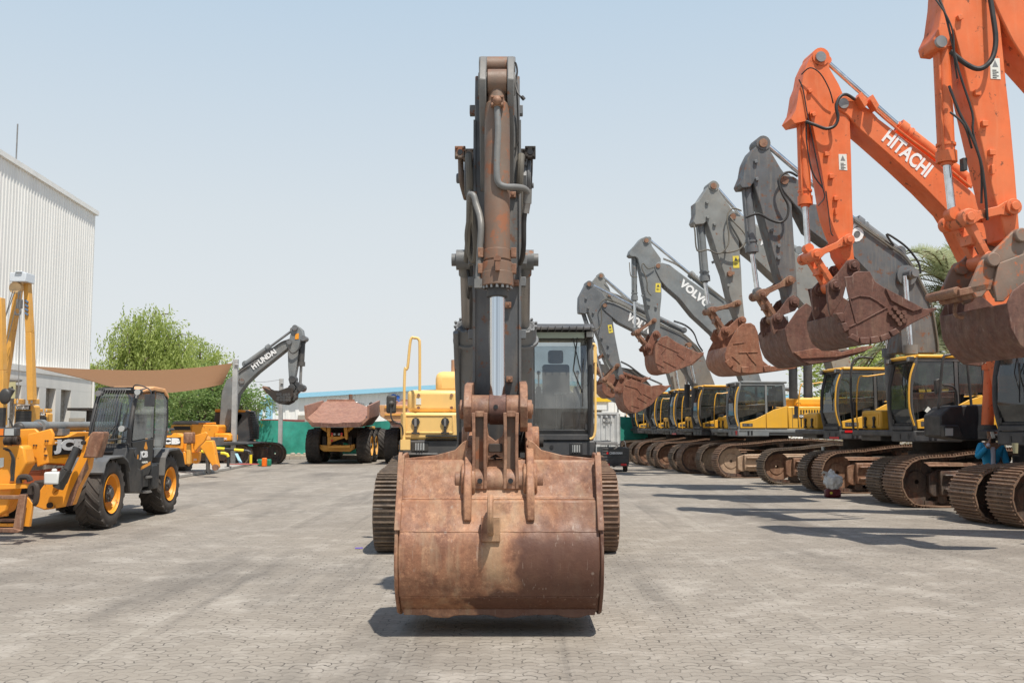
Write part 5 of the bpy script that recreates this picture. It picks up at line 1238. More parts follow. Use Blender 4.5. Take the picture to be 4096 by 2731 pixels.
bo, ar = armset(t, fr, 'grey2', armC, boomC, P2([(287,80),(430,305)]), (P2([(182,330)])[0], P2([(222,785)])[0], P2([(246,975)])[0]), (P2([(905,560)])[0], P2([(560,385)])[0], P2([(300,85)])[0]),
    (P2([(465,945)])[0], P2([(272,997)])[0], P2([(372,1147)])[0]), sideC, P2([(345,1125),(400,1115),(460,1060),(495,1042),(525,1070),(515,1095),(470,1120),(430,1170),(390,1200),(345,1225),(318,1190)]), P2([(372,1147),(495,1073)]),
    (11, 0), 'rusto', None, ribs=list(zip(P2([(430,1245),(470,1310),(530,1310),(420,1335),(540,1330)]), P2([(510,1235),(610,1305),(570,1370),(480,1390),(600,1400)]))),
    segs=[tuple(P2(x)) for x in ([(368,1378),(400,1355),(435,1400),(405,1425)], [(490,1412),(545,1415),(545,1465),(495,1460)], [(652,1408),(705,1402),(712,1450),(660,1455)])],
    hoses=((P2([(490,265),(430,248),(390,280),(378,350),(388,430),(385,510),(340,575),(290,580),(235,555),(160,560),(145,420),(140,370)]), .022, 'hosedust'), (P2([(405,310),(440,360),(500,430),(515,490),(470,550),(400,572),(345,572)]), .022, 'hosedust')),
    boltp=P2([(235,205),(240,315),(290,365),(278,645),(390,815)]), dec=P2([(425,598),(470,597),(475,686),(430,686)]), cylm='grey3', pr=.085, bc_r=(.12,.055), ac_r=(.11,.05))
sign_on(fr, bo, 'VOLVO', P2([(608,500)])[0], P2([(830,660)])[0], V0-.03, .34)
q = fr.T(P2([(405,728)])[0], V0-.05); s = MB(); s.cyl((q[0],V0-.1,q[1]),(q[0],V0,q[1]),.08,n=7); s.ob((q[0]+.05,V0-.06,q[1]),(.07,0,.02),(0,.03,0),(0,0,.04)); obj('hose_coupling', s, M['rust'], ar)
for v_ in (V0-.28, V1+.28):
    C_ = fr.T((3232,1590), V0-.28); B = fr.T((3230,1420), V0-.28); A = fr.T((3200,1250), V0-.28)
    s = MB(); s.cyl((B[0],v_,B[1]),(C_[0],v_,C_[1]),.12,n=16); s.cyl((B[0],v_,B[1]+.1),(B[0],v_,B[1]-.1),.16,n=16); c_ = obj('boom_cylinder', s, M['dark'], t)
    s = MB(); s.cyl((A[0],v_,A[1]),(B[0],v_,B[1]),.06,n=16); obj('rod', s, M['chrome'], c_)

# --- D: grey cab, yellow engine cover seen in full; the arm with the long white lettering
t, fr = rowm('grey roofed excavator showing its whole yellow side with black louvres and sand coloured tracks', 2955, 34.4)
upper(t, roof='grey3', low='yellow', fm='grey3', boxtop=2.12)
track(t, -.75, .0, .62, 5.6, 1.18, 'frames', 'shoe'); track(t, -.75, 1.9, .6, 5.6, 1.15, 'frames', 'shoed')
s = MB(); s.b(-.03,-.02,.08,.26,1.47,1.62); obj('warning_plate', s, M['red'], t)
armD = PQ([(398,178),(408,148),(440,115),(468,80),(500,68),(528,90),(535,125),(560,160),(588,200),(592,330),(592,430),(583,520),(584,640),(575,668),(548,672),(535,650),(530,590),(512,530),(495,430),(470,290),(450,200),(435,190),(410,188)])
boomD = PQ([(550,240),(575,220),(640,238),(760,328),(900,425),(1010,500),(1070,570),(1120,700),(1160,850),(1190,935),(1080,935),(1040,840),(960,740),(900,650),(780,540),(700,440),(620,370),(585,330),(553,265)])
sideD = P1([(770,850),(785,780),(830,720),(890,706),(930,735),(980,770),(1100,830),(1190,868),(1245,865),(1240,888),(1130,975),(1098,995),(1060,1010),(900,1070),(840,1062),(800,1030),(775,960)])
bo, ar = armset(t, fr, 'grey3', armD, boomD, PQ([(502,92),(572,243)]), (PQ([(427,162)])[0], PQ([(430,450)])[0], PQ([(434,625)])[0]), (PQ([(975,470)])[0], PQ([(760,290)])[0], PQ([(515,85)])[0]),
    (PQ([(548,570)])[0], PQ([(445,640)])[0], PQ([(513,725)])[0]), sideD, P1([(690,800),(735,700),(760,665),(790,652),(828,690),(830,715),(790,745),(755,800),(742,880),(715,895),(700,850),(672,845),(660,820)]), P1([(708,812),(785,685)]),
    (13, 1), 'rustb', tuple(P1([(1120,975),(1245,885)])), ribs=list(zip(P1([(850,945),(985,885),(785,970),(800,775),(830,880)]), P1([(975,1010),(1055,935),(860,1010),(1000,870),(885,815)]))),
    hoses=((P1([(770,40),(700,60),(650,10),(640,60),(670,130),(690,200),(695,270),(735,320)]), .02, 'hosedust'), (P1([(600,140),(545,140),(528,110),(525,0)]), .018, 'hosedust')),
    boltp=P1([(648,320),(780,430),(712,410)]), dec=P1([(778,200),(825,200),(825,290),(775,285)]), cylm='grey3', pr=.08, bc_r=(.10,.05), ac_r=(.11,.05), bv=(.7,2.16))
sign_on(fr, bo, 'VOLVO', PQ([(692,358)])[0], PQ([(862,500)])[0], V0-.03, .30)
pipes(fr, bo, PQ([(600,205),(680,240),(760,300),(900,400),(1000,475)]), V0-.05, .016)

# --- E
t, fr = rowm('grey armed excavator with a yellow roof parked next behind the grey roofed one', 2807, 37.6)
upper(t, boxtop=2.15)
track(t, -.8, .0, .62, 5.2, 1.15, 'frame', 'shoe'); track(t, -.75, 1.3, .6, 5.2, 1.1, 'frame', 'shoed')
armE = P1([(42,330),(75,265),(105,205),(122,188),(150,185),(170,205),(182,238),(262,285),(310,370),(360,540),(385,700),(430,930),(470,1080),(460,1125),(430,1125),(405,1080),(385,1030),(340,980),(290,870),(200,660),(130,480),(95,495),(42,485),(38,440)])
boomE = P1([(258,405),(285,380),(370,385),(560,480),(700,560),(830,600),(960,650),(1080,710),(1170,790),(1235,870),(1300,1040),(1360,1200),(1160,1200),(1100,1100),(1030,1000),(900,840),(700,700),(560,650),(420,580),(300,480),(262,440)])
sideE = P1([(462,1250),(475,1150),(540,1120),(600,1145),(730,1190),(830,1175),(865,1188),(905,1195),(890,1225),(800,1295),(740,1370),(640,1430),(580,1453),(520,1430),(475,1370),(460,1290)])
bo, ar = armset(t, fr, 'grey', armE, boomE, P1([(138,208),(288,412)]), (P1([(72,465)])[0], P1([(190,835)])[0], P1([(270,1120)])[0]), (P1([(1045,655)])[0], P1([(560,420)])[0], P1([(160,215)])[0]),
    (P1([(410,992)])[0], P1([(280,1130)])[0], P1([(403,1230)])[0]), sideE, P1([(425,1130),(432,1090),(455,1078),(480,1095),(490,1130),(475,1180),(440,1240),(405,1258),(380,1240),(385,1210)]), P1([(403,1230),(452,1105)]),
    (12, 0), 'rustb', tuple(P1([(870,1215),(930,1182)])), ribs=list(zip(P1([(480,1180),(600,1215),(600,1300),(545,1375),(655,1262)]), P1([(600,1215),(640,1270),(690,1350),(620,1400),(740,1310)]))),
    hoses=((P1([(350,365),(280,360),(240,400),(250,480),(250,570),(220,640),(150,660),(110,665)]), .02, 'hosedust'),), boltp=P1([(105,348),(125,440),(175,485),(258,725),(318,800),(322,882)]), dec=P1([(315,603),(353,598),(368,674),(327,682)]), cylm='grey', pr=.08, bc_r=(.085,.045), ac_r=(.11,.05), bv=(.75,2.1))
sign_on(fr, bo, 'VOLVO', P1([(488,545)])[0], P1([(740,715)])[0], V0-.03, .33)
pipes(fr, bo, P1([(290,355),(420,400),(560,470),(700,545),(850,610),(1060,710),(1200,860)]), V0-.05, .016)
pipes(fr, bo, P1([(950,570),(1060,610),(1140,680),(1185,790),(1230,860)]), V0-.05, .018, 'rubber', 2)
q = fr.T(P1([(1080,800)])[0], V0); s = MB(); s.cyl((q[0],V0-.35,q[1]),(q[0],V1+.3,q[1]),.1,n=16); obj('boom_pin', s, M['rust'], bo)
for v_ in (V0-.26, V1+.26):
    A = fr.T(P1([(1080,800)])[0], V0-.26); B = fr.T(P1([(1155,1165)])[0], V0-.26); C_ = fr.T(P1([(1150,1400)])[0], V0-.26)
    s = MB(); s.cyl((B[0],v_,B[1]),(C_[0],v_,C_[1]),.12,n=16); c_ = obj('boom_cylinder', s, M['dark'], t)
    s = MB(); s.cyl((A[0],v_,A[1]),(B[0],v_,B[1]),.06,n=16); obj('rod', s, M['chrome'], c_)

# --- F
t, fr = rowm("excavator with pale grey boom and red strips, third from the row's far end", 2708, 41.5)
upper(t, red=True, fm='dark')
track(t, -.85, .0, .62, 5.2, 1.12, 'frame', 'shoe'); track(t, -.8, 1.3, .6, 5.2, 1.1, 'frame', 'shoed')
armF = P1([(165,190),(210,135),(235,110),(265,108),(285,165),(330,240),(345,290),(360,520),(400,800),(420,1000),(330,1040),(250,860),(200,520),(170,300)])
boomF = P1([(320,290),(350,285),(460,325),(560,390),(760,520),(900,640),(980,780),(1010,900),(1050,1060),(1080,1250),(960,1250),(900,1050),(830,900),(700,720),(500,520),(340,340)])
sideF = P1([(262,1170),(300,1090),(470,1052),(560,1090),(650,1110),(705,1100),(640,1165),(520,1260),(350,1305),(290,1275),(262,1230)])
bo, ar = armset(t, fr, 'grey2', armF, boomF, P1([(252,128),(335,310)]), None, (P1([(640,430)])[0], P1([(560,385)])[0], P1([(265,135)])[0]), (P1([(280,890)])[0], P1([(170,965)])[0], P1([(262,1080)])[0]), sideF, None, None, (7, 0), 'rustb', tuple(P1([(640,1150),(735,1105)])),
    hoses=(), boltp=(), cylm='grey3', pr=.08, bv=(.75,2.1))
for k in range(4):
    s = MB(); q = fr.T(P1([(480+k*48,1070+k*16)])[0], .7); s.ob((q[0],.75,q[1]),(.09,0,-.03),(0,.06,0),(.02,0,.05)); obj('wear_shroud', s, M['rustb'], ar, bev=.01)
pipes(fr, bo, P1([(290,175),(380,260),(450,320),(560,400)]), V0-.05, .014)
for v_ in (V0-.26,):
    B = fr.T(P1([(1000,1230)])[0], v_); A = fr.T(P1([(965,1000)])[0], v_); C_ = fr.T(P1([(1000,1400)])[0], v_)
    s = MB(); s.cyl((B[0],v_,B[1]),(C_[0],v_,C_[1]),.12,n=16); c_ = obj('boom_cylinder', s, M['dark'], t)
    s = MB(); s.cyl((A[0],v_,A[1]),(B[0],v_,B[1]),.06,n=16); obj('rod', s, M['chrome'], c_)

# --- G, H: far end of the row; only cabs, tracks and dark boom parts show
t, fr = rowm('excavator with silver cab pillar, second from the far end of the row', 2630, 45.5)
upper(t, fm='dark'); track(t, -.9, .0, .62, 5.2, 1.12, 'frame', 'shoe'); track(t, -.9, 1.35, .6, 5.2, 1.1, 'frame', 'shoed')
bo = plate(t, fr, P1([(160,960),(450,1010),(560,1030),(660,1100),(730,1180),(800,1400),(860,1600),(780,1640),(700,1500),(640,1330),(500,1200),(400,1130),(160,1060)]), V0, V1, 'dark', 'boom')
pipes(fr, bo, P1([(440,960),(520,1000),(600,1060),(660,1100),(840,1180)]), V0-.05, .02, 'rubber', 2)
s = MB(); pinz(s, fr, P1([(230,965)])[0], V0, V1, .1); obj('boom_pin', s, M['grey'], bo)
t, fr = rowm('farthest small excavator with a yellow door panel at the end of the row', 2552, 50.5)
upper(t, fm='dark', zt=3.1, boxtop=2.1); track(t, -.9, .0, .62, 5.0, 1.05, 'frame', 'shoed'); track(t, -.9, 1.4, .6, 5.0, 1.05, 'frame', 'shoed')
bo = plate(t, fr, P1([(160,1110),(420,1250),(520,1330),(640,1500),(740,1640),(640,1640),(560,1500),(420,1360),(160,1220)]), V0, V1, 'dark', 'boom')
sign_on(fr, bo, 'VO', P1([(165,1100)])[0], P1([(236,1110)])[0], V0-.6, .42)

# --- the crawler track standing between D and C
p = W(3045, 1750, 30.6); t = thing('crawler_undercarriage', 'stepped brown crawler undercarriage between the grey roofed and the dusty grey armed excavators', 'undercarriage', (p.x, 30.6, 0), AW_)
track(t, .05, -.05, .6, 5.4, 1.08, 'frame', 'shoed')
# --- A: orange excavator with white lettering on the boom
t, fr = rowm('orange excavator with white lettering on its boom and a toothed rock bucket', 4134, 17.3)
upper(t, roof='dark', low='orange', fm='dark', body='orange', boxm='black', vents=False, badge=False, rail=None, boxtop=2.2, exhaust=False, deck0=1.35, box=False)
track(t, -.55, .9, .85, 5.6, 1.02, 'framed', 'shoe'); track(t, -.45, -.05, .75, 5.6, 1.1, 'framed', 'shoe')
s = MB(); s.prism(fr.TT([(3762,1660),(3800,1625),(3855,1620),(3945,1615),(3950,1760),(3860,1762),(3765,1745)], 2.55), 2.55, 3.2); bb = obj('side_box', s, M['black'], t, bev=.03)
s = MB(); s.prism(fr.TT([(3775,1700),(3835,1700),(3853,1750),(3780,1748)], 2.4), 2.4, 2.55); lb = obj('step_lamp', s, M['black'], t, bev=.02)
s = MB(); s.prism(fr.TT([(3782,1712),(3812,1712),(3812,1742),(3782,1742)], 2.39), 2.385, 2.395); obj('lens', s, M['lamp'], lb)
q = fr.TT([(3750,1740),(3752,1650),(3760,1560),(3772,1440),(3790,1420),(3860,1422),(3873,1500),(3885,1620)], 2.9)
handrail(t, [(x, 2.9, z) for x, z in q], M['black'], 'handrail', .028)
q = fr.TT([(3772,1540),(3810,1545),(3825,1570),(3828,1620)], 2.9); handrail(t, [(x, 2.9, z) for x, z in q], M['black'], 'handrail', .022)
q = fr.TT([(3738,1520),(3755,1512),(3757,1570),(3742,1578)], 2.95); s = MB(); s.prism(q, 2.9, 3.0); obj('mirror', s, M['black'], t, bev=.015)
armA = P5([(172,515),(185,440),(215,375),(240,335),(290,322),(325,345),(342,430),(400,530),(430,600),(470,770),(478,1000),(485,1300),(492,1420)]) + P4([(690,330),(708,520),(735,580),(700,625),(655,600),(640,560),(590,480),(570,350),(540,290),(490,150),(455,0)]) + P5([(330,1290),(290,1050),(240,800),(215,700),(195,760),(125,775),(100,745),(130,690),(140,640),(150,570)])
boomA = P5([(385,655),(395,615),(440,596),(520,640),(600,690),(650,745),(1000,1010),(1230,1195),(1340,1320),(1500,1700),(1600,2600),(1500,2600),(1400,2150),(1250,1650),(1120,1390),(1080,1325),(940,1180),(780,1030),(605,875),(540,820),(450,720),(400,690)])
sideA = P4([(612,1010),(665,890),(620,690),(690,680),(710,650),(745,638),(850,640),(900,730),(990,790),(1170,890),(1320,968),(1400,985),(1380,1030),(1240,1100),(1130,1170),(1060,1200),(950,1265),(850,1290),(760,1290),(670,1225),(640,1160),(620,1080)])
bo, ar = armset(t, fr, 'orange', armA, boomA, P5([(290,355),(432,648)]), (P5([(172,722)])[0], P5([(190,1285)])[0], P5([(206,1560)])[0]), (P5([(1215,1135)])[0], P5([(775,790)])[0], P5([(320,385)])[0]),
    (P4([(658,358)])[0], P4([(362,490)])[0], P4([(537,765)])[0]), sideA, P4([(462,760),(500,720),(560,660),(620,580),(650,540),(700,530),(745,560),(770,630),(690,690),(640,760),(610,880),(500,1045),(482,980),(470,860)]), P4([(537,765),(700,587)]),
    (17, 0), 'rustd', tuple(P4([(1330,1010),(1462,968)])), ribs=list(zip(P4([(680,885),(760,860),(850,870),(930,920),(1000,965),(725,1110),(670,890)]), P4([(760,858),(850,868),(930,915),(1010,975),(730,1110),(660,1140),(725,1105)]))),
    segs=[tuple(P4(x)) for x in ([(660,1235),(690,1192),(752,1225),(750,1282)], [(762,1228),(850,1230),(852,1292),(765,1290)], [(852,1225),(925,1215),(950,1275),(858,1290)], [(942,1215),(1020,1188),(1045,1240),(955,1272)], [(1025,1175),(1085,1145),(1122,1185),(1055,1228)], [(540,1015),(612,1005),(622,1090),(588,1098)], [(592,1105),(640,1095),(672,1160),(620,1188)])],
    hoses=((P5([(500,625),(440,598),(395,620),(370,680),(380,750),(360,800),(310,815),(250,790),(190,762)]), .03, 'rubber'), (P5([(165,470),(210,435),(270,475),(330,570),(365,650)]), .012, 'rubber')),
    boltp=P5([(215,575),(238,722)]), dec=P5([(398,968),(448,968),(453,1070),(402,1066)]), decm='wlabel', linkm='orangelow', pr=.10, bc_r=(.115,.055), ac_r=(.12,.05), bv=(.62,2.2))
s = MB()
for p in P5([(320,970),(349,1110),(378,1248)]):
    q = fr.T(p, V0); s.ob((q[0],V0-.03,q[1]),(.045,0,0),(0,.03,0),(0,0,.04))
q = fr.T(P5([(376,1330)])[0], V0); s.ob((q[0],V0-.03,q[1]),(.02,0,0),(0,.03,0),(0,0,.06)); obj('mounting_pad', s, M['orange'], ar, bev=.006)
s = MB()
for p in P4([(1070,970),(1097,1008),(1150,1010),(1030,1012),(1123,1045),(1168,1047),(1060,1045),(1090,1075),(1148,1083),(1110,1108)]):
    q = fr.T(p, .6); s.cyl((q[0],.56,q[1]),(q[0],.62,q[1]),.045,n=6)
obj('bolt', s, M['rustd'], ar)
s = MB(); s.prism(fr.TT(P4([(990,788),(1170,885),(1330,970),(1290,985),(1240,1000),(1130,950),(1040,900)]), .59), .585, .615); obj('side_cutter', s, M['rustd'], ar, bev=.008)
sign_on(fr, bo, 'HITACHI', P5([(665,882)])[0], P5([(940,1118)])[0], V0-.03, .30, bold=.03)
s = MB()
for p in P5([(520,650),(590,665)]):
    q = fr.T(p, V0); s.ob((q[0],V0-.12,q[1]),(.03,0,.05),(0,.1,0),(-.06,0,.10))
obj('hose_bracket', s, M['orange'], bo, bev=.006)
pipes(fr, bo, P5([(500,625),(600,675),(700,760),(850,880),(1000,990),(1230,1180)]), V0-.05, .022, 'orange', 1)
hose(ar, fr, V0-.03, P5([(150,500),(175,560),(200,700),(230,850),(270,1050),(300,1180),(310,1240),(270,1290)]), .012)
hose(ar, fr, V0-.03, P5([(195,760),(200,900),(235,1080),(300,1180)]), .014)
hose(ar, fr, V0-.03, P5([(320,1200),(335,1320),(350,1450),(365,1480)]), .010)
for v_ in (V0-.3, V1+.3):
    q = fr.TT([(3962,1180),(3964,1500),(3958,1715)], 2.3 if v_ > 1.3 else v_)
s = MB(); A = fr.T((3964,1180), 2.1); B = fr.T((3962,1470), 2.1); C_ = fr.T((3950,1700), 2.1)
s.cyl((A[0],2.1,A[1]),(B[0],2.1,B[1]),.08,n=16); s.cyl((B[0],2.1,B[1]),(C_[0],2.1,C_[1]),.115,n=16); s.cyl((B[0],2.1,B[1]+.08),(B[0],2.1,B[1]-.04),.16,n=16); s.b(B[0]+.08,B[0]+.14,2.0,2.1,B[1]-.5,B[1]-.1); obj('boom_cylinder', s, M['orange'], t)

# --- Z: nearest orange excavator, mostly outside the frame
t, fr = rowm('nearest orange excavator cropped by the right edge, its coupler holding a smooth bucket', 4700, 12.9)
upper(t, deck0=1.5, box=False, roof='dark', low='orange', fm='dark', body='orange', boxm='black', vents=False, badge=False, rail=None, exhaust=False)
track(t, .3, .9, .75, 5.6, 1.15, 'framed', 'shoe'); track(t, .3, 0, .6, 5.6, 1.1, 'framed', 'shoe')
armZ = P6([(195,-240),(260,-330),(330,-320),(400,-200),(410,0),(425,150),(445,350),(462,500),(480,700),(492,850),(500,960),(480,1010),(440,1000),(428,930),(395,830),(340,600),(270,300),(225,130),(205,175),(195,205),(150,200),(140,165),(165,110),(180,0)])
boomZ = P6([(390,-60),(420,-100),(520,-60),(700,100),(900,300),(1300,700),(1500,1600),(1100,1600),(900,900),(700,450),(520,250),(470,170),(430,90),(390,0)])
sideZ = P6([(448,1265),(470,1215),(518,1180),(620,1150),(700,1220),(780,1330),(740,1420),(640,1500),(560,1490),(500,1440),(462,1370)])
bo, ar = armset(t, fr, 'orange', armZ, boomZ, P6([(330,-290)]), (P6([(172,175)])[0], P6([(195,680)])[0], P6([(218,895)])[0]), None,
    (P6([(470,865)])[0], P6([(285,908)])[0], P6([(378,1085)])[0]), sideZ, None, None, (8, 0), 'rustd', None,
    hoses=((P6([(368,-60),(378,60),(385,180),(365,260),(320,297),(270,275),(210,215)]), .036, 'rubber'), (P6([(150,0),(180,70),(205,150),(215,250),(240,330)]), .013, 'rubber'), (P6([(165,0),(185,80),(230,300),(285,480),(290,560),(330,700),(340,850)]), .016, 'rubber'), (P6([(205,360),(240,480),(275,560),(320,680),(345,800),(365,920)]), .02, 'rubber'), (P6([(210,470),(250,530),(300,620)]), .016, 'rubber')),
    boltp=P6([(245,78)]), dec=P6([(375,245),(415,245),(420,333),(378,330)]), decm='wlabel', linkm='orangelow', pr=.11, bc_r=(.12,.058), bv=(.62,2.3))
s = MB()
for p in P6([(318,392),(348,520),(378,640)]):
    q = fr.T(p, V0); s.ob((q[0],V0-.03,q[1]),(.045,0,0),(0,.03,0),(0,0,.04))
q = fr.T(P6([(380,712)])[0], V0); s.ob((q[0],V0-.03,q[1]),(.02,0,0),(0,.03,0),(0,0,.07)); obj('mounting_pad', s, M['orange'], ar, bev=.006)
s = MB(); q = fr.T(P6([(262,690)])[0], V0); s.ob((q[0],V0-.02,q[1]),(.03,0,0),(0,.05,0),(0,0,.09)); obj('hose_manifold', s, M['black'], ar, bev=.006)
q = fr.T(P6([(172,175)])[0], V0-.08); s = MB(); s.cyl((q[0],V0-.1,q[1]),(q[0],V0-.05,q[1]),.085,n=20); obj('pin_cap', s, M['steel'], ar)
# quick coupler
M['couple'] = paint('worn_coupler_paint', (0.23,0.17,0.13), 0.6, dirt=.5, dirtcol=(0.30,0.11,0.05), chip=.45, chipcol=(0.45,0.13,0.05))
for va in (1.0, 1.75):
    s = MB(); s.prism(fr.TT(P6([(292,1200),(340,1090),(380,1060),(440,1000),(470,968),(530,960),(560,1010),(540,1130),(470,1165),(440,1230),(400,1245),(375,1200),(345,1240),(318,1245)]), 1.0), va, va+.07)
    for p in P6([(380,1087),(498,985)]): e = fr.T(p, 1.0); s.cyl((e[0],va-.08,e[1]),(e[0],va+.1,e[1]),.1,n=18)
    obj('quick_coupler', s, M['couple'], t, bev=.015)
s = MB()
for p in P6([(240,1215),(300,1230),(425,1155)]): pinz(s, fr, p, 1.05, 1.8, .06)
q = fr.T(P6([(240,1225)])[0], 1.3); s.ob((q[0]+.1,1.4,q[1]+.02),(.25,0,.05),(0,.4,0),(0,0,.05)); obj('coupler_hook', s, M['rust'], t, bev=.01)
s = MB(); s.prism(fr.TT(P6([(390,1190),(410,1100),(518,1060),(560,1100),(560,1180),(480,1210),(430,1260),(400,1260)]), .95), .93, .98); obj('coupler_ear', s, M['couple'], t, bev=.01)
s = MB(); q = fr.T(P6([(262,1290)])[0], 1.5); s.tube([(q[0],1.5,q[1]-.12),(q[0]-.1,1.5,q[1]-.1),(q[0]-.12,1.5,q[1]),(q[0]-.08,1.5,q[1]+.1),(q[0],1.5,q[1]+.12)], .03, 8); obj('lifting_eye', s, M['rust'], t)
# ------------------------------------------------------------------ wheels
def wheel(par, c, R_, wd, rimm, sgn, lugs=18, name='wheel', chev=True, rimf=.5, axis='x'):
    """agricultural tyre; c centre, sgn the outward side along the axle"""
    w2 = wd/2; s = MB()
    s.lathe([(-w2*.75,R_*rimf),(-w2*.98,R_*.66),(-w2,R_*.82),(-w2*.86,R_*.93),(-w2*.4,R_*.955),(w2*.4,R_*.955),(w2*.86,R_*.93),(w2,R_*.82),(w2*.98,R_*.66),(w2*.75,R_*rimf)], c, axis, 36)
    for k in range(lugs):
        for sd_ in (-1, 1):
            a0 = 2*math.pi*(k + (0 if sd_ < 0 else .5))/lugs; st = 4
            pl = []
            for j in range(st+1):
                f = j/st; a = a0 + f*.42; x = sd_*w2*(.02 + .93*f); rr = R_*(1.0 - .05*f*f) - .004; pl.append((a, x, rr))
            for (a, x, rr), (b_, x2, r2) in zip(pl[:-1], pl[1:]):
                if axis == 'x': p = lambda a, x, r: Vector((c[0]+x, c[1]+r*math.cos(a), c[2]+r*math.sin(a)))
                else: p = lambda a, x, r: Vector((c[0]+r*math.cos(a), c[1]+x, c[2]+r*math.sin(a)))
                h = .05; wa = .055*.62/R_ * 1.3
                v = [p(a-wa,x,rr-h),p(a+wa,x,rr-h),p(b_+wa,x2,r2-h),p(b_-wa,x2,r2-h),p(a-wa*.8,x,rr),p(a+wa*.8,x,rr),p(b_+wa*.8,x2,r2),p(b_-wa*.8,x2,r2)]
                s.add(v, [(4,5,6,7),(0,1,5,4),(1,2,6,5),(2,3,7,6),(3,0,4,7)])
    t = obj(name, s, M['tyre'], par, True)
    s = MB(); o = sgn*w2
    s.lathe([(o*.98,R_*.56),(o*.86,R_*.54),(o*.80,R_*.50),(o*.35,R_*.46),(o*.2,R_*.40),(o*.3,R_*.2),(o*.3,0.01)], c, axis, 36); obj('rim', s, M[rimm], t, True)
    s = MB(); s.lathe([(o*.3,R_*.26),(o*.75,R_*.24),(o*.8,R_*.14),(o*.95,R_*.13),(o*.95,.01)], c, axis, 20)
    for k in range(8):
        a = k*math.pi/4; q = (math.cos(a)*R_*.19, math.sin(a)*R_*.19)
        if axis == 'x': s.cyl((c[0]+o*.75,c[1]+q[0],c[2]+q[1]),(c[0]+o*.85,c[1]+q[0],c[2]+q[1]),.018,n=6)
    obj('hub', s, M['dark'], t, True)
    return t
def wpoly(pts, Y): return [(lambda p: (p.x, p.z))(W(x, y, Y)) for x, y in pts]
def slab(par, name, pts, Y, th, m, bev=.01):
    s = MB(); s.prism(wpoly(pts, Y), Y, Y+th); return obj(name, s, M[m] if isinstance(m, str) else m, par, True, bev=bev)
# ------------------------------------------------------------------ near telehandler
X1 = -6.93
th = thing('telehandler', 'amber and black telehandler in front with a mesh guard on its windscreen', 'telehandler', (-7.8, 18.8, 0), 0, 'telehandlers')
for (x, y, sg) in ((X1-.23,17.45,1),(X1-.25,20.45,1),(X1-2.0,17.45,-1),(X1-2.0,20.45,-1)):
    wheel(th, (x, y, .60), .61, .46, 'jcb', sg)
s = MB(); s.b(-9.0,-7.3,16.9,21.4,.55,.85); s.b(-8.9,-7.4,17.2,17.7,.45,.7); s.b(-8.9,-7.4,20.2,20.7,.45,.7); obj('chassis', s, M['under'], th, True, bev=.03)
# cab: black frame, lower body, door
SX = -6.94; xl = -7.70
s = MB()
fz = lambda h: 1.42 + (2.42-1.42)*h
for x in (SX-.03, xl+.03):
    s.tube([(x,18.18,1.38),(x,18.24,1.75),(x,18.42,2.2),(x,18.56,2.40)], .045, 8)
    s.tube([(x,18.56,2.40),(x,19.3,2.47),(x,19.9,2.44),(x,20.08,2.3)], .045, 8); s.tube([(x,20.08,2.3),(x,20.12,1.8),(x,20.0,1.35)], .045, 8)
    s.tube([(x,19.35,2.44),(x,19.38,1.5),(x,19.3,1.0)], .032, 6)
s.bar((SX,18.56,2.41),(xl,18.56,2.41),.09,.08); s.bar((SX,18.18,1.40),(xl,18.18,1.40),.1,.1)
s.prism([(18.1,1.42),(18.05,1.30),(18.2,.92),(18.5,.62),(19.2,.62),(19.2,1.40)], xl, SX-.01, 'x')
cb_ = obj('cab', s, M['black'], th, True, bev=.012)
s = MB(); s.prism([(18.05,1.38),(17.95,1.2),(18.1,.85),(18.2,.55),(18.75,.52),(18.85,.62),(18.85,.95),(18.55,1.0),(18.5,1.38)], SX-.25, SX+.02, 'x'); s.b(SX-.3,SX,19.25,19.75,.55,1.05); obj('side_body', s, M['black'], th, True, bev=.03)
s = MB(); s.prism([(18.6,2.42),(19.3,2.53),(19.9,2.51),(20.12,2.38),(20.12,2.3),(19.85,2.43),(19.3,2.45),(18.6,2.38)], xl-.02, SX+.02, 'x'); obj('roof', s, M['paleyel'] if 0 else paint('faded_amber_roof', (0.85,0.42,0.16), 0.4), cb_, True, bev=.02)
s = MB(); s.b(xl+.1,SX-.1,18.5,18.56,2.42,2.49); obj('roof_bar', s, M['blackp'], cb_, True)
s = MB(); s.b(xl+.14,SX-.14,18.49,18.5,2.435,2.455); obj('lamp_bar', s, M['lamp'], cb_, True)
s = MB()
for (a, b_) in (((18.2,1.45),(18.25,1.75)),((18.25,1.75),(18.42,2.2)),((18.42,2.2),(18.54,2.38))):
    s.quad((xl+.06,a[0],a[1]),(SX-.06,a[0],a[1]),(SX-.06,b_[0],b_[1]),(xl+.06,b_[0],b_[1]))
obj('windscreen', s, glass('green_glass', (0.66,0.80,0.73), .5), cb_, True, fix=False)
s = MB(); s.add([(SX,18.28,1.5),(SX,19.32,1.55),(SX,19.35,2.38),(SX,18.55,2.36),(SX,18.4,2.15)], [(0,1,2,3,4)]); obj('side_window', s, M['glass'], cb_, True, fix=False)
s = MB(); s.add([(SX,19.42,1.15),(SX,19.9,1.35),(SX,20.06,1.8),(SX,20.04,2.28),(SX,19.88,2.4),(SX,19.42,2.42)], [(0,1,2,3,4,5)]); obj('side_window', s, M['glass'], cb_, True, fix=False)
s = MB(); s.add([(xl,18.28,1.5),(xl,19.9,1.4),(xl,20.06,2.2),(xl,18.5,2.36)], [(0,1,2,3)]); s.add([(xl+.05,20.1,1.5),(SX-.05,20.1,1.5),(SX-.05,20.07,2.3),(xl+.05,20.07,2.3)], [(0,1,2,3)]); obj('rear_window', s, M['glass'], cb_, True, fix=False)
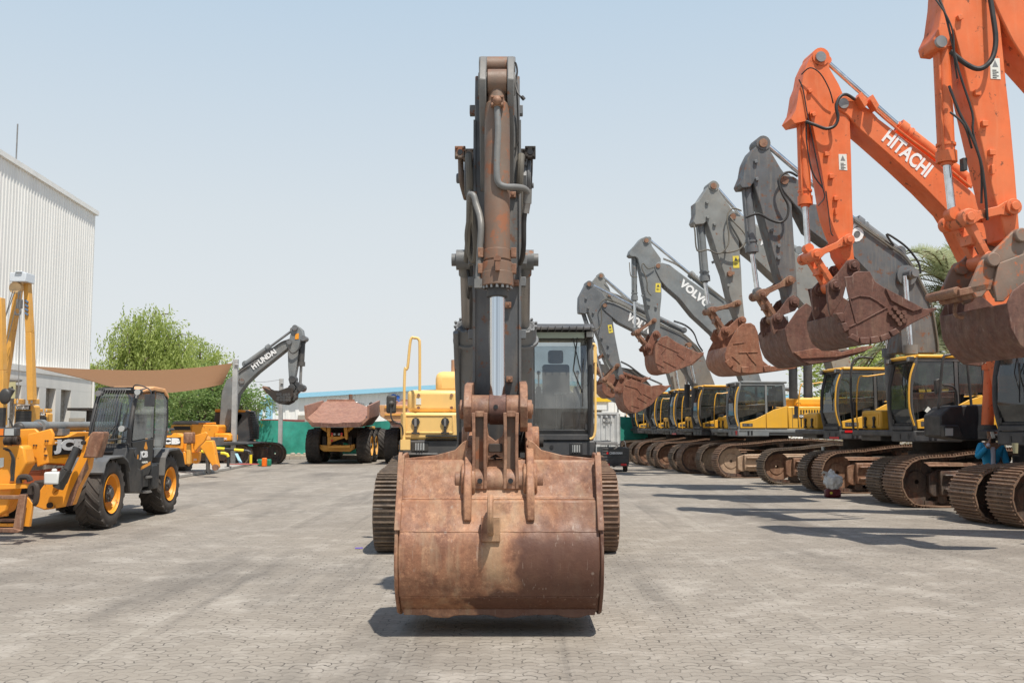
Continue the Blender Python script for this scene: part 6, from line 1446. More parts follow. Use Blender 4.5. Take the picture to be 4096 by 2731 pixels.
s = MB(); s.prism([(18.26,1.48),(19.3,1.53),(19.3,.98),(19.15,.86),(18.6,.82),(18.45,.9)], SX-.03, SX+.012, 'x'); dr = obj('door', s, M['blackp'], cb_, True, bev=.012)
text('JCB', (SX+.016,18.62,1.14), (0,1,0), (0,0,1), .42, .16, M['white'], dr, True, bold=.06)
s = MB(); s.b(SX+.013,SX+.017,18.5,18.57,1.16,1.24); s.prism([(18.7,.95),(19.2,1.03),(19.2,1.09),(18.72,1.01)],SX+.013,SX+.016,'x'); s.prism([(18.85,1.35),(18.93,1.47),(19.03,1.35),(18.98,1.32),(18.9,1.32)],SX+.013,SX+.016,'x'); obj('decal', s, M['jcb'], dr, True)
text('LOADALL', (SX+.016,18.76,1.07), (0,1,0), (0,0,1), .30, .035, M['wlabel'], dr, True, bold=0)
s = MB(); s.cyl((SX+.01,18.42,1.27),(SX+.03,18.42,1.27),.07,n=16); obj('handle', s, M['dark'], dr, True)
s = MB()                                                  # windscreen guard bars
for k in range(11):
    x = xl+.08 + (SX-xl-.3)*k/10; s.tube([(x,18.02,1.48),(x,18.06,1.75),(x+.02,18.24,2.2),(x+.03,18.42,2.46)], .0055, 5)
for z, y in ((1.5,18.02),(2.46,18.42)): s.tube([(xl+.05,y,z),(SX-.2,y,z)], .012, 5)
s.tube([(SX-.1,18.1,1.56),(SX-.05,18.0,1.54),(xl+.1,17.98,1.5)], .014, 6); obj('windscreen_guard', s, M['dark'], cb_, True)
s = MB(); s.tube([(SX-.35,18.12,1.48),(SX-.2,18.2,1.9)], .012, 5); s.tube([(SX-.22,18.15,1.6),(SX-.2,18.25,2.2)], .014, 5); s.tube([(SX-.5,18.12,1.46),(SX-.25,18.18,1.8)], .01, 5); obj('wiper', s, M['blackp'], cb_, True)
for (px, py, Y) in ((395,1573,18.35),(552,1568,18.3),(488,1714,17.95)):
    p = W(px, py, Y); s = MB(); s.ball((p.x,p.y+.03,p.z), .085, .06, .055, 14, 8); l_ = obj('work_lamp', s, M['dark'], cb_, True)
    s = MB(); s.cyl((p.x,p.y-.035,p.z),(p.x,p.y-.02,p.z),.055,n=16); obj('lens', s, M['lamp'] if px > 400 else M['steel'], l_, True)
s = MB(); p = W(512,1700,18.0); s.tube([(p.x-.05,18.0,1.7),(p.x+.02,18.0,1.72),(p.x+.03,18.0,1.45)], .02, 6); obj('lamp_arm', s, M['blackp'], cb_, True)
p = W(600,1598,18.2); s = MB(); s.tube([(SX-.1,18.5,2.48),(SX+.05,18.3,2.52),(p.x,18.2,2.42),(p.x,18.2,p.z)], .013, 6); s.b(p.x-.10,p.x+.08,18.19,18.24,p.z-.12,p.z+.10); obj('mirror', s, M['dark'], cb_, True, bev=.03, seg=3)
s = MB(); s.b(-7.6,-7.15,19.0,19.45,1.0,1.35); s.prism([(19.4,1.3),(19.5,1.3),(19.6,2.0),(19.48,2.0)],-7.6,-7.15,'x'); s.tube([(-7.38,18.4,1.5),(-7.38,18.6,1.65)],.03,6); obj('seat', s, M['seat'], cb_, True, bev=.03)
s = MB(); s.lathe([(0,.17),(.02,.185),(.04,.17)], (-7.38,18.6,1.66), 'z', 18); obj('steering_wheel', s, M['blackp'], cb_, True)
# fenders, steps
def fender(par, cx0, cx1, cy, r, a0, a1, m='black'):
    s = MB(); n = 8; pr = [(cy+r*math.cos(R(a0+(a1-a0)*k/n)), .62+r*math.sin(R(a0+(a1-a0)*k/n))) for k in range(n+1)]
    pi = [(cy+(r-.03)*math.cos(R(a0+(a1-a0)*k/n)), .62+(r-.03)*math.sin(R(a0+(a1-a0)*k/n))) for k in range(n+1)]
    s.prism(pr+pi[::-1], cx0, cx1, 'x'); return obj('fender', s, M[m], par, True, bev=.012)
M['fend'] = paint('grey_plastic_fender', (0.11,0.115,0.12), 0.55, dirt=0.4)
s = MB(); pr = [(16.92,.98),(17.0,1.15),(17.15,1.23),(17.75,1.25),(17.98,1.15),(18.1,.98)]
s.prism(pr+[(a, b_-.035) for a, b_ in reversed(pr)], -7.45, X1+.05, 'x'); s.quad((-7.45,16.9,.98),(X1+.05,16.9,.98),(X1+.05,17.0,1.16),(-7.45,17.0,1.16)); f1 = obj('fender', s, M['fend'], th, True, bev=.012)
s = MB()
for x in (-7.25,-7.1):
    for y in (17.12,17.2): s.cyl((x,y,1.215),(x,y,1.25),.018,n=8)
obj('bolt', s, M['steel'], f1, True)
s = MB(); pr = [(19.85,.8),(19.9,1.15),(20.1,1.3),(20.7,1.32),(20.95,1.2),(21.1,.95)]
s.prism(pr+[(a+.02, b_-.035) for a, b_ in reversed(pr)], -7.45, X1+.05, 'x'); obj('fender', s, M['fend'], th, True, bev=.012)
for z in (.78,.50):
    s = MB(); s.b(SX-.22,SX+.03,19.0,19.28,z,z+.03)
    for k in range(5): s.b(SX-.2+k*.05,SX-.19+k*.05,19.0,19.28,z+.03,z+.045)
    obj('step', s, M['steel'], th, True)
s = MB(); s.prism([(19.28,1.02),(19.55,1.02),(19.5,.75),(19.35,.6),(19.28,.6)], SX-.22, SX+.03, 'x'); obj('step_guard', s, M['black'], th, True, bev=.02)
# boom
bx0, bx1 = -8.40, -8.0
s = MB(); s.prism([(16.2,1.18),(18.9,1.02),(22,.95),(22,1.5),(18.9,1.66),(18.4,1.66),(18.0,1.58),(17.0,1.55),(16.2,1.62)], bx0, bx1, 'x'); bm_ = obj('boom', s, M['jcb'], th, True, bev=.02)
s = MB(); s.prism([(17.42,1.255),(18.70,1.27),(18.70,1.58),(17.42,1.55)], bx1+.002, bx1+.012, 'x'); pn = obj('panel', s, M['blackp'], bm_, True)
text('JCB', (bx1+.014,17.45,1.275), (0,1,0), (0,0.015,1), 1.24, .255, M['white'], pn, True, bold=.07)
s = MB(); s.b(bx1+.012,bx1+.018,17.46,17.57,1.44,1.52); obj('logo_block', s, M['jcb'], pn, True)
text('JCB', (bx1+.02,17.47,1.46), (0,1,0), (0,0,1), .1, .03, M['white'], pn, True)
s = MB(); s.cyl((-8.2,16.6,1.75),(-8.2,22,1.78),.085,n=18); s.cyl((-8.2,17.3,1.75),(-8.2,17.45,1.75),.13,n=14); s.b(-8.4,-8.05,17.9,18.2,1.6,1.72); obj('top_tube', s, M['grey3'], bm_, True)
s = MB(); s.b(-8.35,-8.05,16.2,22,.78,1.0); s.b(-8.6,-7.9,17.8,18.3,.5,.9); obj('inner_frame', s, M['rust'] if 0 else M['orangelow'], th, True, bev=.02)
# boom head and link plates at the front left
hd = [slab(th, 'head_plate', PJ([(60,650),(110,600),(310,590),(370,640),(370,740),(330,760),(335,830),(300,880),(300,920),(240,920),(250,850),(190,770),(185,700),(60,740)]), 16.1, .06, 'jcb', .015),
      slab(th, 'head_plate', PJ([(250,640),(380,610),(455,590),(480,640),(470,740),(400,740),(420,830),(430,900),(330,935),(320,860),(260,800),(240,720)]), 15.9, .06, 'jcb', .015),
      slab(th, 'head_plate', PJ([(-60,760),(180,740),(215,760),(240,900),(130,1090),(60,1330),(-60,1400)]), 15.4, .3, 'jcb', .03)]
s = MB()
for px, py in PJ([(225,765),(240,830),(262,868),(322,740),(300,740),(405,700),(425,700),(400,830),(412,830),(400,770)]):
    p = W(px, py, 15.88); s.cyl(p, p+Vector((0,.03,0)), .013, n=8)
obj('bolt', s, M['under'], hd[1], True)
s = MB()
for px, py in PJ([(75,700),(110,695),(140,695)]):
    p = W(px, py, 15.95)
    for k in range(3): s.lathe([(-.02,.02),(-.02,.075),(.02,.075),(.02,.02)], (p.x+k*.03-.03, p.y, p.z), 'x', 14)
obj('chain_roller', s, M['under'], hd[0], True)
for pts in ([(30,770),(80,780),(120,850),(110,960),(100,1060)], [(50,780),(95,800),(130,870),(125,980),(118,1060)], [(90,800),(110,860),(100,950),(108,1060)]):
    s = MB(); s.tube([W(x, y, 15.3) for x, y in PJ(pts)], .014, 6); obj('hose', s, M['rubber'], hd[2], True)
slab(hd[2], 'decal', PJ([(-10,855),(35,850),(32,930),(-10,945)]), 15.39, .004, 'wlabel', 0); slab(hd[2], 'decal', PJ([(155,880),(195,872),(195,925),(158,932)]), 15.6, .004, 'wlabel', 0)
# jib arm with worn block on top
slab(th, 'jib_arm', PJ([(745,710),(790,660),(830,640),(880,700),(800,860),(785,950),(700,1110),(640,1275),(600,1285),(480,1308),(395,1320),(290,1280),(300,1240),(350,1150),(400,1080),(500,1070),(545,1090),(500,1150),(600,1080),(650,960),(720,820)]), 15.9, .20, 'jcb', .02)
slab(th, 'worn_edge', PJ([(782,860),(790,950),(700,1115),(642,1278),(590,1287),(625,1180),(680,1060),(735,950)]), 15.893, .02, 'rust', 0)
s = MB(); s.prism(wpoly(PJ([(810,640),(835,618),(932,618),(937,650),(880,850),(745,852),(765,800)]), 15.75), 15.72, 15.95); wb = obj('worn_block', s, M['rust'], th, True, bev=.02)
s = MB(); a = W(*PJ([(690,760)])[0], 15.7); b_ = W(*PJ([(600,960)])[0], 15.6); c_ = W(*PJ([(520,1120)])[0], 15.6); s.cyl(b_, c_, .085, n=16); s.cyl(a, b_, .06, n=14); s.tube([b_+Vector((.06,-.09,.0)), c_+Vector((.08,-.09,.1))], .02, 6); obj('jib_cylinder', s, M['black'], th, True)
s = MB(); p = W(*PJ([(742,716)])[0], 15.85); s.cyl(p, p+Vector((0,.08,0)), .035, n=12); p = W(*PJ([(440,1277)])[0], 15.85); s.cyl(p, p+Vector((0,.08,0)), .045, n=12); p = W(*PJ([(500,1090)])[0], 15.85); s.cyl(p, p+Vector((0,.08,0)), .05, n=12); obj('pivot_pin', s, M['under'], th, True)
s = MB(); p = W(*PJ([(485,1030)])[0], 15.6); s.b(p.x-.12,p.x+.11,15.5,15.75,p.z-.10,p.z+.09); s.cyl((p.x,15.6,p.z+.09),(p.x,15.6,p.z+.14),.04)
tag(obj('plastic_jug', s, flat('white_plastic', (0.7,0.7,0.67), 0.4), bev=.04, seg=3), 'white plastic jug wedged in the front arm of the near telehandler', 'jug')
# fork carriage
for pts, dY, m in (([(-40,1100),(0,1085),(260,1085),(265,1125),(-40,1140)],0,'jcb'), ([(-40,1188),(230,1188),(230,1222),(-40,1222)],-.1,'rust'), ([(170,1180),(232,1180),(185,1515),(110,1500)],-.2,'rust'), ([(-40,1480),(110,1482),(190,1505),(150,1525),(-40,1518)],-.3,'rust'), ([(232,1190),(290,1260),(262,1470),(200,1465),(215,1330)],-.05,'jcb'), ([(-40,1400),(120,1400),(120,1425),(-40,1425)],.1,'rust'), ([(-40,1330),(60,1335),(60,1375),(-40,1375)],.15,'jcb'), ([(-40,1440),(130,1440),(120,1470),(-40,1465)],.12,'jcb')):
    slab(th, 'fork_frame', PJ(pts), 15.3+dY, .07, m, .008)
for pts in ([(170,1080),(180,1030),(250,1025),(270,1060)], [(270,1180),(280,1110),(320,1100),(330,1180),(310,1260),(260,1240)]):
    s = MB(); s.tube([W(x, y, 15.3) for x, y in PJ(pts)], .045, 8); obj('hook', s, M['under'], th, True)
s = MB(); s.b(-8.9,-7.5,16.55,16.9,.55,.66); s.tube([(-7.9,16.5,.62),(-7.6,16.5,.58),(-7.5,16.6,.7)], .03, 6); obj('front_axle', s, M['under'], th, True, bev=.02)
p = W(30,1730,15.2); s = MB(); s.b(p.x-.16,p.x+.13,15.2,15.35,p.z-.06,p.z+.08); hl_ = obj('headlamp', s, M['dark'], th, True, bev=.02)
s = MB(); s.b(p.x-.04,p.x+.1,15.19,15.198,p.z-.04,p.z+.06); obj('lens', s, M['lamp'], hl_, True); s = MB(); s.b(p.x-.15,p.x-.06,15.19,15.198,p.z-.04,p.z+.06); obj('indicator', s, M['amber'], hl_, True)
s = MB(); a = W(20,1585,16); s.ball((a.x,16,a.z), .1, .04, .13); s.tube([(a.x-.4,16,a.z),(a.x,16,a.z)], .015); s.b(a.x-.35,a.x-.02,16,16.1,a.z-.55,a.z-.18); s.ball((W(75,1712,16.2).x,16.2,W(75,1712,16.2).z),.1,.05,.09); s.tube([W(75,1712,16.2), W(60,1735,16.2), W(45,1690,16.2), W(35,1672,16.2)], .014)
obj('mirror', s, M['black'], th, True)

# ------------------------------------------------------------------ second telehandler behind
t2 = thing('telehandler', 'second amber telehandler behind the first, its narrow arm hanging to the ground', 'telehandler', (-12.6, 37, 0), 0, 'telehandlers')
slab(t2, 'boom', PU([(60,860),(200,855),(230,815),(310,815),(420,850),(600,870),(720,870),(820,870),(850,940),(800,960),(700,1060),(640,1150),(560,1180),(400,1130),(300,1090),(60,1060)]), 36, .5, 'jcb', .03)
slab(t2, 'boom_side', PU([(60,860),(420,860),(420,1100),(60,1060)]), 35.9, .1, 'jcb', .02)
pn = slab(t2, 'panel', PU([(100,890),(372,893),(368,1028),(100,1020)]), 35.88, .02, 'blackp', 0)
p = W(*PU([(205,1012)])[0], 35.86); text('B', p, (1,0,0), (0,0,1), W(*PU([(360,1012)])[0], 35.86).x-p.x, .22, M['white'], pn, True, bold=.09)
p = W(*PU([(60,1012)])[0], 35.86); text('C', p, (1,0,0), (0,0,1), W(*PU([(195,1012)])[0], 35.86).x-p.x, .22, M['white'], pn, True, bold=.09)
slab(t2, 'worn_block', PU([(412,800),(580,800),(585,1000),(412,1000)]), 35.2, .35, 'rust', .04); slab(t2, 'fork_post', PU([(470,1000),(545,1000),(550,1375),(465,1370)]), 35.3, .15, 'cat', .03)
slab(t2, 'link_plate', PU([(600,860),(820,790),(850,830),(800,960),(690,1060),(620,1160),(590,1080),(590,900)]), 35.5, .12, 'jcb', .02)
slab(t2, 'jib_arm', PU([(820,945),(940,945),(975,1080),(1010,1290),(1045,1420),(1025,1450),(975,1460),(945,1430),(870,1310),(800,1180),(710,1060),(780,990)]), 34.9, .3, 'jcb', .04)
s = MB(); p = W(*PU([(985,1428)])[0], 34.8); s.cyl(p, p+Vector((0,.12,0)), .11, n=14); obj('pin', s, M['rust'], t2, True)
slab(t2, 'carriage', PU([(240,1080),(460,1150),(470,1380),(360,1360),(330,1240)]), 36, .3, 'jcb', .03); slab(t2, 'carriage', PU([(560,1160),(700,1150),(690,1300),(650,1365),(560,1350)]), 35.8, .3, 'jcb', .03)
p = W(*PU([(600,1315)])[0], 35.78); text('JCB', p, (1,0,0), (0,0,1), .11, .09, M['white'], t2, True)
s = MB(); a, b_ = W(*PU([(858,1320)])[0], 35), W(*PU([(860,1500)])[0], 35); s.cyl(a, b_, .07, n=10); s.cyl(a+Vector((0,0,.3)), a, .08, n=10); s.lathe([(-.04,.05),(-.04,.11),(.04,.11),(.04,.05)], (b_.x,b_.y,b_.z), 'y', 16); obj('stabiliser_rod', s, M['dark'], t2, True)
p = W(729,1850,37.5); wheel(t2, (p.x, 37.6, .62), .62, .45, 'jcb', 1); wheel(t2, (p.x-2.1, 37.6, .62), .62, .45, 'jcb', -1); wheel(t2, (p.x-1.1, 40.6, .62), .62, .45, 'jcb', 1)
s = MB(); s.b(p.x-2.3,p.x-.1,37.2,38.4,.5,1.5); obj('chassis', s, M['under'], t2, True, bev=.03)
s = MB(); a = W(655,1712,38); s.b(a.x-1.5,a.x+.1,38,39,1.6,a.z); obj('body', s, M['dark'], t2, True, bev=.05)
s = MB(); a = W(*PU([(150,770)])[0],36.5); s.ball((a.x-.1,36.5,a.z), .14,.12,.12); s.b(a.x-1,a.x+1.6,36.6,38,a.z-.55,a.z-.25); obj('lamp', s, M['steel'], t2, True)

# ------------------------------------------------------------------ grey-armed amber excavator on the left
hx = thing('excavator', 'amber bodied excavator with grey lettered boom working arm standing behind the grey post', 'excavator', (W(800,1800,47).x, 47, 0), 0)
YB = 46.2
bo = slab(hx, 'boom', PS([(575,1085),(588,900),(600,760),(640,670),(720,608),(830,520),(1000,428),(1090,358),(1145,328),(1175,335),(1180,365),(1140,412),(1050,485),(900,605),(800,700),(735,790),(715,900),(680,1010),(650,1100),(600,1115)]), YB, .65, 'grey3', .03)
slab(bo, 'boom_face', PS([(708,600),(720,610),(700,900),(660,1040),(640,1100),(690,900)]), YB-.02, .03, 'grey', .0)
ar = slab(hx, 'arm', PS([(1160,345),(1175,280),(1190,225),(1212,210),(1245,222),(1272,248),(1280,290),(1294,318),(1283,340),(1262,345),(1243,400),(1228,540),(1205,660),(1200,745),(1180,740),(1163,690),(1155,560),(1150,410)]), YB+.05, .5, 'grey3', .03)
slab(ar, 'decal', PS([(1215,283),(1245,278),(1243,325),(1212,328)]), YB+.03, .02, 'jcb', 0)
A_ = W(*PS([(868,583)])[0], YB-.01); B_ = W(*PS([(1062,440)])[0], YB-.01); d = (B_-A_).normalized(); text('HYUNDAI', A_-Vector((0,.02,0)), d, Vector((-d.z,0,d.x)), (B_-A_).length, .27, M['white'], bo, True, bold=.05)
def wram(par, a, g, b_, rb, rr, Y, m='grey3', name='cylinder'):
    a, g, b_ = W(*a, Y), W(*g, Y), W(*b_, Y); s = MB(); s.cyl(a, g, rb, n=12); s.cyl(g-(g-a).normalized()*.2, g, rb*1.3, n=12); s.cyl(a-Vector((0,.1,0)), a+Vector((0,.1,0)), rb*1.2, n=12); c_ = obj(name, s, M[m], par, True)
    s = MB(); s.cyl(g, b_, rr, n=10); s.cyl(b_-Vector((0,.1,0)), b_+Vector((0,.1,0)), rr*2, n=12); obj('rod', s, M['steel'], c_, True)
PSp = lambda p: PS([p])[0]
wram(hx, PSp((800,535)), PSp((1008,388)), PSp((1195,250)), .13, .06, YB+.25, name='arm_cylinder')
wram(hx, PSp((1275,345)), PSp((1264,552)), PSp((1257,715)), .14, .065, YB+.3, 'dark', name='bucket_cylinder')
s = MB()
for k_, (a, b_) in enumerate((((1188,662),(1258,725)), ((1262,735),(1190,810)))): s.bar(W(*PSp(a), YB+.2), W(*PSp(b_), YB+.2), .36+.04*k_, .18)
for p in ((1188,662),(1262,735),(1190,808),(1183,735)): q = W(*PSp(p), YB-.05); s.cyl(q, q+Vector((0,.55,0)), .17, n=14)
obj('bucket_link', s, M['dark'], hx, True, bev=.01)
s = MB()
for p in ((1210,230),(1280,318),(1163,347),(728,660),(767,676),(605,1085)): q = W(*PSp(p), YB-.06); s.cyl(q, q+Vector((0,.7,0)), .13, n=14)
obj('pivot_pin', s, M['grey'], ar, True)
s = MB(); s.prism(wpoly(PS([(1197,735),(1150,730),(1075,757),(1000,752),(948,728),(965,752),(985,785),(1040,845),(1080,868),(1115,873),(1160,850),(1195,800)]), YB-.3), YB-.3, YB-.2)
s.prism(wpoly(PS([(1197,735),(1150,730),(1075,757),(1000,752),(948,728),(965,752),(985,785),(1040,845),(1080,868),(1115,873),(1160,850),(1195,800)]), YB-.3), YB+.8, YB+.9)
s.prism(wpoly(PS([(985,785),(1040,845),(1080,868),(1115,873),(1160,850),(1195,800),(1190,795),(1155,843),(1115,865),(1083,860),(1045,838),(990,782)]), YB-.3), YB-.25, YB+.85)
bk = obj('bucket', s, M['under'], hx, True, bev=.01)
s = MB(); random.seed(4)
for i in range(15):
    q = W(*PSp((1068+ (i%5)*24 + random.uniform(-5,5), 790+(i//5)*22 + random.uniform(-4,4))), YB-.32); s.cyl(q+Vector((0,random.uniform(0,.015),0)), q+Vector((0,.06,0)), .068, n=9)
obj('wear_button', s, M['dark'], bk, True)
for k in range(5):
    s = MB(); q = W(*PSp((985,775)), YB-.2); q2 = W(*PSp((948,728)), YB-.2); o = Vector((0,k*.26,0)); s.bar(q+o, q2+o+(q2-q)*.1, .14, .1); obj('tooth', s, M['rust'], bk, True)
s = MB(); s.tube([W(*PSp(p), YB-.04) for p in ((720,612),(800,545),(900,480),(1000,420),(1100,352),(1165,332))], .03, 6); s.tube([W(*PSp(p), YB-.1) for p in ((1160,380),(1165,420),(1195,445),(1235,420),(1262,375))], .035, 6); obj('hose', s, M['dark'], bo, True)
s = MB(); s.tube([W(*PSp(p), YB-.04) for p in ((690,760),(710,650),(760,590),(900,500))], .03, 6); obj('hydraulic_pipe', s, M['steel'], bo, True)
body = slab(hx, 'engine_cover', PS([(172,1043),(345,1043),(348,1100),(340,1165),(172,1165)]), 45.0, 2.9, 'cat', .05)
slab(hx, 'side_door', PS([(345,1038),(560,1042),(572,1060),(570,1110),(540,1120),(540,1180),(345,1180)]), 44.9, 3.0, 'jcb', .04)
s = MB()
for k in range(9): q = W(*PSp((205+k*15,1055)), 44.98); q2 = W(*PSp((212+k*15,1085)), 44.98); s.bar(q, q2, .03, .09)
obj('louvre', s, M['blackp'], body, True)
slab(hx, 'hood', PS([(185,1025),(210,1010),(370,1008),(400,1022),(400,1040),(185,1040)]), 45.2, 2.2, 'grey3', .08)
slab(hx, 'guard_rail', PS([(405,1028),(545,1022),(550,1036),(405,1036)]), 45.1, .1, 'jcb', .01)
tb = slab(hx, 'toolbox', PS([(537,1112),(660,1112),(675,1130),(677,1180),(537,1182)]), 44.8, 1.2, 'jcb', .06)
p = W(*PSp((552,1168)), 44.78); text('Rbx 300', p, (1,0,0), (0,0,1), .62, .12, M['white'], tb, True, bold=.02) if False else text('ROBEX', p, (1,0,0), (0,0,1), .5, .1, M['white'], tb, True)
slab(hx, 'deck', PS([(175,1166),(540,1184),(690,1184),(830,1195),(820,1208),(540,1215),(175,1205)]), 44.7, 3.2, 'dark', .03)
slab(hx, 'rear_cab_wall', PS([(545,935),(600,935),(600,1040),(528,1040)]), 47.0, 1.0, 'dark', .03)
slab(hx, 'roof', PS([(543,912),(590,910),(780,916),(800,925),(795,937),(540,936)]), 46.9, 1.2, 'orange' if 0 else 'jcb', .03)
cy = 46.95
s = MB(); s.prism(wpoly(PS([(640,930),(800,925),(828,930),(862,1060),(855,1165),(820,1175),(818,1200),(680,1205),(690,1100),(780,1070),(790,1020),(765,950),(720,950),(720,1075),(690,1100),(640,1180)]), cy), cy, cy+.12)
s.prism(wpoly(PS([(800,922),(828,930),(862,1060),(855,1165),(835,1168),(845,1060),(815,940)]), cy), cy-.0, cy+1.2); s.prism(wpoly(PS([(690,1085),(770,1078),(820,1175),(818,1200),(680,1205)]), cy), cy+.02, cy+1.1)
cbh = obj('cab', s, M['dark'], hx, True, bev=.02)
s = MB(); s.prism(wpoly(PS([(720,950),(765,950),(790,1020),(780,1070),(720,1075)]), cy+.05), cy+.05, cy+.07); obj('side_window', s, glass('cyan_glass', (0.5,0.72,0.66), .2), cbh, True)
s = MB()
for k in range(12): q = W(*PSp((832+k*2.4 if k < 9 else 853, 935+k*20)), cy-.1); s.b(q.x-.05, q.x+.1, cy-.12, cy+.9, q.z-.015, q.z+.015)
obj('window_guard', s, M['blackp'], cbh, True)
fr = Frame(W(985,1800,45.3).x, 45.3, R(180)); 
ht = bpy.data.objects.new('undercarriage', None); COL.objects.link(ht); ht.parent = hx
ht.matrix_basis = hx.matrix_basis.inverted() @ fr.M
track(ht, -.2, -.3, .6, 5.0, 1.0, 'framed', 'shoed'); track(ht, -1.2, -2.7, .6, 5.0, 1.0, 'framed', 'shoed')
bpy.data.objects.remove
for c_ in list(ht.children):
    pass

# ------------------------------------------------------------------ dump trucks seen from behind
def dumper(label, dx, Y, partial=False):
    t = thing('dump_truck', label, 'dump truck', (W(1350,1800,Y).x+dx, Y, 0), 0, 'articulated dump trucks seen from behind')
    def w_(pts, Yq): return [(x+dx, z) for x, z in wpoly(PV(pts), Yq)]
    # hopper: bottom rear edge -> front wall, with thickness
    rear = w_([(455,480),(470,680),(590,812),(1335,812),(1475,680),(1482,480)], Y-1.3)
    mid = w_([(590,510),(700,640),(755,735),(1310,735),(1400,640),(1450,510)], Y-1.3)
    lip = w_([(455,480),(478,600),(600,735),(1310,735),(1465,600),(1482,490)], Y-1.3)
    frt = w_([(600,520),(815,402),(1245,402),(1452,552),(1440,600),(1310,735),(600,735)], Y+2.6)
    s = MB()
    yr = Y-1.3; yf = Y+2.8; zl = rear[0][1]; 
    xL, xR = rear[0][0], rear[5][0]; xb0, xb1 = rear[2][0], rear[3][0]; zb_ = rear[2][1]; zm = rear[1][1]
    # outer shell (prism along y), slightly rising to the front
    def shell(y, dz, k): return [Vector((xL+k, y, zl+dz)), Vector((rear[1][0]+k, y, zm+dz*.6)), Vector((xb0, y, zb_+dz*.3)), Vector((xb1, y, zb_+dz*.3)), Vector((rear[4][0]-k, y, zm+dz*.6)), Vector((xR-k, y, zl+dz))]
    A = shell(yr, 0, 0); B = shell(yf, .35, .05); th_ = .10
    cx = (xL+xR)/2
    def inn(P): return [Vector((p.x+(th_ if p.x < cx else -th_), p.y, p.z+(th_*1.6 if i in (2,3) else (th_*.5 if i in (1,4) else 0)))) for i, p in enumerate(P)]
    A2, B2 = inn(A), inn(B)
    for P, Q in ((A, B), (A2, B2)):
        for i in range(5): s.quad(P[i], Q[i], Q[i+1], P[i+1])
    for P, Q in ((A, A2), (B, B2)):
        for i in range(5): s.quad(P[i], P[i+1], Q[i+1], Q[i])
    s.quad(A[0],A2[0],B2[0],B[0]); s.quad(A[5],A2[5],B2[5],B[5])
    tub = obj('dump_body', s, M['tub'], t, True)
    s = MB(); hl = w_([(600,520),(815,402),(1245,402),(1452,552)], Y+2.7); f0 = [B2[0], B2[1], B2[2], B2[3], B2[4], B2[5]]
    fl = w_([(755,735),(1310,735)], Y-1.2)
    # sloping floor / front wall rising from the tail to the headboard
    a, b_, c_, d_ = Vector((A2[2].x, yr+.1, A2[2].z)), Vector((A2[3].x, yr+.1, A2[3].z)), Vector((hl[2][0], Y+2.7, hl[2][1])), Vector((hl[1][0], Y+2.7, hl[1][1]))
    l_, r_ = Vector((hl[0][0], Y+2.2, hl[0][1])), Vector((hl[3][0], Y+2.2, hl[3][1]))
    s.quad(a, b_, c_, d_); s.add([a, d_, l_, Vector((A2[0].x+.1, Y+1.2, A2[0].z-.05)), Vector((A2[1].x, yr+.1, A2[1].z))], [(0,1,2,3,4)]); s.add([b_, c_, r_, Vector((A2[5].x-.1, Y+1.2, A2[5].z-.05)), Vector((A2[4].x, yr+.1, A2[4].z))], [(0,1,2,3,4)])
    o = obj('load_floor', s, M['tub'], tub, True); so_ = o.modifiers.new('s', 'SOLIDIFY'); so_.thickness = .05
    s = MB(); s.add([Vector((x, yr-.04, z)) for x, z in w_([(530,738),(860,752),(960,758),(1080,742),(1385,738),(1335,812),(590,812)], Y-1.3)], [tuple(range(7))]); o = obj('tail_lip', s, M['rustd'], tub, True); so_ = o.modifiers.new('s', 'SOLIDIFY'); so_.thickness = .08
    s = MB(); hb = w_([(820,398),(1245,398)], Y+2.7); s.bar((hb[0][0],Y+2.7,hb[0][1]),(hb[1][0],Y+2.7,hb[1][1]),.15,.12); obj('headboard_rail', s, M['tub'], tub, True)
    # wheels
    for xx, sg in ((462, -1), (1262, 1)):
        x0, x1 = w_([(xx,1300),(xx+225,1300)], Y); cx_ = (x0[0]+x1[0])/2
        wheel(t, (cx_, Y+.8, .83), .84, .68, 'cat', sg, lugs=22)
        wheel(t, (cx_, Y+2.5, .83), .84, .68, 'cat', sg, lugs=22); wheel(t, (cx_, Y+6.3, .83), .84, .68, 'cat', sg, lugs=22)
    P_ = lambda pts, Yq: w_(pts, Yq)
    for nm, pts, dy, th2, m in (('axle', [(690,1090),(860,1100),(960,1090),(1080,1100),(1250,1080),(1250,1150),(1170,1200),(900,1195),(760,1195),(690,1150)], .3, .5, 'cat'), ('rear_frame', [(820,960),(1140,960),(1130,1010),(1110,1010),(1090,980),(880,1050),(860,1105),(820,1100)], .1, .3, 'cat'),
        ('hitch', [(830,1110),(1180,1095),(1180,1140),(840,1145)], -.1, .2, 'cat'), ('lift_bracket', [(815,820),(865,820),(865,960),(815,960)], .0, .2, 'cat'), ('lift_bracket', [(1075,820),(1130,820),(1140,960),(1090,960)], .0, .2, 'cat'),
        ('body_bracket', [(700,815),(800,815),(815,900),(770,870)], .2, .3, 'cat'), ('body_bracket', [(1120,815),(1235,815),(1150,890),(1130,900)], .2, .3, 'cat'), ('suspension', [(740,960),(800,960),(810,1100),(740,1100)], .3, .3, 'under'), ('suspension', [(1145,960),(1205,960),(1205,1100),(1145,1100)], .3, .3, 'under'), ('tail_lamp_bar', [(870,905),(1060,905),(1060,950),(870,950)], .02, .1, 'under'),
        ('chassis', [(600,820),(1440,820),(1400,900),(1240,1000),(1240,1100),(1100,1060),(1000,1010),(900,1060),(720,1100),(690,950)], 1.0, 5.5, 'under')):
        s = MB(); s.prism(w_(pts, Y+dy), Y+dy, Y+dy+th2); obj(nm, s, M[m], t, True, bev=.02)
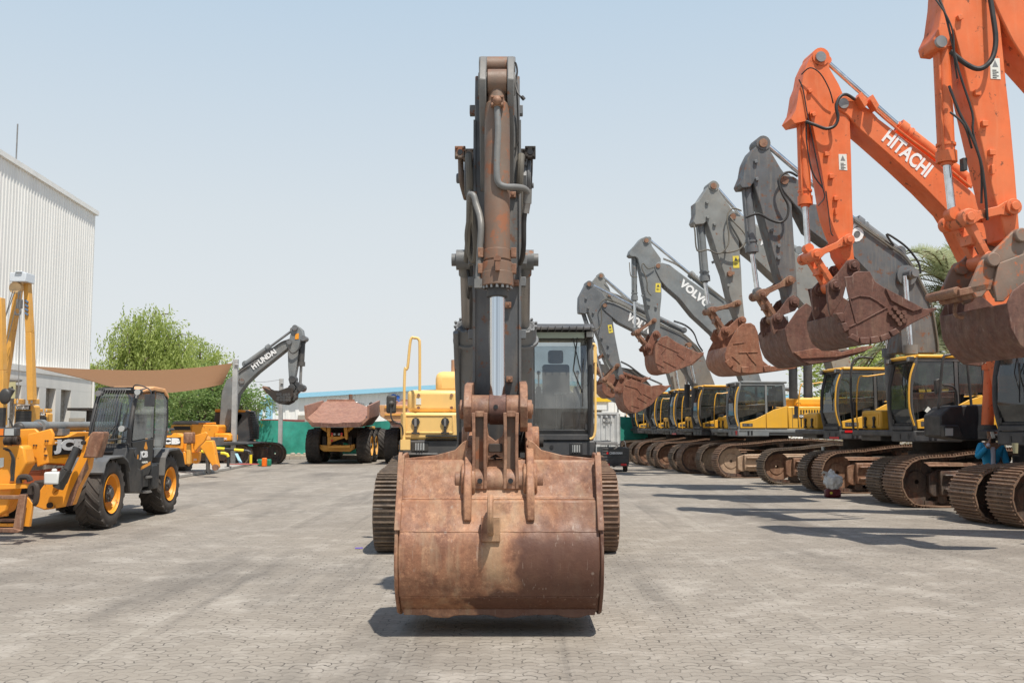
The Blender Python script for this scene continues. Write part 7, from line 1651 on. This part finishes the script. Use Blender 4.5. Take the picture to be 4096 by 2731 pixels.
    for px, py, m in ((893,918,'red'),(893,950,'amber'),(933,925,'lamp'),(1003,925,'lamp'),(1043,918,'red'),(1040,952,'amber'),(890,1025,'red')):
        q = w_([(px,py)], Y)[0]; s = MB(); s.cyl((q[0],Y,q[1]),(q[0],Y+.05,q[1]),.055,n=12); obj('tail_lamp', s, M[m], t, True)
    # cab roof, exhaust and mirrors far in front
    s = MB(); s.prism(w_([(880,395),(980,375),(1120,372),(1225,395)], Y+7.5), Y+7.5, Y+9); s.b(*(lambda a, b_: (a[0], b_[0], Y+7, Y+9.5, 1.2, a[1]))(*w_([(760,420),(1320,420)], Y+7.5))); obj('cab', s, M['steel'], t, True, bev=.04)
    s = MB(); q = w_([(1188,300),(1188,420)], Y+6); s.cyl((q[0][0],Y+6,q[0][1]),(q[1][0],Y+6,q[1][1]),.10,n=10); obj('exhaust_pipe', s, M['cylrust'], t, True)
    for px in (690, 1505):
        q = w_([(px,420),(px,560)], Y+6.5); s = MB(); s.tube([(q[0][0],Y+6.5,q[0][1]),(q[1][0],Y+6.5,q[1][1])], .03, 5); s.b(q[0][0]-.1,q[0][0]+.14,Y+6.5,Y+6.6,q[0][1]-.5,q[0][1]-.05); s.b(q[0][0]-.22,q[0][0]-.12,Y+6.5,Y+6.55,q[0][1]-.35,q[0][1]-.2); obj('mirror', s, M['under'], t, True)
    q = w_([(1400,800),(1485,870)], Y+2); s = MB(); s.b(q[0][0],q[1][0],Y+2,Y+4,q[1][1]-1.2,q[0][1]); obj('front_fender', s, M['cat'], t, True, bev=.05)
    return t
dumper('brown rusted dump truck seen from behind with its hopper in full view', 0, 48)
t = dumper('dump truck half hidden behind the yellow toolbox of the middle excavator', 3.75, 47.6)
s = MB(); a = [(x, z) for x, z in wpoly(PV([(1640,470),(2080,465),(2080,720),(1780,720),(1650,640)]), 46.2)]; s.prism(a, 46.1, 46.25)
gt = obj('tailgate', s, paint('faded_orange_gate', (0.62,0.33,0.15), 0.6, dirt=0.35), t, True, bev=.03)
s = MB()
for (x0, y0, x1, y1) in ((1720,490,2080,515),(1720,608,2080,630)): p, q = wpoly(PV([(x0,y1),(x1,y0)]), 46.05); s.b(p[0],q[0],46.03,46.1,p[1],q[1])
obj('gate_rib', s, M['cat'], gt, True)

# ------------------------------------------------------------------ ochre pipelayers at the far left
def catm(label, px0, Y, sc_, mast):
    c = W(px0, 1750, Y); t = thing('pipelayer', label, 'pipelayer', (c.x, Y, 0), 0, 'ochre crawler cranes by the warehouse')
    k = FPX/Y
    def r(x0,y0,x1,y1,Yq=Y): a = W(px0+x0*sc_, 1707+y1*sc_, Yq); b_ = W(px0+x1*sc_, 1707+y0*sc_, Yq); return a.x, b_.x, a.z, b_.z
    def bx(nm, x0, y0, x1, y1, dy, th_, m, par=t, bev=.02):
        a = r(x0,y0,x1,y1,Y+dy); s = MB(); s.b(a[0],a[1],Y+dy,Y+dy+th_,a[2],a[3]); return obj(nm, s, M[m], par, True, bev=bev)
    b_ = bx('body', -42, -92, 42, 60, .05, .5, 'cat', bev=.06)
    bx('radiator_top', -30, -90, 30, -72, 0, .1, 'blackp')
    a = r(-27,-88,27,-74,Y-.02); text('CATERPILLAR', (a[0],Y-.01,a[2]), (1,0,0), (0,0,1), a[1]-a[0], a[3]-a[2], M['white'], b_, True)
    g = bx('grille', -33, -68, 33, 10, -.02, .1, 'blackp'); s = MB()
    for j in range(12): q = r(-31, -66+j*6, 31, -64+j*6, Y-.04); s.b(q[0],q[1],Y-.04,Y-.02,q[2],q[3])
    obj('grille_bars', s, M['dark'], g, True)
    for x in (-38, 22):
        l = bx('headlamp', x, -118, x+22, -96, -.3, .4, 'cat', bev=.02); bx('lens', x+12, -114, x+20, -100, -.31, .01, 'lamp', l, 0)
    bx('fender', -70, 0, -42, 50, .6, .8, 'cat'); bx('fender', 42, 20, 60, 50, .6, .8, 'cat')
    for x in (-90, 52):
        s = MB(); q = r(x, 10, x+36, 60); s.b(q[0],q[1],Y+.4,Y+4.5,.04,1.1); obj('crawler_track', s, M['shoed'], t, True, bev=.35, seg=4)
    return t, r
t, r = catm('ochre pipelayer crane with a wrapped mast head and hanging hook beside the warehouse', 90, 27, .95, True)
def beam(par, nm, a, b_, w0, w1, Y, m='cat', th_=.22):
    A, B = W(*a, Y), W(*b_, Y); d = (B-A).normalized(); n_ = Vector((-d.z,0,d.x)); s = MB()
    s.prism([(lambda p: (p.x,p.z))(q) for q in (A-n_*w0/2, A+n_*w0/2, B+n_*w1/2, B-n_*w1/2)], Y, Y+th_); return obj(nm, s, M[m], par, True, bev=.01)
beam(t, 'mast', (102,1125), (112,1330), .13, .155, 26.6); beam(t, 'mast', (112,1330), (120,1600), .155, .17, 26.6)
beam(t, 'mast', (72,1130), (40,1320), .14, .15, 26.9); beam(t, 'mast', (40,1320), (5,1560), .15, .16, 26.9)
s = MB(); p = W(66,1152,26.5); s.cyl((p.x,26.4,p.z),(p.x,26.6,p.z),.16,n=18); o = obj('pulley_block', s, paint('pale_ochre', (0.75,0.5,0.25)), t, True, bev=.01)
s = MB(); a = W(45,1128,26.4); b_ = W(112,1092,26.4); s.b(a.x,b_.x,26.3,26.8,a.z,b_.z); s.b(a.x+.15,b_.x-.1,26.25,26.7,b_.z,b_.z+.03); obj('wrapped_head', s, flat('plastic_wrap', (0.62,0.66,0.7), 0.2), t, True, bev=.03)
s = MB(); p = W(76,1230,26.4); s.b(p.x-.06,p.x+.05,26.35,26.5,p.z-.02,p.z+.22); s.tube([p, p+Vector((.04,0,-.08)), p+Vector((.02,0,-.18)), p+Vector((-.08,0,-.18)), p+Vector((-.1,0,-.1))], .03, 8); obj('hook', s, M['steel'], t, True)
s = MB()
for a, b_ in (((80,1165),(20,1400)),((60,1165),(10,1300)),((52,1160),(0,1340)),((78,1240),(74,1600)),((84,1165),(78,1235)),((74,1165),(70,1235))): s.tube([W(*a,26.3), W(*b_,26.3)], .012, 5)
obj('cable', s, M['steel'], t, True)
s = MB()
for k, y in enumerate((1205,1222,1238,1255)): a = W(99,y,26.57); s.ob((a.x+.05,26.57,a.z),(.04,0,-.03),(0,.02,0),(.01,0,.02))
obj('mast_marks', s, flat('blue_marks', (0.12,0.2,0.32)), t, True)
for (x, y) in ((28,1620),(95,1600)):
    pass
catm('smaller ochre pipelayer farther back between the first one and the shed', 162, 35, .62, False)
t3 = thing('pipelayer', 'ochre crane mast leaning in from the left edge of the view', 'pipelayer', (W(-10,1750,24).x, 24, 0), 0, 'ochre crawler cranes by the warehouse')
beam(t3, 'mast', (-2,1190), (4,1480), .07, .10, 24); beam(t3, 'mast', (4,1480), (2,1700), .10, .12, 24)
s = MB(); a = W(44,1575,24); s.cyl((a.x-.1,24,a.z-.1),(a.x+.02,24,a.z+.12),.08,n=12); obj('exhaust_pipe', s, M['dark'], t3, True)

# ------------------------------------------------------------------ cargo tricycle
tc_ = thing('cargo_tricycle', 'small dark grey cargo tricycle with white lettering on its tailgate', 'tricycle', (W(2461,1800,39).x, 39, 0), 0)
a = W(2405,1862,39); b_ = W(2516,1790,39)
s = MB(); s.b(a.x,a.x+.04,39,41,a.z+.1,b_.z); s.b(b_.x-.04,b_.x,39,41,a.z+.1,b_.z); s.b(a.x,b_.x,40.96,41,a.z+.1,b_.z); s.b(a.x,b_.x,39,41,a.z+.08,a.z+.13); bed = obj('cargo_bed', s, M['dark'], tc_, True, bev=.01)
s = MB(); s.b(a.x+.02,b_.x-.02,38.95,39,a.z+.12,b_.z)
for k in range(5): s.b(a.x+.06,b_.x-.06,38.93,38.95,a.z+.2+k*.11,a.z+.24+k*.11)
tg_ = obj('tailgate', s, M['dark'], tc_, True, bev=.008)
text('CHENXIAN', (W(2438,1816,38.9).x,38.925,W(2438,1816,38.9).z), (1,0,0), (0,0,1), .50, .09, M['white'], tg_, True)
s = MB(); q = W(2431,1812,38.9); s.cyl((q.x,38.92,q.z),(q.x,38.93,q.z),.05,n=6); obj('emblem', s, M['red'], tg_, True)
s = MB(); s.b(a.x+.02,b_.x-.02,38.97,39.1,a.z-.02,a.z+.1); bp2 = obj('bumper', s, M['dark'], tc_, True, bev=.01)
for x0, x1, m in ((.1,.32,'red'),(.42,.66,'blackp'),(.76,.98,'red')): s = MB(); s.b(a.x+x0,a.x+x1,38.955,38.97,a.z+.005,a.z+.085); obj('tail_lamp' if m == 'red' else 'number_plate', s, M[m], bp2, True)
for x in (a.x+.05, b_.x-.15): wheel(tc_, (x+.05, 39.5, .26), .27, .15, 'dark', 1, 14)
wheel(tc_, ((a.x+b_.x)/2, 42.2, .26), .27, .12, 'dark', 1, 14)
s = MB(); s.cyl((a.x+.1,39.5,.27),(b_.x-.1,39.5,.27),.04); s.ball(((a.x+b_.x)/2,39.5,.27),.1); s.b(a.x+.2,b_.x-.2,39.1,42,.36,.44); s.tube([((a.x+b_.x)/2,42.2,.26),((a.x+b_.x)/2,41.9,.9),((a.x+b_.x)/2,41.8,1.15)],.03); obj('axle', s, M['under'], tc_, True)
s = MB(); s.tube([(b_.x-.32,39.2,b_.z),(b_.x-.3,39.2,b_.z+.22),(b_.x-.15,39.2,b_.z+.24),(b_.x-.1,39.2,b_.z)], .02); s.tube([(a.x+.25,39.1,b_.z+.3),(a.x+.3,39.1,b_.z+.02),(a.x+.45,39.1,b_.z)], .03); s.tube([(a.x,39.2,b_.z+.12),(b_.x-.3,39.2,b_.z+.12)], .02); s.b(a.x-.3,a.x+.4,39.1,39.8,b_.z+.22,b_.z+.27); obj('rear_rack', s, M['grey'], tc_, True)
# stacked timber beside it
s = MB(); p = W(2395,1850,40)
for k in range(4): s.b(p.x-.3-k*.06,p.x+.25-k*.03,39.8,41.3,.02+k*.09,.10+k*.09)
tag(obj('timber_stack', s, paint('sawn_timber', (0.5,0.33,0.18), 0.8), bev=.006), 'low stack of sawn timber beside the cargo tricycle', 'timber')

# ------------------------------------------------------------------ small things on the ground
g_ = GR(3335,1990)
s = MB(); s.b(g_.x-.19,g_.x+.19,g_.y-.02,g_.y+.20,0.002,.21); jc = obj('jerrycan', s, paint('dark_red_plastic', (0.13,0.012,0.018), 0.35, dirt=.1), bev=.05, seg=4)
tag(jc, 'dark red jerrycan on the paving with a stuffed white bag on top', 'jerrycan')
s = MB(); s.cyl((g_.x-.07,g_.y-.045,.12),(g_.x-.07,g_.y-.02,.12),.03,n=14); obj('cap', s, M['label'], jc, True)
s = MB(); s.tube([(g_.x+.05,g_.y-.03,.06),(g_.x+.14,g_.y-.04,.10),(g_.x+.15,g_.y-.03,.17)], .018, 7); obj('handle', s, jc.data.materials[0], jc, True)
bm = bmesh.new(); bmesh.ops.create_icosphere(bm, subdivisions=4, radius=1); random.seed(2)
from mathutils import noise as NZ
for v in bm.verts:
    n_ = NZ.noise(v.co*2.2)*.22 + NZ.noise(v.co*5)*.12 + abs(NZ.noise(v.co*9))*.06; v.co *= 1+n_; v.co.x *= .22; v.co.y *= .17; v.co.z *= .23
    if v.co.z > .12: v.co.x *= .55; v.co.y *= .6; v.co.z *= 1.15; v.co.x -= .05
    v.co += Vector((g_.x+.03, g_.y+.09, .42))
me = bpy.data.meshes.new('plastic_bag'); bm.to_mesh(me); bm.free(); mb_, nb, bb_ = newmat('thin_white_plastic'); bb_.inputs['Base Color'].default_value = (.62,.62,.60,1); bb_.inputs['Roughness'].default_value = .3
me.materials.append(mb_); bag = bpy.data.objects.new('plastic_bag', me); COL.objects.link(bag); tag(bag, 'crumpled white plastic bag resting on the dark red jerrycan', 'bag')
s = MB(); q = g_ + Vector((-.14,.02,.5)); s.add([q, q+Vector((-.12,-.05,.17)), q+Vector((-.08,0,.02)), q+Vector((-.15,.02,.08)), q+Vector((.05,.04,.12))], [(0,1,4),(0,2,3),(0,4,2),(1,3,4)]); obj('bag_corner', s, mb_, bag, False)
def cup(px, py, Y, m, label, h=.12, r=.045):
    p = W(px, py, Y); s = MB(); s.lathe([(0,.005),(0,r*.75),(h,r),(h,r*.9),(.01,r*.65),(.01,.005)], (p.x,p.y,p.z), 'z', 16); tag(obj('cup', s, m), label, 'cup')
cup(3293,1809,28.0, M['wlabel'], 'white paper cup left on a track behind the jerrycan', .16, .05)
cup(4062,1812,16.9, flat('beige_cup', (0.35,0.33,0.2)), 'beige plastic cup on the nearest track right of the person', .17, .05)
g2 = GR(1436,2194); s = MB(); s.ob((g2.x,g2.y,.012),(.055,.01,0),(-.005,.02,.004),(0,0,.003)); tag(obj('wrapper', s, flat('purple_foil', (0.14,0.08,0.4), .3), bev=.002), 'tiny purple and yellow sweet wrapper on the paving left of the tracks', 'wrapper')
s = MB(); g3 = GR(3330,2065)
# loading clutter by the green fence
def wbox(name, px0, py0, px1, py1, Y, d, m, label, cat, par=None, bev=.01):
    a = W(px0, py1, Y); b_ = W(px1, py0, Y); s = MB(); s.b(a.x,b_.x,Y,Y+d,max(a.z,.006),b_.z); return tag(obj(name, s, m, bev=bev), label, cat)
card = paint('cardboard', (0.48,0.29,0.16), 0.85, dirt=.15)
bxo = wbox('cardboard_box', 1010,1787,1078,1828, 48.5, .8, card, 'big open cardboard box standing behind the small excavator track', 'box')
s = MB(); a = W(1012,1787,48.45); b_ = W(1078,1787,48.45); s.add([(a.x,48.5,a.z),(b_.x,48.5,a.z),(b_.x+.1,48.3,a.z+.22),(a.x-.05,48.35,a.z+.3)], [(0,1,2,3)]); s.add([(a.x,48.5,a.z),(a.x-.02,49.3,a.z),(a.x-.1,49.2,a.z+.4),(a.x-.08,48.6,a.z+.5)], [(0,1,2,3)]); obj('flap', s, card, bxo, False)
green = paint('green_plastic', (0.01,0.22,0.13), 0.4, dirt=.1)
for px, lb in ((1029,'green jerrycan left of the orange canister'),(1062,'green jerrycan right of the orange canister')):
    o = wbox('jerrycan', px,1836,px+20,1863, 44.6, .25, green, lb, 'jerrycan', bev=.04)
o = wbox('canister', 1046,1831,1065,1866, 44.3, .2, flat('orange_plastic', (0.85,0.16,0.01), .4), 'bright orange canister standing between two green jerrycans', 'canister', bev=.03)
a = W(998,1835,44.6); s = MB(); s.b(a.x+.3,a.x+.34,44.7,44.74,0,.3); 
# barriers
by = [flat('barrier_yellow', (0.8,0.62,0.02), .5), flat('barrier_black', (0.03,0.03,0.03), .5)]
def barrier(pts, Y, base, label):
    t = thing('barrier', label, 'barrier', (W(*pts[-1],Y).x, Y, 0), 0, 'yellow and black pipe barriers')
    P = [W(x, y, Y) for x, y in pts]; P.append(Vector((P[-1].x, P[-1].y, .12)))
    tot = 0; out = []; L = [(P[i+1]-P[i]).length for i in range(len(P)-1)]; T_ = sum(L); n = max(4, int(T_/.42))
    def at(q):
        for i, l in enumerate(L):
            if q <= l or i == len(L)-1: return P[i].lerp(P[i+1], min(1, q/l))
            q -= l
    for c in (0, 1):
        s = MB()
        for k in range(n):
            if k % 2 == c:
                pts_ = [at(T_*(k+f/3)/n) for f in range(4)]; s.tube(pts_, .06, 9, False)
        if c: s.b(P[-1].x-.12,P[-1].x+.12,Y-.12,Y+.12,.12,.14)
        obj('barrier_tube', s, by[c], t, True)
PUp = lambda l: PU(l)
barrier(PUp([(990,1085),(1100,1090),(1500,1125),(1600,1135),(1630,1170)]), 44, 0, 'long striped pipe barrier in front of the small excavator tracks')
barrier(PUp([(740,1140),(990,1165),(1170,1175),(1225,1205)]), 41, 0, 'short striped pipe barrier nearest the hanging amber arm')
s = MB(); a, b_ = W(*PU([(1365,1180)])[0],44.5), W(*PU([(1455,1370)])[0],44.2); s.bar(a,(b_.x,b_.y,.13),.14,.03); tag(obj('plank', s, flat('pale_blue_board', (0.3,0.5,0.58))), 'pale blue board leaning against the base of the sail post', 'board')
s = MB(); a = W(*PU([(1280,1355)])[0],43.6); s.tube([(a.x-.2,43.6,.14),(a.x+.5,43.3,.14),(a.x+1.2,43.5,.14),(a.x+.9,43.9,.14),(a.x+.2,43.9,.14)], .02, 6); tag(obj('hose', s, flat('red_hose', (0.4,0.08,0.07))), 'thin red hose coiled at the foot of the sail post', 'hose')
random.seed(12)
rk = [];
for i in range(60):
    x = random.uniform(-16, 0); y = random.uniform(54.6, 56.6); r_ = random.uniform(.05,.16); rk.append((x,y,r_))
s = MB()
for x, y, r_ in rk: s.ball((x,y,.2+r_*.3), r_, r_*.8, r_*.6, 6, 4)
tag(obj('rubble', s, M['kerb']), 'loose rubble scattered along the verge under the fence', 'rubble', kind='stuff')

# ------------------------------------------------------------------ person
M['jacket'] = paint('blue_jacket', (0.02,0.28,0.50), 0.75, dirt=.05, bump=.3); M['shirt'] = flat('pale_shirt', (0.55,0.55,0.62), .8); M['skin'] = flat('skin', (0.30,0.17,0.11), .55); M['blackcloth'] = flat('black_cloth', (0.045,0.043,0.04), .85); M['trouser'] = flat('dark_trousers', (0.04,0.045,0.06), .85)
PY = 19.25
pc = W(3962,1750,PY)
pe = thing('person', 'person in blue jacket and dark brimmed hat holding a phone to the face', 'person', (pc.x, PY, 0), 0)
def skin(name, nodes, edges, m, par, sub=2, root=0):
    me = bpy.data.meshes.new(name); me.from_pydata([n[0] for n in nodes], edges, []); o = bpy.data.objects.new(name, me); COL.objects.link(o)
    o.modifiers.new('skin', 'SKIN'); sd_ = o.modifiers.new('sub', 'SUBSURF'); sd_.levels = sub; sd_.render_levels = sub
    if not me.skin_vertices: 
        bpy.context.view_layer.objects.active = o
    for i, n in enumerate(nodes): me.skin_vertices[0].data[i].radius = (n[1], n[2] if len(n) > 2 else n[1])
    me.skin_vertices[0].data[root].use_root = True
    dg = bpy.context.evaluated_depsgraph_get(); m2 = bpy.data.meshes.new_from_object(o.evaluated_get(dg)); bpy.data.objects.remove(o)
    for p in m2.polygons: p.use_smooth = True
    m2.materials.clear(); m2.materials.append(m); o = bpy.data.objects.new(name, m2); COL.objects.link(o); o.parent = par; return o
EX = (-.05,-.14,1.14)
body = [((0,0,.95),.13,.10),((0,0,1.15),.13,.10),((0,0,1.35),.15,.10),((0,-.01,1.46),.07,.07),((0,-.02,1.53),.05,.05),((0,-.03,1.63),.085,.10),((0,-.03,1.70),.07,.085),
  ((-.19,0,1.40),.06),((-.29,-.08,1.17),.05),((-.16,-.20,1.38),.038),((-.09,-.17,1.50),.028),
  ((.19,0,1.40),.06),((.27,.02,1.13),.05),((.29,-.06,.90),.036),((.29,-.09,.82),.03),
  ((-.09,0,.88),.095),((-.10,-.01,.48),.06),((-.10,.02,.09),.045),((-.10,-.12,.05),.04),((.09,0,.88),.095),((.10,-.01,.48),.06),((.10,.02,.09),.045),((.10,-.12,.05),.04)]
ed = [(0,1),(1,2),(2,3),(3,4),(4,5),(5,6),(2,7),(7,8),(8,9),(9,10),(2,11),(11,12),(12,13),(13,14),(0,15),(15,16),(16,17),(17,18),(0,19),(19,20),(20,21),(21,22)]
skin('body', body, ed, M['skin'], pe)
skin('jacket', [((0,.02,.86),.17,.13),((0,.01,1.1),.155,.12),((0,0,1.33),.17,.12),((0,.02,1.44),.09,.09),((-.20,0,1.39),.075),((-.305,-.08,1.16),.07),((-.17,-.20,1.37),.052),((.20,0,1.39),.075),((.285,.02,1.13),.07),((.295,-.06,.91),.052)],
     [(0,1),(1,2),(2,3),(2,4),(4,5),(5,6),(2,7),(7,8),(8,9)], M['jacket'], pe)
skin('shirt', [((-.01,-.085,.88),.06,.05),((-.01,-.075,1.15),.055,.055),((0,-.06,1.38),.06,.06)], [(0,1),(1,2)], M['shirt'], pe)
skin('cuff', [((-.165,-.205,1.365),.042),((-.125,-.195,1.44),.036)], [(0,1)], M['shirt'], pe)
skin('trousers', [((0,0,.92),.15,.12),((-.09,0,.86),.105),((-.10,-.01,.48),.078),((-.10,.02,.12),.065),((.09,0,.86),.105),((.10,-.01,.48),.078),((.10,.02,.12),.065)], [(0,1),(1,2),(2,3),(0,4),(4,5),(5,6)], M['trouser'], pe)
skin('face_scarf', [((0,-.01,1.42),.10,.09),((0,-.02,1.50),.085,.085),((.01,-.025,1.57),.088,.098)], [(0,1),(1,2)], M['blackcloth'], pe)
s = MB(); s.lathe([(.0,.01),(-.0,.10),(-.06,.115),(-.085,.12),(-.12,.20),(-.125,.205),(-.115,.19),(-.09,.10)], (0,-.02,1.79), 'z', 26); obj('hat', s, M['blackcloth'], pe)
s = MB(); s.b(-.07,.07,-.135,-.125,1.625,1.66); obj('sunglasses', s, flat('orange_lens', (0.7,0.12,0.02), .15), pe, bev=.008)
for sg in (-1, 1):
    s = MB(); s.ball((sg*.035,-.118,1.645), .012); obj('eye', s, M['wlabel'], pe)
s = MB(); s.add([(0,-.12,1.645),(-.014,-.122,1.605),(.014,-.122,1.605),(0,-.148,1.608)], [(0,1,3),(0,3,2),(1,2,3),(0,2,1)]); obj('nose', s, M['skin'], pe)
def hand(base, dirv, side, par, curl=.5):
    b0 = Vector(base); d = Vector(dirv).normalized(); s_ = Vector(side).normalized(); n_ = d.cross(s_).normalized()
    nodes = [(tuple(b0),.022,.028),(tuple(b0+d*.05),.026,.014),(tuple(b0+d*.085),.03,.013)]; e = [(0,1),(1,2)]
    skin('palm', nodes, e, M['skin'], par, 1)
    for k, L in enumerate((.066,.075,.070,.055)):
        r0 = b0 + d*.088 + s_*(-.028+.019*k); p1 = r0 + d*L*.45 + n_*.006; p2 = p1 + (d*(1-curl)+n_*curl)*L*.35; p3 = p2 + (d*(1-curl*1.4)+n_*curl*1.4).normalized()*L*.3
        skin('finger', [(tuple(r0-d*.01),.0095),(tuple(p1),.009),(tuple(p2),.008),(tuple(p3),.007)], [(0,1),(1,2),(2,3)], M['skin'], par, 1)
    r0 = b0 + d*.03 - s_*.028; skin('thumb', [(tuple(r0),.011),(tuple(r0-s_*.02+d*.025+n_*.01),.010),(tuple(r0-s_*.02+d*.055+n_*.02),.008)], [(0,1),(1,2)], M['skin'], par, 1)
hand((-.10,-.175,1.485), (.25,.1,.95), (.9,-.2,-.2), pe, .45); hand((.29,-.09,.83), (0,-.05,-1), (.2,-1,0), pe, .4)
s = MB(); s.ob((-.045,-.19,1.60), (.036,0,.008), (0,.006,0), (-.014,0,.065)); tag(obj('phone', s, M['wlabel'], None, bev=.005), 'pale phone held up to the face of the person in blue', 'phone').location = (pc.x, PY, 0)
# person stands on the ground behind the near track
for k, c_ in enumerate(pe.children):
    pass
